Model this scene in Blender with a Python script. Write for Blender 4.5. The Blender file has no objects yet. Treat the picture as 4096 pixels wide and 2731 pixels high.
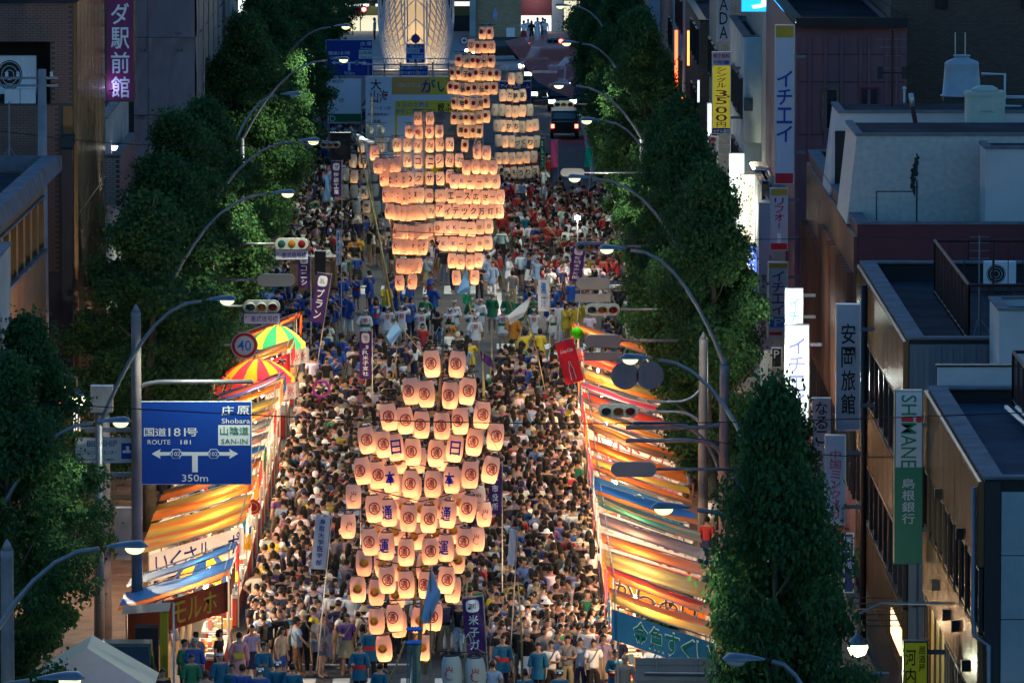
import bpy, bmesh, math, random
import numpy as np
from mathutils import Vector, Matrix, Euler, noise as mnoise
random.seed(7)
S = bpy.context.scene
COL = S.collection
PI = math.pi
# ------------------------------------------------------------------ camera, sky, exposure
F = 29000.0          # focal length in pixels of the 4096 px wide photograph
HC = 27.0            # height of the viewpoint over the street (m)
YAW = math.atan(113 / F)
PITCH = math.atan((1365.5 + 1380) / F)
cd = bpy.data.cameras.new('camera')
cam = bpy.data.objects.new('camera', cd); COL.objects.link(cam)
cam.location = (0, 0, HC)
cam.rotation_euler = Euler((PI / 2 - PITCH, 0, -YAW))
cd.sensor_width = 36.0; cd.lens = F / 4096 * 36.0
cd.clip_start = 1.0; cd.clip_end = 4000
S.camera = cam
W = bpy.data.worlds.new('World'); S.world = W; W.use_nodes = True
wn = W.node_tree.nodes; wl = W.node_tree.links
bg = wn['Background']; sky = wn.new('ShaderNodeTexSky')
sky.sky_type = 'NISHITA'; sky.sun_disc = False
sky.sun_elevation = math.radians(5.5); sky.sun_rotation = math.radians(0)
sky.air_density = 1.2; sky.dust_density = 0.6; sky.ozone_density = 5.0
wl.new(sky.outputs[0], bg.inputs[0]); bg.inputs[1].default_value = 0.15
S.view_settings.view_transform = 'Standard'; S.view_settings.look = 'None'
S.view_settings.exposure = 1.3; S.view_settings.gamma = 1.0
S.cycles.use_denoising = True
S.cycles.max_bounces = 4; S.cycles.diffuse_bounces = 2; S.cycles.glossy_bounces = 2
S.cycles.transmission_bounces = 4; S.cycles.transparent_max_bounces = 6
S.cycles.sample_clamp_indirect = 3.0
S.cycles.use_light_tree = True
S.cycles.caustics_reflective = False; S.cycles.caustics_refractive = False

RCAM = cam.rotation_euler.to_matrix()
def ray(px, py):
    return RCAM @ Vector((px - 2048, 1365.5 - py, -F))
def at_y(px, py, Y):
    d = ray(px, py); return Vector((0, 0, HC)) + d * (Y / d.y)
def at_z(px, py, Z):
    d = ray(px, py); return Vector((0, 0, HC)) + d * ((Z - HC) / d.z)
def at_x(px, py, X):
    d = ray(px, py); return Vector((0, 0, HC)) + d * (X / d.x)

# ------------------------------------------------------------------ materials
MATS = {}
def mat(name, col, rough=0.7, metal=0.0, emit=0.0, ecol=None, trans=0.0, noise=0.0, nscale=3.0, bump=0.0, bscale=20.0,
        kind=None, col2=None, p=1.0, objcol=False, spec=0.3, alpha=1.0, stretch=(1, 1, 1)):
    if name in MATS: return MATS[name]
    m = bpy.data.materials.new(name); m.use_nodes = True; MATS[name] = m
    nt = m.node_tree; N = nt.nodes; L = nt.links
    b = N['Principled BSDF']; out = N['Material Output']
    b.inputs['Roughness'].default_value = rough; b.inputs['Metallic'].default_value = metal
    b.inputs['Specular IOR Level'].default_value = spec
    c4 = (*col, 1)
    b.inputs['Base Color'].default_value = c4
    src = None
    tc = N.new('ShaderNodeTexCoord')
    mp = N.new('ShaderNodeMapping'); L.new(tc.outputs['Object'], mp.inputs[0]); mp.inputs['Scale'].default_value = stretch
    co = mp.outputs[0]
    if kind == 'stripes_y' or kind == 'stripes_x' or kind == 'stripes_z':
        sx = N.new('ShaderNodeSeparateXYZ'); L.new(co, sx.inputs[0])
        md = N.new('ShaderNodeMath'); md.operation = 'MULTIPLY'; md.inputs[1].default_value = p
        L.new(sx.outputs[{'x': 0, 'y': 1, 'z': 2}[kind[-1]]], md.inputs[0])
        fr = N.new('ShaderNodeMath'); fr.operation = 'FRACT'; L.new(md.outputs[0], fr.inputs[0])
        cr = N.new('ShaderNodeValToRGB'); cr.color_ramp.interpolation = 'CONSTANT'
        cols = [col] + list(col2)
        el = cr.color_ramp.elements
        el[0].color = (*cols[0], 1); el[1].position = 1 / len(cols); el[1].color = (*cols[1], 1)
        for i in range(2, len(cols)):
            e = el.new(i / len(cols)); e.color = (*cols[i], 1)
        L.new(fr.outputs[0], cr.inputs[0]); src = cr.outputs[0]
    elif kind == 'brick':
        bk = N.new('ShaderNodeTexBrick'); bk.inputs['Color1'].default_value = c4
        bk.inputs['Color2'].default_value = (*[x * 0.75 for x in col], 1); bk.inputs['Mortar'].default_value = (*col2[0], 1)
        bk.inputs['Scale'].default_value = p; bk.inputs['Brick Width'].default_value = 0.23; bk.inputs['Row Height'].default_value = 0.08
        bk.inputs['Mortar Size'].default_value = 0.008
        sx = N.new('ShaderNodeSeparateXYZ'); L.new(co, sx.inputs[0])
        ad = N.new('ShaderNodeMath'); L.new(sx.outputs[0], ad.inputs[0]); L.new(sx.outputs[1], ad.inputs[1])
        cb = N.new('ShaderNodeCombineXYZ'); L.new(ad.outputs[0], cb.inputs[0]); L.new(sx.outputs[2], cb.inputs[1])
        L.new(cb.outputs[0], bk.inputs[0]); src = bk.outputs[0]
        bp = N.new('ShaderNodeBump'); bp.inputs['Strength'].default_value = 0.6; bp.inputs['Distance'].default_value = 0.01; bp.invert = True
        L.new(bk.outputs['Fac'], bp.inputs['Height']); L.new(bp.outputs[0], b.inputs['Normal'])
    elif kind == 'island':
        gi = N.new('ShaderNodeNewGeometry'); cr = N.new('ShaderNodeValToRGB')
        el = cr.color_ramp.elements; el[0].color = c4; el[1].color = (*col2[-1], 1)
        for i, c in enumerate(col2[:-1]):
            e = el.new((i + 1) / len(col2)); e.color = (*c, 1)
        L.new(gi.outputs['Random Per Island'], cr.inputs[0]); src = cr.outputs[0]
    if objcol:
        oi = N.new('ShaderNodeObjectInfo'); src = oi.outputs['Color']
    if noise > 0:
        nz = N.new('ShaderNodeTexNoise'); nz.inputs['Scale'].default_value = nscale; nz.inputs['Detail'].default_value = 5
        L.new(co, nz.inputs[0])
        mr = N.new('ShaderNodeMapRange'); mr.inputs[1].default_value = 0.3; mr.inputs[2].default_value = 0.7
        mr.inputs[3].default_value = 1 - noise; mr.inputs[4].default_value = 1 + noise * 0.6
        L.new(nz.outputs[0], mr.inputs[0])
        mx = N.new('ShaderNodeVectorMath'); mx.operation = 'SCALE'
        if src is None:
            rgb = N.new('ShaderNodeRGB'); rgb.outputs[0].default_value = c4; src = rgb.outputs[0]
        L.new(src, mx.inputs[0]); L.new(mr.outputs[0], mx.inputs['Scale']); src = mx.outputs[0]
    if src is not None: L.new(src, b.inputs['Base Color'])
    if bump > 0 and kind != 'brick':
        nb = N.new('ShaderNodeTexNoise'); nb.inputs['Scale'].default_value = bscale; nb.inputs['Detail'].default_value = 4
        L.new(co, nb.inputs[0]); bp = N.new('ShaderNodeBump'); bp.inputs['Strength'].default_value = bump
        bp.inputs['Distance'].default_value = 0.05; L.new(nb.outputs[0], bp.inputs['Height']); L.new(bp.outputs[0], b.inputs['Normal'])
    if emit > 0:
        b.inputs['Emission Strength'].default_value = emit
        b.inputs['Emission Color'].default_value = (*(ecol or col), 1)
        if ecol is None and src is not None: L.new(src, b.inputs['Emission Color'])
    if trans > 0:
        tr = N.new('ShaderNodeBsdfTranslucent'); mxs = N.new('ShaderNodeMixShader'); mxs.inputs[0].default_value = trans
        tr.inputs[0].default_value = c4
        if src is not None: L.new(src, tr.inputs[0])
        L.new(b.outputs[0], mxs.inputs[1]); L.new(tr.outputs[0], mxs.inputs[2]); L.new(mxs.outputs[0], out.inputs[0])
        if alpha < 1:
            tp = N.new('ShaderNodeBsdfTransparent'); m2 = N.new('ShaderNodeMixShader'); m2.inputs[0].default_value = alpha
            L.new(tp.outputs[0], m2.inputs[1]); L.new(mxs.outputs[0], m2.inputs[2]); L.new(m2.outputs[0], out.inputs[0])
    elif alpha < 1:
        b.inputs['Alpha'].default_value = alpha
    return m
def M(name): return MATS[name]

mat('asphalt', (0.055, 0.055, 0.06), 0.85, noise=0.25, nscale=0.8, bump=0.3, bscale=30)
mat('road_paint', (0.62, 0.62, 0.60), 0.7, noise=0.25, nscale=3)
mat('sidewalk_tile', (0.20, 0.12, 0.08), 0.8, noise=0.3, nscale=2.0)
mat('kerb_stone', (0.28, 0.27, 0.26), 0.8, noise=0.2)
mat('lamp_metal', (0.20, 0.21, 0.24), 0.45, 0.55, noise=0.2, nscale=4)
mat('pole_metal', (0.28, 0.25, 0.26), 0.55, 0.3, noise=0.25, nscale=2)
mat('dark_metal', (0.03, 0.03, 0.035), 0.5, 0.4)
mat('rust_metal', (0.05, 0.015, 0.015), 0.7, noise=0.3)
mat('lamp_glass', (1, 1, 1), 0.4, emit=0.62, ecol=(1.0, 1.0, 0.46))
mat('black', (0.012, 0.012, 0.014), 0.6)
mat('white_paint', (0.62, 0.62, 0.64), 0.6, noise=0.1)
mat('glass_dark', (0.012, 0.016, 0.022), 0.08, spec=0.6)
mat('aluminium', (0.42, 0.43, 0.45), 0.4, 0.7)
mat('bamboo', (0.30, 0.24, 0.11), 0.5, noise=0.3, nscale=3)
mat('rope', (0.42, 0.30, 0.14), 0.8)
mat('text_white', (0.72, 0.74, 0.74), 0.6)
mat('text_blue', (0.012, 0.03, 0.24), 0.6)
mat('text_black', (0.012, 0.012, 0.015), 0.6)
mat('text_red', (0.50, 0.015, 0.02), 0.6)
mat('text_green', (0.0, 0.16, 0.08), 0.6)
mat('cloth', (0.5, 0.5, 0.5), 0.85, objcol=True, noise=0.12, nscale=9, bump=0.25, bscale=14)
mat('hair', (0.012, 0.009, 0.008), 0.45, objcol=True)
mat('skin', (0.34, 0.21, 0.155), 0.55)

# ------------------------------------------------------------------ mesh helpers
class MB:
    def __init__(s): s.v = []; s.f = []; s.m = []; s.mats = []
    def mi(s, m):
        if m not in s.mats: s.mats.append(m)
        return s.mats.index(m)
    def add(s, vs, fs, m='white_paint'):
        o = len(s.v); s.v.extend([tuple(v) for v in vs]); k = s.mi(m)
        for f in fs: s.f.append([o + i for i in f]); s.m.append(k)
        return s
    def box(s, a, b, m='white_paint'):
        x0, y0, z0 = a; x1, y1, z1 = b
        if x0 > x1: x0, x1 = x1, x0
        if y0 > y1: y0, y1 = y1, y0
        if z0 > z1: z0, z1 = z1, z0
        return s.add([(x0, y0, z0), (x1, y0, z0), (x1, y1, z0), (x0, y1, z0), (x0, y0, z1), (x1, y0, z1), (x1, y1, z1), (x0, y1, z1)],
                     [(0, 3, 2, 1), (4, 5, 6, 7), (0, 1, 5, 4), (1, 2, 6, 5), (2, 3, 7, 6), (3, 0, 4, 7)], m)
    def hexa(s, bot, top, m='white_paint'):
        n = len(bot)
        return s.add(list(bot) + list(top), [tuple(reversed(range(n))), tuple(range(n, 2 * n))] + [(i, (i + 1) % n, n + (i + 1) % n, n + i) for i in range(n)], m)
    def tube(s, pts, r, n=8, m='white_paint', cap=True):
        pts = [Vector(p) for p in pts]; rs = r if isinstance(r, (list, tuple)) else [r] * len(pts)
        vs = []; fs = []
        up = Vector((0, 0, 1)); prev = None
        for i, p in enumerate(pts):
            d = (pts[min(i + 1, len(pts) - 1)] - pts[max(i - 1, 0)]).normalized()
            if prev is None:
                a = d.cross(up) if abs(d.z) < 0.95 else d.cross(Vector((1, 0, 0)))
            else:
                a = prev - d * prev.dot(d)
            a.normalize(); prev = a; b = d.cross(a)
            for k in range(n):
                t = 2 * PI * k / n; vs.append(p + (a * math.cos(t) + b * math.sin(t)) * rs[i])
        for i in range(len(pts) - 1):
            for k in range(n):
                fs.append((i * n + k, i * n + (k + 1) % n, (i + 1) * n + (k + 1) % n, (i + 1) * n + k))
        if cap: fs.append(tuple(reversed(range(n)))); fs.append(tuple(range(len(vs) - n, len(vs))))
        return s.add(vs, fs, m)
    def lathe(s, prof, n=16, c=(0, 0, 0), m='white_paint', cap=True, a0=0, a1=2 * PI):
        vs = []; fs = []; full = abs(a1 - a0 - 2 * PI) < 1e-6; nn = n if full else n + 1
        for r, z in prof:
            for k in range(nn):
                t = a0 + (a1 - a0) * k / n; vs.append((c[0] + r * math.cos(t), c[1] + r * math.sin(t), c[2] + z))
        for i in range(len(prof) - 1):
            for k in range(n):
                k2 = (k + 1) % nn
                fs.append((i * nn + k, i * nn + k2, (i + 1) * nn + k2, (i + 1) * nn + k))
        if cap and full:
            fs.append(tuple(reversed(range(n)))); fs.append(tuple(range(len(vs) - n, len(vs))))
        return s.add(vs, fs, m)
    def quad(s, a, b, c, d, m='white_paint'): return s.add([a, b, c, d], [(0, 1, 2, 3)], m)
    def poly(s, pts, m='white_paint'): return s.add(pts, [tuple(range(len(pts)))], m)
    def grid(s, fn, nu, nv, m='white_paint'):
        vs = [fn(i / nu, j / nv) for j in range(nv + 1) for i in range(nu + 1)]
        fs = [(j * (nu + 1) + i, j * (nu + 1) + i + 1, (j + 1) * (nu + 1) + i + 1, (j + 1) * (nu + 1) + i) for j in range(nv) for i in range(nu)]
        return s.add(vs, fs, m)
    def text(s, t, c, w=None, h=None, m='text_black', R=Vector((1, 0, 0)), U=Vector((0, 0, 1)), warp=None, slant=0.0):
        if t == 'ー' and h: h *= .16
        vs, fs, tw, th = glyphs(t, warp is not None)
        if not fs: return s
        sx = sy = 1
        if w and h: sx, sy = w / tw, h / th
        elif w: sx = sy = w / tw
        else: sx = sy = h / th
        c = Vector(c); out = []
        for x, y in vs:
            x = x + slant * y; x *= sx; y *= sy
            if warp: out.append(warp(x, y, c))
            else: out.append(c + R * x + U * y)
        return s.add(out, fs, m)
    def mesh(s, name, smooth=False):
        me = bpy.data.meshes.new(name); me.from_pydata(s.v, [], s.f)
        for x in s.mats: me.materials.append(MATS[x])
        me.polygons.foreach_set('material_index', s.m)
        if smooth: me.polygons.foreach_set('use_smooth', [True] * len(me.polygons))
        me.update(); return me
    def build(s, name, parent=None, smooth=False, loc=None, rot=None, **kw):
        o = bpy.data.objects.new(name, s.mesh(name, smooth)); COL.objects.link(o)
        if parent: o.parent = parent
        if loc is not None: o.location = loc
        if rot is not None: o.rotation_euler = rot
        for k, v in kw.items(): o[k] = v
        return o
GL = {}
def glyphs(t, fine=False):
    if (t, fine) in GL: return GL[(t, fine)]
    c = bpy.data.curves.new('t', 'FONT'); c.body = t; c.resolution_u = 2; c.align_x = 'CENTER'; c.offset = (0.020 if fine else 0.011) if any(ord(q) > 0x2000 for q in t) else 0.004
    o = bpy.data.objects.new('t', c); me = o.to_mesh()
    vs = [(v.co.x, v.co.y) for v in me.vertices]; fs = [tuple(p.vertices) for p in me.polygons]
    o.to_mesh_clear(); bpy.data.objects.remove(o); bpy.data.curves.remove(c)
    if vs:
        xs = [v[0] for v in vs]; ys = [v[1] for v in vs]
        cx, cy = (min(xs) + max(xs)) / 2, (min(ys) + max(ys)) / 2
        tw, th = max(xs) - min(xs) + 1e-6, max(ys) - min(ys) + 1e-6
        vs = [(x - cx, y - cy) for x, y in vs]
    else: tw = th = 1
    if fine and vs:
        bm = bmesh.new(); bv = [bm.verts.new((x, y, 0)) for x, y in vs]
        for f in fs:
            try: bm.faces.new([bv[i] for i in f])
            except ValueError: pass
        for k in range(1, 9):
            g = bm.verts[:] + bm.edges[:] + bm.faces[:]
            bmesh.ops.bisect_plane(bm, geom=g, dist=1e-6, plane_co=(-tw / 2 + tw * k / 9, 0, 0), plane_no=(1, 0, 0))
        for k in range(1, 4):
            g = bm.verts[:] + bm.edges[:] + bm.faces[:]
            bmesh.ops.bisect_plane(bm, geom=g, dist=1e-6, plane_co=(0, -th / 2 + th * k / 4, 0), plane_no=(0, 1, 0))
        bm.verts.index_update(); vs = [(v.co.x, v.co.y) for v in bm.verts]; fs = [tuple(v.index for v in f.verts) for f in bm.faces]; bm.free()
    GL[(t, fine)] = (vs, fs, tw, th); return GL[(t, fine)]

LABELS = set()
def tag(o, label, cat, group=None, kind=None):
    if label: o['label'] = label
    if cat: o['category'] = cat
    if group: o['group'] = group
    if kind: o['kind'] = kind
    return o
def thing(name, label, cat, loc=(0, 0, 0), rz=0, group=None):
    o = bpy.data.objects.new(name, None); COL.objects.link(o); o.location = loc; o.rotation_euler = (0, 0, rz)
    o.empty_display_size = 0.2
    return tag(o, label, cat, group)
def inst(name, me, parent=None, loc=(0, 0, 0), rz=0, col=None, rot=None, sc=None):
    o = bpy.data.objects.new(name, me); COL.objects.link(o)
    if parent: o.parent = parent
    o.location = loc; o.rotation_euler = rot if rot else (0, 0, rz)
    if sc: o.scale = (sc, sc, sc) if isinstance(sc, (int, float)) else sc
    if col: o.color = (*col, 1)
    return o
def plight(name, parent, loc, power, col, rad=0.05):
    key = ('L', power, col, rad)
    if key not in GL:
        l = bpy.data.lights.new(name, 'POINT'); l.energy = power; l.color = col; l.shadow_soft_size = rad; GL[key] = l
    o = bpy.data.objects.new(name, GL[key]); COL.objects.link(o); o.location = loc
    if parent: o.parent = parent
    return o
def slight(name, parent, loc, power, col, rad=0.12, ang=150, blend=.35):
    key = ('SP', power, col, rad, ang)
    if key not in GL:
        l = bpy.data.lights.new(name, 'SPOT'); l.energy = power; l.color = col; l.shadow_soft_size = rad; l.spot_size = math.radians(ang); l.spot_blend = blend; GL[key] = l
    o = bpy.data.objects.new(name, GL[key]); COL.objects.link(o); o.location = loc
    if parent: o.parent = parent
    return o
def struct(name, mb, **kw):
    o = mb.build(name, **kw); o['kind'] = 'structure'; return o

# ------------------------------------------------------------------ ground, road, pavements
KL, KR = -9.4, 5.7            # kerb lines
struct('ground', MB().quad((-600, -100, 0), (600, -100, 0), (600, 2500, 0), (-600, 2500, 0), 'asphalt'))
struct('road', MB().quad((KL, 60, 0.004), (KR, 60, 0.004), (KR, 470, 0.004), (KL, 470, 0.004), 'asphalt'))
XA, XB = 272, 306             # cross street
for (x0, x1) in ((-14.2, KL), (KR, 10.4)):
    for (y0, y1) in ((60, XA), (XB, 470)):
        struct('pavement', MB().box((x0, y0, 0), (x1, y1, 0.12), 'sidewalk_tile'))
        kx = x1 if x0 < 0 else x0
        struct('kerb', MB().box((kx - 0.1, y0 - 0.02, 0), (kx + 0.1, y1 + 0.02, 0.126), 'kerb_stone'))
struct('station_forecourt', MB().box((-60, 471, 0), (60, 640, 0.10), 'kerb_stone'))
def paint(x0, x1, y0, y1):
    struct('road_marking', MB().quad((x0, y0, 0.009), (x1, y0, 0.009), (x1, y1, 0.009), (x0, y1, 0.009), 'road_paint'))
for y in range(100, 200, 10):
    paint(-1.95, -1.8, y, y + 5)
for y in range(318, 420, 10):
    paint(-1.0, -0.82, y, y + 5); paint(1.7, 1.88, y, y + 5)
paint(0.55, 0.75, 296, 312)
for i in range(17):
    x = KL + 0.5 + i * 0.9
    paint(x, x + 0.45, 268, 272); paint(x, x + 0.45, 306.5, 310.5)
for i in range(9):
    paint(-7.6 + i * 0.9, -7.15 + i * 0.9, 186.5, 190.5)
paint(KL, KR, 184.8, 185.15); paint(-7.5, -2, 193, 193.3)
for i in range(8): paint(-8 + i * 1.7, -7.2 + i * 1.7, 282, 284.2)
# ------------------------------------------------------------------ trees
mat('leaf', (0.030, 0.085, 0.040), 0.75, spec=0.08, trans=0.4, kind='island', col2=[(0.045, 0.115, 0.045), (0.065, 0.145, 0.048), (0.10, 0.18, 0.045)])
mat('bark', (0.10, 0.085, 0.065), 0.9, noise=0.4, nscale=4, bump=0.6, bscale=12)
def crown_mesh(seed, H=8.6, R=2.35, n=52000):
    r = np.random.RandomState(seed)
    def rad(t):   # narrow column, broadest a third of the way up
        return R * (0.50 + 0.62 * np.sin(np.clip(t * 1.25 + 0.28, 0, PI) * 0.95)) * np.clip((1.0 - t) * 1.9, 0, 1) ** 0.75
    cl = []
    for i in range(125):
        t = r.rand() ** 0.9; a = r.rand() * 2 * PI; q = (0.40 + 0.78 * r.rand()) * rad(t)
        cl.append((q * math.cos(a), q * math.sin(a), t * H, 0.38 + 0.34 * r.rand()))
    for t in (0.97, 1.0, 0.92, 0.86): cl.append((r.randn() * .15, r.randn() * .15, t * H, 0.35))
    cl = np.array(cl); k = r.randint(0, len(cl), n)
    d = r.randn(n, 3); d /= np.linalg.norm(d, axis=1)[:, None]
    rr = (r.rand(n) ** 0.45)[:, None] * cl[k, 3][:, None] * np.array([1.15, 1.15, 0.8])
    # stray tufts
    stray = r.rand(n) < 0.10
    rr[stray] *= 1.5
    c = cl[k, :3] + d * rr
    s = 0.036 + 0.036 * r.rand(n)
    nrm = d * 0.7 + r.randn(n, 3) * 0.6 + np.array([0, 0, .25]); nrm /= np.linalg.norm(nrm, axis=1)[:, None]
    a = np.cross(nrm, r.randn(n, 3)); a /= np.linalg.norm(a, axis=1)[:, None]; b = np.cross(nrm, a)
    a *= s[:, None] * 1.25; b *= s[:, None]
    bend = nrm * (s * 0.35)[:, None]
    V = np.stack([c - a, c - b * 0.9 + bend, c + a * 1.0, c + b * 0.9 + bend], 1).reshape(-1, 3)
    me = bpy.data.meshes.new('crown')
    me.vertices.add(4 * n); me.vertices.foreach_set('co', V.ravel())
    me.loops.add(4 * n); me.loops.foreach_set('vertex_index', np.arange(4 * n))
    me.polygons.add(n); me.polygons.foreach_set('loop_start', np.arange(n) * 4); me.polygons.foreach_set('loop_total', np.full(n, 4))
    me.materials.append(M('leaf')); me.update(); me.validate(); return me
CROWNS = [crown_mesh(3), crown_mesh(11, 8.9, 2.2), crown_mesh(29, 8.3, 2.5)]
def trunk_mesh(seed):
    r = random.Random(seed); mb = MB()
    pts = [(0, 0, 0), (0.03, 0, 1.2), (r.uniform(-.1, .1), r.uniform(-.1, .1), 3.5), (r.uniform(-.15, .15), 0, 6.5), (0, 0, 10.2)]
    mb.tube(pts, [0.24, 0.19, 0.16, 0.10, 0.03], 9, 'bark')
    return mb
LIMBS = []
for s in range(3):
    r = random.Random(s + 50); mb = MB()
    for i in range(12):
        z = 2.6 + i * 0.62; a = i * 2.4 + r.random(); L = 1.9 - i * 0.09
        mb.tube([(0, 0, z), (L * .45 * math.cos(a), L * .45 * math.sin(a), z + .5), (L * math.cos(a), L * math.sin(a), z + 1.3)], [0.06, 0.04, 0.012], 5, 'bark')
    LIMBS.append((trunk_mesh(s).mesh('trunk', True), mb.mesh('limbs', True)))
def tree(x, y, label, i, sc=1.0, top=None):
    t = thing('ginkgo_tree', label, 'tree', (x, y, 0.1), i * 1.7, 'ginkgo trees along the street')
    inst('trunk', LIMBS[i % 3][0], t); inst('limbs', LIMBS[i % 3][1], t)
    c = inst('crown', CROWNS[i % 3], t, (0, 0, 1.5 if y < 190 else 2.0), sc=((.68, .68, 1.2) if y < 150 else (.85, .85, 1.05)) if y < 190 else ((.76, .76, 1) if x > 0 else (.95, .95, 1)))
    t.scale = (sc, sc, sc); return t
lt = [(-11.8, 186, 0.92), (-11.5, 174, 0.9), (-10.3, 222, 0.99), (-10.35, 233, 1.0), (-10.4, 245, 1.02), (-10.3, 257, 0.97), (-10.3, 266, .98),
      (-10.3, 310, 1.03), (-10.4, 322, 1.0), (-10.3, 334, 1.05), (-10.3, 347, 0.98), (-10.3, 361, 1.04), (-10.5, 377, 1.0), (-10.4, 395, 1.06), (-10.5, 415, 1.05), (-10.2, 440, 1.1)]
rt = [(5.8, 143, 1.0), (6.75, 152, 0.76), (7.7, 188, 0.72), (7.0, 222, 1.0), (6.9, 233, 0.96), (6.9, 245, 1.02), (6.9, 258, 1.0), (6.9, 268, 0.97),
      (6.9, 310, 1.03), (6.9, 321, 1.0), (6.9, 333, 1.0), (6.8, 346, 1.05), (6.9, 360, 1.0), (6.9, 376, 1.04), (6.8, 394, 1.0), (7.1, 414, 1.08), (7.1, 440, 1.1)]
ORD = ['first', 'second', 'third', 'fourth', 'fifth', 'sixth', 'seventh', 'eighth', 'ninth', 'tenth', 'eleventh', 'twelfth', 'thirteenth', 'fourteenth', 'fifteenth', 'sixteenth', 'seventeenth', 'eighteenth']
for i, (x, y, s) in enumerate(lt):
    tree(x, y, f'dark green ginkgo, {ORD[sorted([q[1] for q in lt]).index(y)]} from the front in the row on the blue road sign side', i, s)
for i, (x, y, s) in enumerate(rt):
    tree(x, y, f'dark green ginkgo, {ORD[sorted([q[1] for q in rt]).index(y)]} from the front in the row before the lit shop signs', i + 1, s)

# ------------------------------------------------------------------ street lamps
LW = 470.0
LCOL = (0.95, 1.0, 0.72)
def lamp_head(mb_h, mb_g, c, side, sc=1.0):
    # side: +1 lamp reaches towards +x
    x, y, z = c
    prof = 10
    def shell(u, v):
        a = u * PI
        t = v; w = (0.06 + 0.22 * math.sin(min(1, t * 1.25) * PI / 2)) * (1 if t < .85 else max(0.05, (1 - t) / .15) ** .5)
        return (x + side * (-0.62 + 1.05 * t) * sc, y + w * math.cos(a) * sc, z + (0.02 + w * 0.62 * math.sin(a)) * sc + side * 0)
    mb_h.grid(shell, 10, 12, 'lamp_metal')
    def bowl(u, v):
        a = u * 2 * PI; q = math.sin(v * PI / 2)
        return (x + side * 0.10 * sc + 0.25 * q * math.cos(a) * sc, y + 0.19 * q * math.sin(a) * sc, z - 0.17 * math.cos(v * PI / 2) * sc)
    mb_g.grid(bowl, 14, 5, 'lamp_glass')
def street_lamp(px, py, side, label, lit=True, Z=10.0, poleX=None, poletop=None, top_z=None, Y=None, pw=1.0):
    c = at_z(px, py, Z) if Y is None else at_y(px, py, Y)
    Z = c.z
    bx = (-10.2 if side > 0 else 6.95) if poleX is None else poleX
    t = thing('street_lamp', label, 'street lamp', (bx, c.y, 0.1), 0, 'street lamps arching over the road')
    hx = c.x - bx
    mh, mg = MB(), MB(); lamp_head(mh, mg, (hx, 0, Z - 0.1), side, .76)
    mh.build('lamp_housing', t, smooth=True)
    g = mg.build('lamp_bowl', t, smooth=True)
    if not lit:
        g.data.materials[0] = mat('lamp_glass_off', (0.5, 0.52, 0.5), 0.3)
    # curved arm
    x1 = hx - side * 0.6
    pts = []
    for k in range(13):
        u = k / 12
        pts.append((x1 * (1 - math.cos(u * PI / 2)) ** 1.0 * 1.0, 0, (Z - 3.4) + 3.28 * math.sin(u * PI / 2)) if k else (0, 0, Z - 3.4))
    # ease so the outer part rises gently, as the real arms do
    pts = [(0, 0, Z - 3.5)] + [(x1 * u, 0, Z - 3.5 + 3.38 * (1 - (1 - u) ** 2.1)) for u in [0.02, .06, .12, .2, .3, .42, .55, .7, .85, 1.0]]
    MB().tube(pts, [0.07] * 3 + [0.055] * 4 + [0.045] * 4, 10, 'lamp_metal').build('arm', t, smooth=True)
    MB().tube([(0, 0, 0), (0, 0, Z - 3.4)], [0.13, 0.09], 12, 'lamp_metal').tube([(0, 0, 0), (0, 0, .35)], 0.19, 12, 'lamp_metal').build('pole', t, smooth=True)
    if lit: slight('lamp_light', t, (hx + side * .1, 0, Z - 0.36), LW * pw, LCOL, 0.2, 148)
    return t
for px, py, lab in [(523, 2190, 'lit street lamp on curved grey arm beside the stall tarps at the front'),
                    (897, 1202, 'lit street lamp on long curved arm beside the speed limit sign'),
                    (1141, 775, 'lit street lamp on curved arm just above the round crown edge of the row'),
                    (1245, 566, 'lit street lamp touching the signal beside the speaker truck'),
                    (1367, 240, 'lit street lamp in front of the far blue road sign'),
                    (1376, 108, 'lit street lamp above the far blue road sign')]:
    street_lamp(px, py, 1, lab, pw=.6 if px == 523 else (2.2 if py < 600 else 1.0))
street_lamp(470, 1689, 1, 'low lit street lamp on straight arm between the two blue and white road signs', Z=8.6, poleX=-12.2, pw=.25)
street_lamp(261, 2717, 1, 'lit street lamp at the bottom edge over the white tent', Z=10, pw=.5)
street_lamp(1170, 380, 1, 'unlit street lamp arm among the far crowns', lit=False, Z=10)
for px, py, lab in [(2670, 2034, 'lit street lamp over the goldfish banner stall tarps'),
                    (2534, 1437, 'lit street lamp just over the two round sign backs'),
                    (2438, 998, 'lit street lamp beside the signal at the crossing corner'),
                    (2308, 714, 'lit street lamp under the back of a small signal'),
                    (2355, 484, 'lit street lamp beside the dark truck'),
                    (2243, 343, 'lit street lamp among the queue of headlights'),
                    (2273, 174, 'lit street lamp near the red signal'),
                    (2247, 26, 'lit street lamp at the station corner')]:
    street_lamp(px, py, -1, lab, pw=.6 if px == 2670 else (2.2 if py < 600 else 1.0))
street_lamp(2960, 2640, -1, 'street lamp with its head hidden by the front ginkgo', Z=8.2, lit=False, poleX=6.9)

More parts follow.
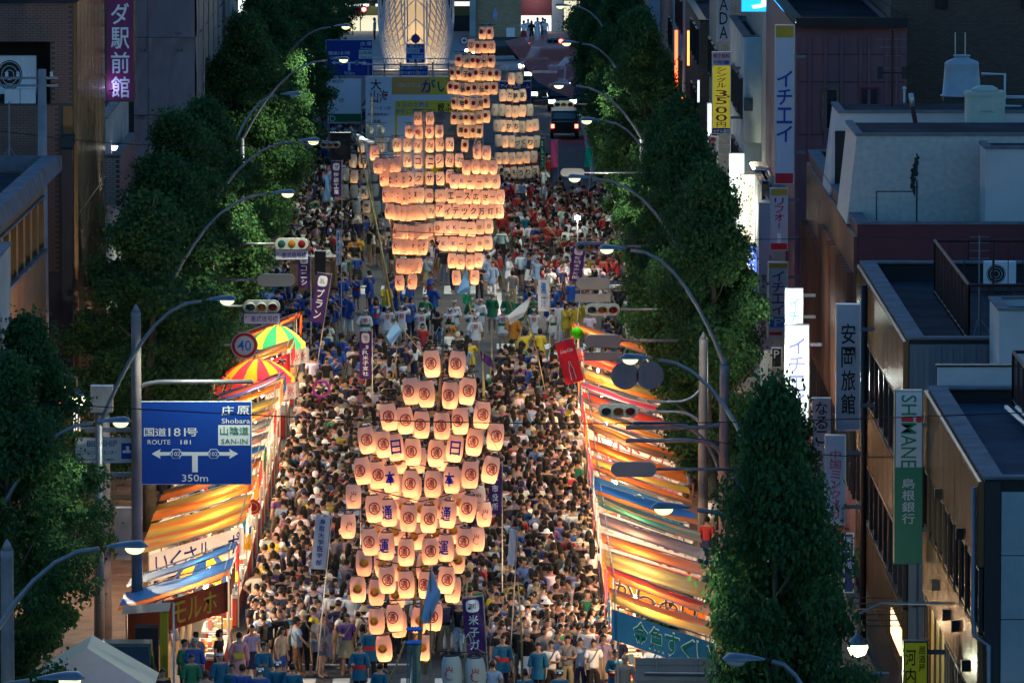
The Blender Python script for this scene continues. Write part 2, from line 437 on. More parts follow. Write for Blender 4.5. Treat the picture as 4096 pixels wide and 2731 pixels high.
# free standing tapered poles with arms (signals and signs hang on them)
def pole(x, y, h, label, r=0.13, m='pole_metal'):
    t = thing('traffic_pole', label, 'pole', (x, y, 0.1), 0, 'tapered steel traffic poles')
    MB().tube([(0, 0, 0), (0, 0, h - .25), (0, 0, h - .1)], [r * 1.25, r, r], 14, m).tube([(0, 0, h - .1), (0, 0, h + .12)], [r, 0.02], 14, m).build('shaft', t, smooth=True)
    MB().tube([(0, 0, 0), (0, 0, 0.06)], r * 1.8, 14, m).build('base_plate', t)
    return t
def bend(t, z0, x1, z1, r=0.05, name='arm', rr=0.8, dz=-1):
    # arm that leaves the pole at z0, curves and runs level at z1 out to x1 (relative)
    s = 1 if x1 > 0 else -1
    h = z1 - z0
    pts = [(0, 0, z0)] + [(s * rr * (1 - math.cos(a)), 0, z0 + h * math.sin(a)) for a in [PI / 2 * k / 8 for k in range(1, 9)]] + [(x1, 0, z1)]
    return MB().tube(pts, r, 9, 'lamp_metal').build(name, t, smooth=True)
p1 = pole(6.45, 212, 7.0, 'tall tapered pole carrying the signal that hangs by the round sign backs')
bend(p1, 5.75, -1.6, 5.05, 0.045, rr=.8); bend(p1, 4.1, -1.6, 4.75, 0.045, rr=.8)
p2 = pole(6.6, 198, 7.6, 'tall tapered pole with an arm holding two round sign backs')
bend(p2, 3.6, -2.5, 5.9, 0.05, rr=1.4); bend(p2, 6.0, -2.7, 5.78, 0.06, rr=.7); bend(p2, 4.7, -2.7, 5.42, 0.06, rr=.7)
p3 = pole(-9.25, 192, 9.6, 'tall tapered pole carrying the big blue route sign')
bend(p3, 9.0 - 1.6, 3.1, 7.65, 0.06, rr=.8); MB().box((-1.5, .05, 6.3), (0, .12, 6.42), 'lamp_metal').box((-1.5, .05, 5.1), (0, .12, 5.22), 'lamp_metal').build('bracket', p3)
p4 = pole(-10.3, 194.5, 7.2, 'thick grey utility pole behind the convention centre sign', 0.2)
MB().box((-.3, -.3, 6.6), (.3, .25, 7.3), 'lamp_metal').build('junction_box', p4)
MB().box((.35, -.2, 2.6), (.8, .2, 4.0), 'pole_metal').build('control_box', p4)
p5 = pole(at_z(28, 2200, 9).x, at_z(28, 2200, 9).y, 9.0, 'tapered pole at the edge beside the front ginkgo')
c6 = at_y(3164, 2395, 157); p6 = pole(c6.x, 157, c6.z, 'tapered pole standing before the ginkgo near the glass globe lamp')
p7 = pole(-9.3, 230, 5.5, 'tapered pole holding the signal beside the speed limit sign', .1)
p8 = pole(-9.6, 255, 5.6, 'tapered pole holding the back facing signal beside the bright leaves', .1)

# signals
mat('signal_body', (0.27, 0.28, 0.26), 0.5)
mat('lens_green', (0.01, 0.05, 0.05), 0.15); mat('lens_amber', (0.22, 0.09, 0.005), 0.15); mat('lens_red', (0.12, 0.004, 0.008), 0.15)
mat('lens_red_lit', (1, 0.05, 0.03), 0.3, emit=22, ecol=(1, 0.03, 0.02))
def signal(px, py, Y, label, back=False, w=1.18, lit=False, plate=None, hoods=True, frame=False, arm=None):
    c = at_y(px, py, Y)
    t = thing('traffic_signal', label, 'traffic signal', c, 0, 'horizontal three lens signals')
    h = w * 0.33; n = 8; r = h / 2
    prof = [((w / 2 - r) + r * math.cos(a), r * math.sin(a)) for a in [-PI / 2 + PI * k / n for k in range(n + 1)]] + \
           [(-(w / 2 - r) - r * math.cos(a), -r * math.sin(a)) for a in [-PI / 2 + PI * k / n for k in range(n + 1)]]
    sgn = 1 if back else -1
    MB().hexa([(x, -.09, z) for x, z in prof], [(x, .09, z) for x, z in prof], 'signal_body').build('housing', t)
    order = ['lens_green', 'lens_amber', 'lens_red']
    if back: order = order[::-1]
    for i, l in enumerate(order):
        x = (i - 1) * w * 0.30; R = w * 0.115
        if lit and l == 'lens_red': l = 'lens_red_lit'
        pr = [(R * math.cos(2 * PI * k / 18), R * math.sin(2 * PI * k / 18)) for k in range(18)]
        y0 = sgn * 0.095
        mb = MB(); mb.add([(x, y0 + sgn * .04, 0)] + [(x + a, y0, b) for a, b in pr], [(0, 1 + k, 1 + (k + 1) % 18) for k in range(18)], l)
        mb.build('lens', t, smooth=True)
        if hoods:
            hd = MB(); R2 = R * 1.12
            ang = [-0.25 * PI + 1.5 * PI * k / 14 for k in range(15)]
            vs = []
            for a in ang:
                L = 0.24 * max(0.15, (1 + math.sin(a)) / 2)
                vs += [(x + R2 * math.cos(a), y0, R2 * math.sin(a)), (x + R2 * math.cos(a), y0 + sgn * L, R2 * math.sin(a) - L * .15)]
            hd.add(vs, [(2 * k, 2 * k + 1, 2 * k + 3, 2 * k + 2) for k in range(14)], 'signal_body')
            hd.build('hood', t, smooth=True)
    if plate:
        pl = MB().box((-w * .48, -.02, -h / 2 - .36), (w * .48, .02, -h / 2 - .04), 'sign_white').box((-w * .5, -.012, -h / 2 - .38), (w * .5, .012, -h / 2 - .02), 'text_blue').build('plate', t)
        MB().text(plate, (0, -.026, -h / 2 - .2), w * .88, .2, 'text_blue').build('lettering', pl)
    if frame:
        fr = MB().tube([(-w * .52, .05, -h * .55), (w * .52, .05, -h * .55)], .03, 6, 'signal_body')
        for k in (-1, 0, 1): fr.tube([(k * w * .3, .12, -h * .9 - .1), (k * w * .3, .12, h * .3)], .02, 6, 'lamp_metal')
        fr.build('bracket_frame', t)
        MB().box((-w * .52, -.02, -h * .95 - .28), (w * .52, .02, -h * .95), 'signal_body').build('plate', t)
    if arm is not None:
        MB().tube([(w * .5 * (1 if arm > 0 else -1), 0, 0), (arm, 0, 0)], .04, 8, 'lamp_metal').build('arm', t, smooth=True)
    return t
mat('sign_white', (0.55, 0.54, 0.56), 0.55)
signal(1047, 1225, 230, 'cream signal with dark lenses and blue lettered plate below', plate='時差式信号機', arm=-1.9)
signal(1167, 975, 255, 'grey signal facing away with blue lettered plate beside bright leaves', plate='時差式信号機', arm=-2.2, hoods=False)
signal(1105, 1120, 238, 'pale signal housing seen from above between the two lettered signals', back=True, w=1.25, arm=-1.9)
signal(1320, 578, 318, 'cream signal in front of the black speaker of the truck', w=0.92, arm=-2.5)
signal(2473, 1641, 211.6, 'dark signal with amber centre lens over the striped stall tarps')
signal(2410, 1237, 241, 'signal over the yellow robed group at the crossing', arm=3.4)
signal(2358, 985, 250, 'signal beside the purple newspaper banner', w=1.0, arm=3.5)
signal(2255, 418, 360, 'small dark signal in front of the dark truck roof', w=1.05, arm=4)
signal(2372, 1133, 245, 'back of a signal with its frame at the crossing corner', back=True, w=1.15, frame=True, arm=3.4)
signal(2412, 1362, 228, 'back of a signal with its frame over the red stall tarps', back=True, w=1.15, frame=True, arm=3.4)
signal(2290, 690, 300, 'back of a small signal right over a lit street lamp', back=True, w=1.0, arm=3.5)
signal(2535, 1876, 190, 'round ended back of a signal on two pipe arms', back=True, w=1.2, arm=2.9)
signal(1432, 38, 440, 'far signal showing bright red against the station doors', w=1.2, lit=True, arm=-4)
signal(2222, 164, 400, 'far signal showing red near the passing cars', w=1.0, lit=True, arm=3.0)

# ------------------------------------------------------------------ road signs
mat('sign_blue', (0.004, 0.045, 0.30), 0.5); mat('sign_red', (0.42, 0.01, 0.02), 0.5); mat('sign_grey', (0.20, 0.19, 0.20), 0.6, noise=0.15, nscale=1.5)
def route_sign(x0, y0, x1, y1, Y, label):
    a = at_y(x0, y0, Y); b = at_y(x1, y1, Y); w = b.x - a.x; h = a.z - b.z; c = (a + b) / 2
    t = thing('route_sign', label, 'road sign', (c.x, Y, c.z), 0)
    MB().box((-w / 2, -.02, -h / 2), (w / 2, .03, h / 2), 'text_white').box((-w / 2 + .02, -.026, -h / 2 + .02), (w / 2 - .02, .02, h / 2 - .02), 'sign_blue').build('panel', t)
    L = MB(); yy = -.034
    def T(s, u, v, ww, hh, m='text_white'): L.text(s, ((u - .5) * w, yy, (.5 - v) * h), ww * w, hh * h, m)
    T('庄', .79, .11, .11, .11); T('原', .925, .11, .11, .11); T('Shobara', .86, .235, .25, .06)
    T('国', .098, .37, .09, .10); T('道', .20, .37, .10, .10); T('181', .345, .37, .15, .10); T('号', .475, .37, .10, .10)
    T('ROUTE', .185, .49, .20, .055); T('181', .42, .49, .09, .055)
    L.build('lettering', t)
    E_ = MB().box((.205 * w, -.031, -.03 * h), (.485 * w, -.024, .215 * h), 'text_white')
    MB_ = E_.build('green_panel', t)
    L2 = MB(); yy = -.038
    L2.text('山陰道', (.347 * w, yy, .145 * h), .25 * w, .10 * h, 'text_green'); L2.text('SAN-IN', (.347 * w, yy, .02 * h), .23 * w, .06 * h, 'text_green')
    L2.build('lettering', MB_)
    A = MB(); z = -.13 * h; hh = .022 * h; yy = -.030
    A.add([(-.38 * w, yy, z), (-.30 * w, yy, z + .06 * h), (-.31 * w, yy, z + hh), (.31 * w, yy, z + hh), (.30 * w, yy, z + .06 * h), (.38 * w, yy, z), (.30 * w, yy, z - .06 * h), (.31 * w, yy, z - hh), (.025 * w, yy, z - hh), (.025 * w, yy, z - .22 * h), (-.025 * w, yy, z - .22 * h), (-.025 * w, yy, z - hh), (-.31 * w, yy, z - hh), (-.30 * w, yy, z - .06 * h)],
          [(0, 1, 2), (0, 2, 12), (0, 12, 13), (2, 3, 8, 11), (2, 11, 12), (3, 7, 8), (3, 4, 5), (3, 5, 7), (5, 6, 7), (8, 9, 10, 11)], 'text_white')
    A.build('arrow', t)
    for sx in (-1, 1):
        x = sx * .165 * w; r = .058 * w
        pts = [(x + r * math.cos(PI / 3 * k), -.035, z + r * .86 * math.sin(PI / 3 * k)) for k in range(6)]
        r2 = r * .85; p2_ = [(x + r2 * math.cos(PI / 3 * k), -.039, z + r2 * .86 * math.sin(PI / 3 * k)) for k in range(6)]
        s = MB().poly(pts[::-1], 'text_white').poly(p2_[::-1], 'sign_blue').build('route_badge', t)
        MB().text('102', (x, -.043, z), r * 1.25, r * .62, 'text_white').build('number', s)
    MB().text('350m', (0, -.034, -.42 * h), .23 * w, .085 * h, 'text_white').build('distance', t)
    return t
route_sign(551, 1604, 1008, 1937, 192, 'big blue route sign reading 350m in front of the stalls')
route_sign(1303, 160, 1491, 305, 378, 'far blue route sign half hidden by leaves near the station')
# convention centre sign
a = at_y(300, 1748, 192.3); b = at_y(541, 1852, 192.3); w = b.x - a.x; h = a.z - b.z
t = thing('direction_sign', 'white convention centre sign with blue ship picture beside the big blue sign', 'road sign', ((a.x + b.x) / 2, 192.3, (a.z + b.z) / 2))
mat('sign_cream', (0.50, 0.51, 0.46), 0.5)
MB().box((-w / 2, -.02, -h / 2), (w / 2, .03, h / 2), 'sign_blue').box((-w / 2 + .015, -.025, -h / 2 + .015), (w / 2 - .015, .02, h / 2 - .015), 'sign_cream').build('panel', t)
MB().text('BIG SHIP', (-.05 * w, -.03, .26 * h), .5 * w, .25 * h, 'text_blue').text('コンベンションセンター', (-.12 * w, -.03, -.08 * h), .64 * w, .17 * h, 'text_blue').text('Convention Center', (-.14 * w, -.03, -.34 * h), .6 * w, .13 * h, 'text_blue').build('lettering', t)
MB().box((.27 * w, -.03, -.33 * h), (.45 * w, -.02, .28 * h), 'sign_blue').box((.29 * w, -.034, -.1 * h), (.43 * w, -.03, .0 * h), 'text_white').box((.35 * w, -.034, 0), (.40 * w, -.03, .16 * h), 'text_white').build('pictogram', t)
# speed limit sign
def disc(mb, c, r, m, n=36, y=0): 
    mb.add([(c[0], y, c[2])] + [(c[0] + r * math.cos(2 * PI * k / n), y, c[2] + r * math.sin(2 * PI * k / n)) for k in range(n)], [(0, 1 + k, 1 + (k + 1) % n) for k in range(n)], m); return mb
c = at_y(978, 1381, 226)
t = thing('speed_limit_sign', 'round speed limit 40 sign over the takoyaki stall', 'road sign', c)
mb = MB().lathe([(.40, -.02), (.42, 0), (.40, .02)], 36, (0, 0, 0), 'sign_grey'); 
for i, v in enumerate(mb.v): mb.v[i] = (v[0], v[2], v[1])
mb.build('back_plate', t)
f_ = MB(); disc(f_, (0, 0, 0), .415, 'text_white', y=-.025); disc(f_, (0, 0, 0), .40, 'sign_red', y=-.028); disc(f_, (0, 0, 0), .30, 'sign_white', y=-.031); f_.build('face', t)
mat('num_blue', (0.0, 0.16, 0.55), 0.5)
MB().text('40', (0, -.035, 0), .42, .33, 'num_blue').build('number', t)
MB().tube([(-1.4, .06, 0), (.1, .06, 0)], .035, 8, 'pole_metal').build('arm', t)
# round sign backs
for k, px in enumerate((2500, 2600)):
    c = at_y(px, 1502, 198)
    t = thing('round_sign', ['grey back of a round road sign, the one nearer the crowd', 'grey back of a round road sign, the one nearer the poles'][k], 'road sign', c)
    mb = MB().lathe([(.37, -.02), (.385, 0), (.37, .02)], 36, (0, 0, 0), 'sign_grey')
    for i, v in enumerate(mb.v): mb.v[i] = (v[0], v[2], v[1])
    mb.build('plate', t)
    for x in (-.16, .0, .16): MB().box((x - .012, -.04, -.33), (x + .012, -.018, .33), 'sign_grey').build('rib', t)
    MB().box((-.1, -.043, -.27), (-.02, -.04, -.22), 'num_blue').build('sticker', t)
c = at_y(2710, 2690, 153)
t = thing('guide_sign', 'grey back of a big rectangular guide sign at the bottom edge', 'road sign', c)
MB().box((-.9, 0, -.45), (.9, .05, .32), 'sign_grey').build('plate', t)
for z in (.2, -.15): MB().box((-.9, -.03, z - .02), (.9, -.002, z + .02), 'sign_grey').build('rib', t)
MB().tube([(-.7, -.1, .02), (1.1, -.1, .0), (4.5, -.1, .0)], .04, 8, 'lamp_metal').build('arm', t)
for x in (-.45, .4): MB().box((x - .02, -.06, -.4), (x + .02, -.03, .3), 'lamp_metal').build('clamp', t)
# ------------------------------------------------------------------ buildings
mat('brick_tile', (0.20, 0.115, 0.095), 0.75, noise=0.25, nscale=1.2)
mat('brick_pale', (0.34, 0.25, 0.20), 0.75, noise=0.2, nscale=1.2)
mat('mortar', (0.08, 0.065, 0.06), 0.9)
mat('tan_metal', (0.16, 0.095, 0.05), 0.26, 0.55, noise=0.15, nscale=0.6)
mat('tan_wall', (0.32, 0.17, 0.075), 0.7, noise=0.18, nscale=0.7)
mat('grey_coping', (0.15, 0.155, 0.175), 0.9, spec=0.05, noise=0.3, nscale=1.5)
mat('roof_dark', (0.03, 0.04, 0.05), 0.95, spec=0.02, noise=0.4, nscale=0.5)
mat('roof_blue', (0.04, 0.06, 0.085), 0.95, spec=0.02, noise=0.35, nscale=0.7)
mat('white_wall', (0.46, 0.46, 0.47), 0.8, noise=0.15, nscale=0.6)
mat('stained_wall', (0.42, 0.41, 0.39), 0.85, noise=0.16, nscale=6)
mat('maroon_wall', (0.11, 0.026, 0.036), 0.7, noise=0.15, nscale=0.6)
mat('mauve_wall', (0.16, 0.075, 0.090), 0.7, noise=0.12, nscale=0.6)
mat('orange_lit_face', (0.13, 0.05, 0.03), 0.5, noise=0.2, nscale=0.8)  # orange light falling on the maroon street face, put into its colour
mat('rib_blue', (0.12, 0.14, 0.17), 0.55, 0.2)
mat('sheet', (0.24, 0.175, 0.185), 0.75, trans=0.15, noise=0.25, nscale=0.35)
mat('concrete_pale', (0.33, 0.36, 0.36), 0.85, noise=0.25, nscale=0.7)
mat('brick_brown_far', (0.14, 0.085, 0.06), 0.8, kind='brick', col2=[(0.06, 0.045, 0.04)], p=1.0)
mat('tile_pale_far', (0.30, 0.31, 0.28), 0.7, kind='brick', col2=[(0.14, 0.14, 0.13)], p=1.0)
mat('yellow_board', (0.30, 0.24, 0.01), 0.5)
mat('moss', (0.03, 0.035, 0.03), 0.9, noise=0.5, nscale=4)
mat('rust_stain', (0.17, 0.11, 0.06), 0.9, noise=0.4, nscale=3)

def building(name, label, x0, x1, y0, y1, z1, wall, roof='roof_dark', par=0.5, coping='grey_coping', z0=0.1, cat='building', ct=0.3):
    t = thing(name, label, cat, (x0 if x0 > 0 else x1, y0, 0))
    ox = t.location.x
    X0, X1, D = x0 - ox, x1 - ox, y1 - y0
    mb = MB(); h = z1 - par
    mb.box((X0, 0, z0), (X1, D, h), wall); mb.build('wall', t)
    MB().quad((X0 + .2, .2, h + .02), (X1 - .2, .2, h + .02), (X1 - .2, D - .2, h + .02), (X0 + .2, D - .2, h + .02), roof).build('roof', t)
    if par > 0:
        w = 0.22
        for a, b in (((X0, 0, h), (X1, w, z1)), ((X0, D - w, h), (X1, D, z1)), ((X0, w, h), (X0 + w, D - w, z1)), ((X1 - w, w, h), (X1, D - w, z1))):
            MB().box(a, b, wall).build('parapet', t)
        c = ct
        for a, b in (((X0 - .04, -.04, z1 + .003), (X1 + .04, c, z1 + .06)), ((X0 - .04, D - c, z1 + .003), (X1 + .04, D + .04, z1 + .06)),
                     ((X0 - .04, c, z1 + .003), (X0 + c, D - c, z1 + .055)), ((X1 - c, c, z1 + .003), (X1 + .04, D - c, z1 + .055))):
            MB().box(a, b, coping).build('coping', t)
    return t
def fwin(t, x, y0, y1, z0, z1, side, fr='aluminium', gl='glass_dark', nm=1, d=0.09):
    # window in a facade that faces the street; side +1 when the facade looks towards +x
    f = MB(); e = 0.06; s = side
    f.box((x, y0, z0), (x + s * d, y0 + e, z1), fr).box((x, y1 - e, z0), (x + s * d, y1, z1), fr).box((x, y0 + e, z0), (x + s * d, y1 - e, z0 + e), fr).box((x, y0 + e, z1 - e), (x + s * d, y1 - e, z1), fr)
    for k in range(1, nm):
        yy = y0 + (y1 - y0) * k / nm; f.box((x, yy - .025, z0 + e), (x + s * d, yy + .025, z1 - e), fr)
    w = f.build('window', t)
    MB().box((x + s * .005, y0 + e, z0 + e), (x + s * .03, y1 - e, z1 - e), gl).build('pane', w)
    return w
def nwin(t, x0, x1, y, z0, z1, fr='aluminium', gl='glass_dark', nm=1, d=0.09):
    f = MB(); e = 0.07
    f.box((x0, y - d, z0), (x0 + e, y, z1), fr).box((x1 - e, y - d, z0), (x1, y, z1), fr).box((x0 + e, y - d, z0), (x1 - e, y, z0 + e), fr).box((x0 + e, y - d, z1 - e), (x1 - e, y, z1), fr)
    for k in range(1, nm):
        xx = x0 + (x1 - x0) * k / nm; f.box((xx - .02, y - d, z0 + e), (xx + .02, y, z1 - e), fr)
    w = f.build('window', t)
    MB().box((x0 + e, y - .03, z0 + e), (x1 - e, y - .004, z1 - e), gl).build('pane', w)
    return w
mat('curtain', (0.26, 0.36, 0.38), 0.8, noise=0.2, nscale=6, stretch=(6, 1, .3))

# ---- right, nearest: bank building with brown metal bands
R1 = building('bank_building', 'three storey bank building with brown metal bands and yellow ground floor behind the green sign', 10.5, 24, 151, 170, 9.8, 'black', 'roof_blue', par=0.35, coping='grey_coping', ct=0.4)
for k in range(10):
    y0 = k * 1.9 + .01; y1 = (k + 1) * 1.9 - .01
    for (z0, z1) in ((7.95, 9.75), (5.0, 6.5)):
        p = MB().box((-.12, y0, z0), (-.004, y1, z1), 'tan_metal')
        for q in range(6):
            p.box((-.14, y0 + .1 + q * .3, z0 + .02), (-.121, y0 + .22 + q * .3, z1 - .02), 'tan_metal')
        p.build('panel', R1)
    MB().box((-.16, y1 - .04, 6.5), (-.06, y1 + .04, 7.95), 'tan_metal').build('mullion', R1)
    fwin(R1, -.02, y0 + .08, y1 - .08, 6.55, 7.9, -1, 'dark_metal')
    MB().box((-.10, y1 - .05, .1), (-.01, y1 + .05, 5.0), 'tan_metal').build('mullion', R1)
    if k in (6, 7, 8): MB().box((-.05, y0 + .1, .6), (-.004, y1 - .1, 4.95), 'yellow_board').build('yellow_panel', R1)
    else: fwin(R1, -.02, y0 + .1, y1 - .1, .6, 4.9, -1, 'dark_metal', nm=2)
for k, (y, z) in enumerate([(2.6, 5.5), (6, 5.9), (9.0, 5.75), (13, 5.9), (4.6, 8.1), (12, 8.1)]):
    MB().box((-.30, y - .07, z - .12), (-.14, y + .07, z + .12), 'dark_metal').build('bracket_light', R1)
# near wall of pale metal
for z in [.1 + 1.35 * k for k in range(7)]:
    MB().box((.35, -.06, z + .01), (13.5, -.004, z + 1.34), 'rib_pale' if 'rib_pale' in MATS else mat('rib_pale', (0.27, 0.31, 0.33), 0.6, noise=0.08) and 'rib_pale').build('siding_panel', R1)
MB().box((0, -.09, .1), (.33, -.004, 9.75), 'dark_metal').build('corner_trim', R1)
MB().tube([(-.2, .3, 9.6), (-.2, .3, 6.9), (-.2, .05, 6.5), (.1, -.12, 6.3), (.1, -.12, .1)], .05, 8, 'lamp_metal').build('downpipe', R1, smooth=True)
# roof rail (balustrade) of the bank
rl = MB(); 
def railing(par_, pts, h=1.1, step=.35, m='rust_metal', bars=True):
    for a, b in zip(pts[:-1], pts[1:]):
        a = Vector(a); b = Vector(b); n = max(1, int((b - a).length / step))
        MB().tube([a + Vector((0, 0, h)), b + Vector((0, 0, h))], .045, 6, m).build('handrail', par_)
        MB().tube([a + Vector((0, 0, .12)), b + Vector((0, 0, .12))], .03, 6, m).build('rail', par_)
        for i in range(n + 1):
            p = a.lerp(b, i / n); r = .035 if i % 4 == 0 else .014
            if i % 4 and not bars: continue
            MB().tube([p, p + Vector((0, 0, h))], r, 5, m).build('baluster' if i % 4 else 'rail_post', par_)
rt_ = thing('roof_railing', 'dark rusty railing round the roof terrace of the bank building', 'railing', (12.4, 155, 9.5))
railing(rt_, [(0, 14, 0), (0, 4.5, 0)], 1.25, .4); railing(rt_, [(.0, 14, 0), (8, 14, 0)], 1.25, 1.0, bars=False); railing(rt_, [(0, 4.5, 0), (8, 4.5, 0)], 1.25, 1.0, bars=False)
th = thing('roof_parapet_block', 'pale low block wall at the far end of the bank roof', 'wall', (10.9, 171.5, 9.0))
MB().box((-.1, 0, 0), (3.0, .3, 1.15), 'white_wall').build('wall', th); MB().box((-.15, -.03, 1.153), (3.05, .33, 1.2), 'dark_metal').build('coping', th)
t = thing('roof_duct', 'bundle of grey pipes lying on the roof of the bank', 'pipe', (13.0, 158, 9.5))
for k in range(3): MB().tube([(-.9 + .25 * k, 9, .15), (-.6 + .2 * k, 3, .12), (1.5, 1 + .2 * k, .12), (5, .8 + .2 * k, .12)], .06, 6, 'aluminium').build('pipe', t, smooth=True)

# ---- second building right
R2 = building('office_building', 'brown banded office building with caged roof deck behind the inn sign', 10.6, 26, 180, 203, 10.0, 'black', 'roof_dark', par=0.5, coping='grey_coping', ct=0.4)
for k in range(10):
    y0 = k * 2.3 + .01; y1 = (k + 1) * 2.3 - .01
    for (z0, z1) in ((8.3, 9.95), (4.95, 6.5), (1.6, 3.2)):
        p = MB().box((-.12, y0, z0), (-.004, y1, z1), 'tan_metal')
        for q in range(7): p.box((-.14, y0 + .12 + q * .3, z0 + .02), (-.121, y0 + .22 + q * .3, z1 - .02), 'tan_metal')
        p.build('panel', R2)
    fwin(R2, -.02, y0 + .06, y1 - .06, 6.55, 8.25, -1, 'dark_metal'); fwin(R2, -.02, y0 + .06, y1 - .06, 3.25, 4.9, -1, 'dark_metal')
MB().tube([(-.22, 17, 9.9), (-.22, 17, .2)], .09, 8, 'dark_metal').build('downpipe', R2, smooth=True)
for z0, z1 in ((.1, 3.3), (3.3, 6.6), (6.6, 9.9)):
    for k in range(7):
        p = MB().box((.02 + 2.1 * k, -.06, z0 + .01), (2.08 + 2.1 * k, -.004, z1 - .01), 'rib_blue')
        for q in range(7): p.box((.1 + 2.1 * k + q * .29, -.10, z0 + .03), (.22 + 2.1 * k + q * .29, -.061, z1 - .03), 'rib_blue')
        p.build('siding_panel', R2)
R2b = building('stair_house', 'pale rust streaked stair house at the front of the caged roof deck', 12.6, 20, 176.4, 179.8, 11.05, 'white_wall', 'roof_dark', par=0.2, ct=.25)
MB().box((2.2, -.05, 9.3), (2.26, -.003, 10.8), 'rust_stain').box((1.6, -.05, 9.6), (1.64, -.003, 10.85), 'rust_stain').build('rust_streak', R2b)
cg = thing('roof_cage', 'rusty fence of rails and thin bars round the office roof deck', 'railing', (12.3, 183, 9.6))
railing(cg, [(0, 0, 0), (0, 14, 0)], 1.5, .35); railing(cg, [(0, 0, 0), (8, 0, 0)], 1.5, .28); railing(cg, [(0, 14, 0), (8, 14, 0)], 1.5, .4)
ac = thing('air_conditioner', 'white outdoor air conditioner unit with round fan on the office roof', 'air conditioner', at_y(4000, 1145, 199))
def acunit(t, s=1.0):
    MB().box((-.4 * s, 0, 0), (.4 * s, .3 * s, .62 * s), 'white_paint').build('case', t)
    f = MB(); disc(f, (-.1 * s, 0, .31 * s), .24 * s, 'black', y=-.004); f.build('fan_opening', t)
    g = MB()
    for k in range(6):
        a = PI * k / 6; g.box((-.1 * s - .008, -.02, .08), (-.1 * s + .008, -.01, .08 + .001), 'white_paint')
    f2 = MB(); 
    for r in (.08, .15, .22): f2.tube([(-.1 * s + r * s * math.cos(2 * PI * k / 14), -.015, .31 * s + r * s * math.sin(2 * PI * k / 14)) for k in range(15)], .006, 4, 'white_paint', cap=False)
    f2.build('fan_guard', t)
    MB().box((-.3 * s, .02, -.08), (-.25 * s, .28, 0), 'dark_metal').build('foot', t); MB().box((.25 * s, .02, -.08), (.3 * s, .28, 0), 'dark_metal').build('foot', t)
acunit(ac, 1.1)
t = thing('roof_aerial', 'thin upright aerial on a tripod within the caged roof deck', 'aerial', at_y(3915, 1345, 185))
MB().tube([(0, 0, 0), (0, 0, 2.6)], .02, 6, 'lamp_metal').build('mast', t)
for k in range(3): MB().tube([(0, 0, .5), (.35 * math.cos(k * 2.1), .35 * math.sin(k * 2.1), 0)], .012, 5, 'lamp_metal').build('leg', t)
for z in (2.0, 2.2, 2.4, 2.55): MB().tube([(-.25, 0, z), (.25, 0, z)], .01, 4, 'lamp_metal').build('element', t)

# ---- third: maroon building with orange lit slatted face
R3 = building('maroon_building', 'maroon department building with slatted street face below the white roof blocks', 10.8, 30, 209, 240, 10.6, 'maroon_wall', 'roof_dark', par=0.3, coping='grey_coping', ct=.35)
for k in range(15):
    y0 = .03 + k * 2.06
    MB().box((-.10, y0, 6.4), (-.004, y0 + 2.0, 10.25), 'orange_lit_face').build('panel', R3)
    for q in range(3): MB().box((-.30, y0 + .3 + q * .6, 4.6), (-.11, y0 + .4 + q * .6, 9.2 if k < 9 else 8.4), 'orange_lit_face').build('fin', R3)
    fwin(R3, -.02, y0 + .1, y0 + 1.9, 2.6, 6.2, -1, 'dark_metal', nm=2)
for k in range(5):
    MB().box((.03 + k * 3.2, -.05, .2), (3.2 + k * 3.2, -.004, 7.0), 'maroon_wall').build('wall_panel', R3); MB().box((.03 + k * 3.2, -.05, 7.03), (3.2 + k * 3.2, -.004, 10.2), 'maroon_wall').build('wall_panel', R3)
def block(name, label, x0, x1, y0, y1, z0, z1, wall, cop='grey_coping', cat='roof block', lean=0):
    t = thing(name, label, cat, (x0, y0, z0)); w, d, h = x1 - x0, y1 - y0, z1 - z0
    MB().hexa([(-lean, 0, 0), (w, 0, 0), (w, d, 0), (-lean, d, 0)], [(0, 0, h), (w, 0, h), (w, d, h), (0, d, h)], wall).build('wall', t)
    MB().box((-.04, -.04, h + .003), (w + .04, .18, h + .09), cop).box((-.04, .182, h + .003), (.18, d, h + .09), cop).build('coping', t)
    MB().quad((.1, .1, h + .01), (w, .1, h + .01), (w, d, h + .01), (.1, d, h + .01), 'roof_dark').build('roof', t)
    return t
def xat(px, Y): return at_y(px, 1000, Y).x
def zat(py, Y): return at_y(2048, py, Y).z
b1 = block('roof_block', 'big stained white block with black streak on the maroon building roof', xat(3425, 213), 30, 213, 219, 10.3, zat(545, 213), 'stained_wall', lean=.28)
sx = xat(3655, 213) - b1.location.x; 
mb = MB(); r = random.Random(4)
def blotch(mb, cx, cz, w, h, m, y=-.012, n=14, seed=0):
    r = random.Random(seed); pts = []
    for k in range(n):
        a = 2 * PI * k / n; q = .7 + .5 * r.random(); pts.append((cx + w * q * math.cos(a), y, cz + h * q * math.sin(a)))
    mb.add([(cx, y, cz)] + pts, [(0, 1 + k, 1 + (k + 1) % n) for k in range(n)], m); return mb
for k in range(26): q_ = k / 25; blotch(mb, sx + .07 - .16 * math.sin(q_ * 2.6) * q_ + r.gauss(0, .03), 2.05 - 1.15 * q_, .02 + .055 * math.sin(q_ * PI) * (.6 + r.random()), .05 + .05 * r.random(), 'moss', y=-.012 - .0005 * k, n=9, seed=k)
mb.box((sx + .06, -.018, .05), (sx + .1, -.003, 1.3), 'moss'); mb.box((sx - 1.1, -.010, .95), (sx + .0, -.003, .98), 'moss').box((sx - 1.12, -.010, .1), (sx - 1.09, -.003, .97), 'moss')
mb.build('mould_stain', b1)
b2 = block('roof_block', 'plain white block behind the stained one on the maroon building roof', xat(3345, 226), 30, 224.5, 229, 10.3, zat(442, 226), 'white_wall', lean=.3)
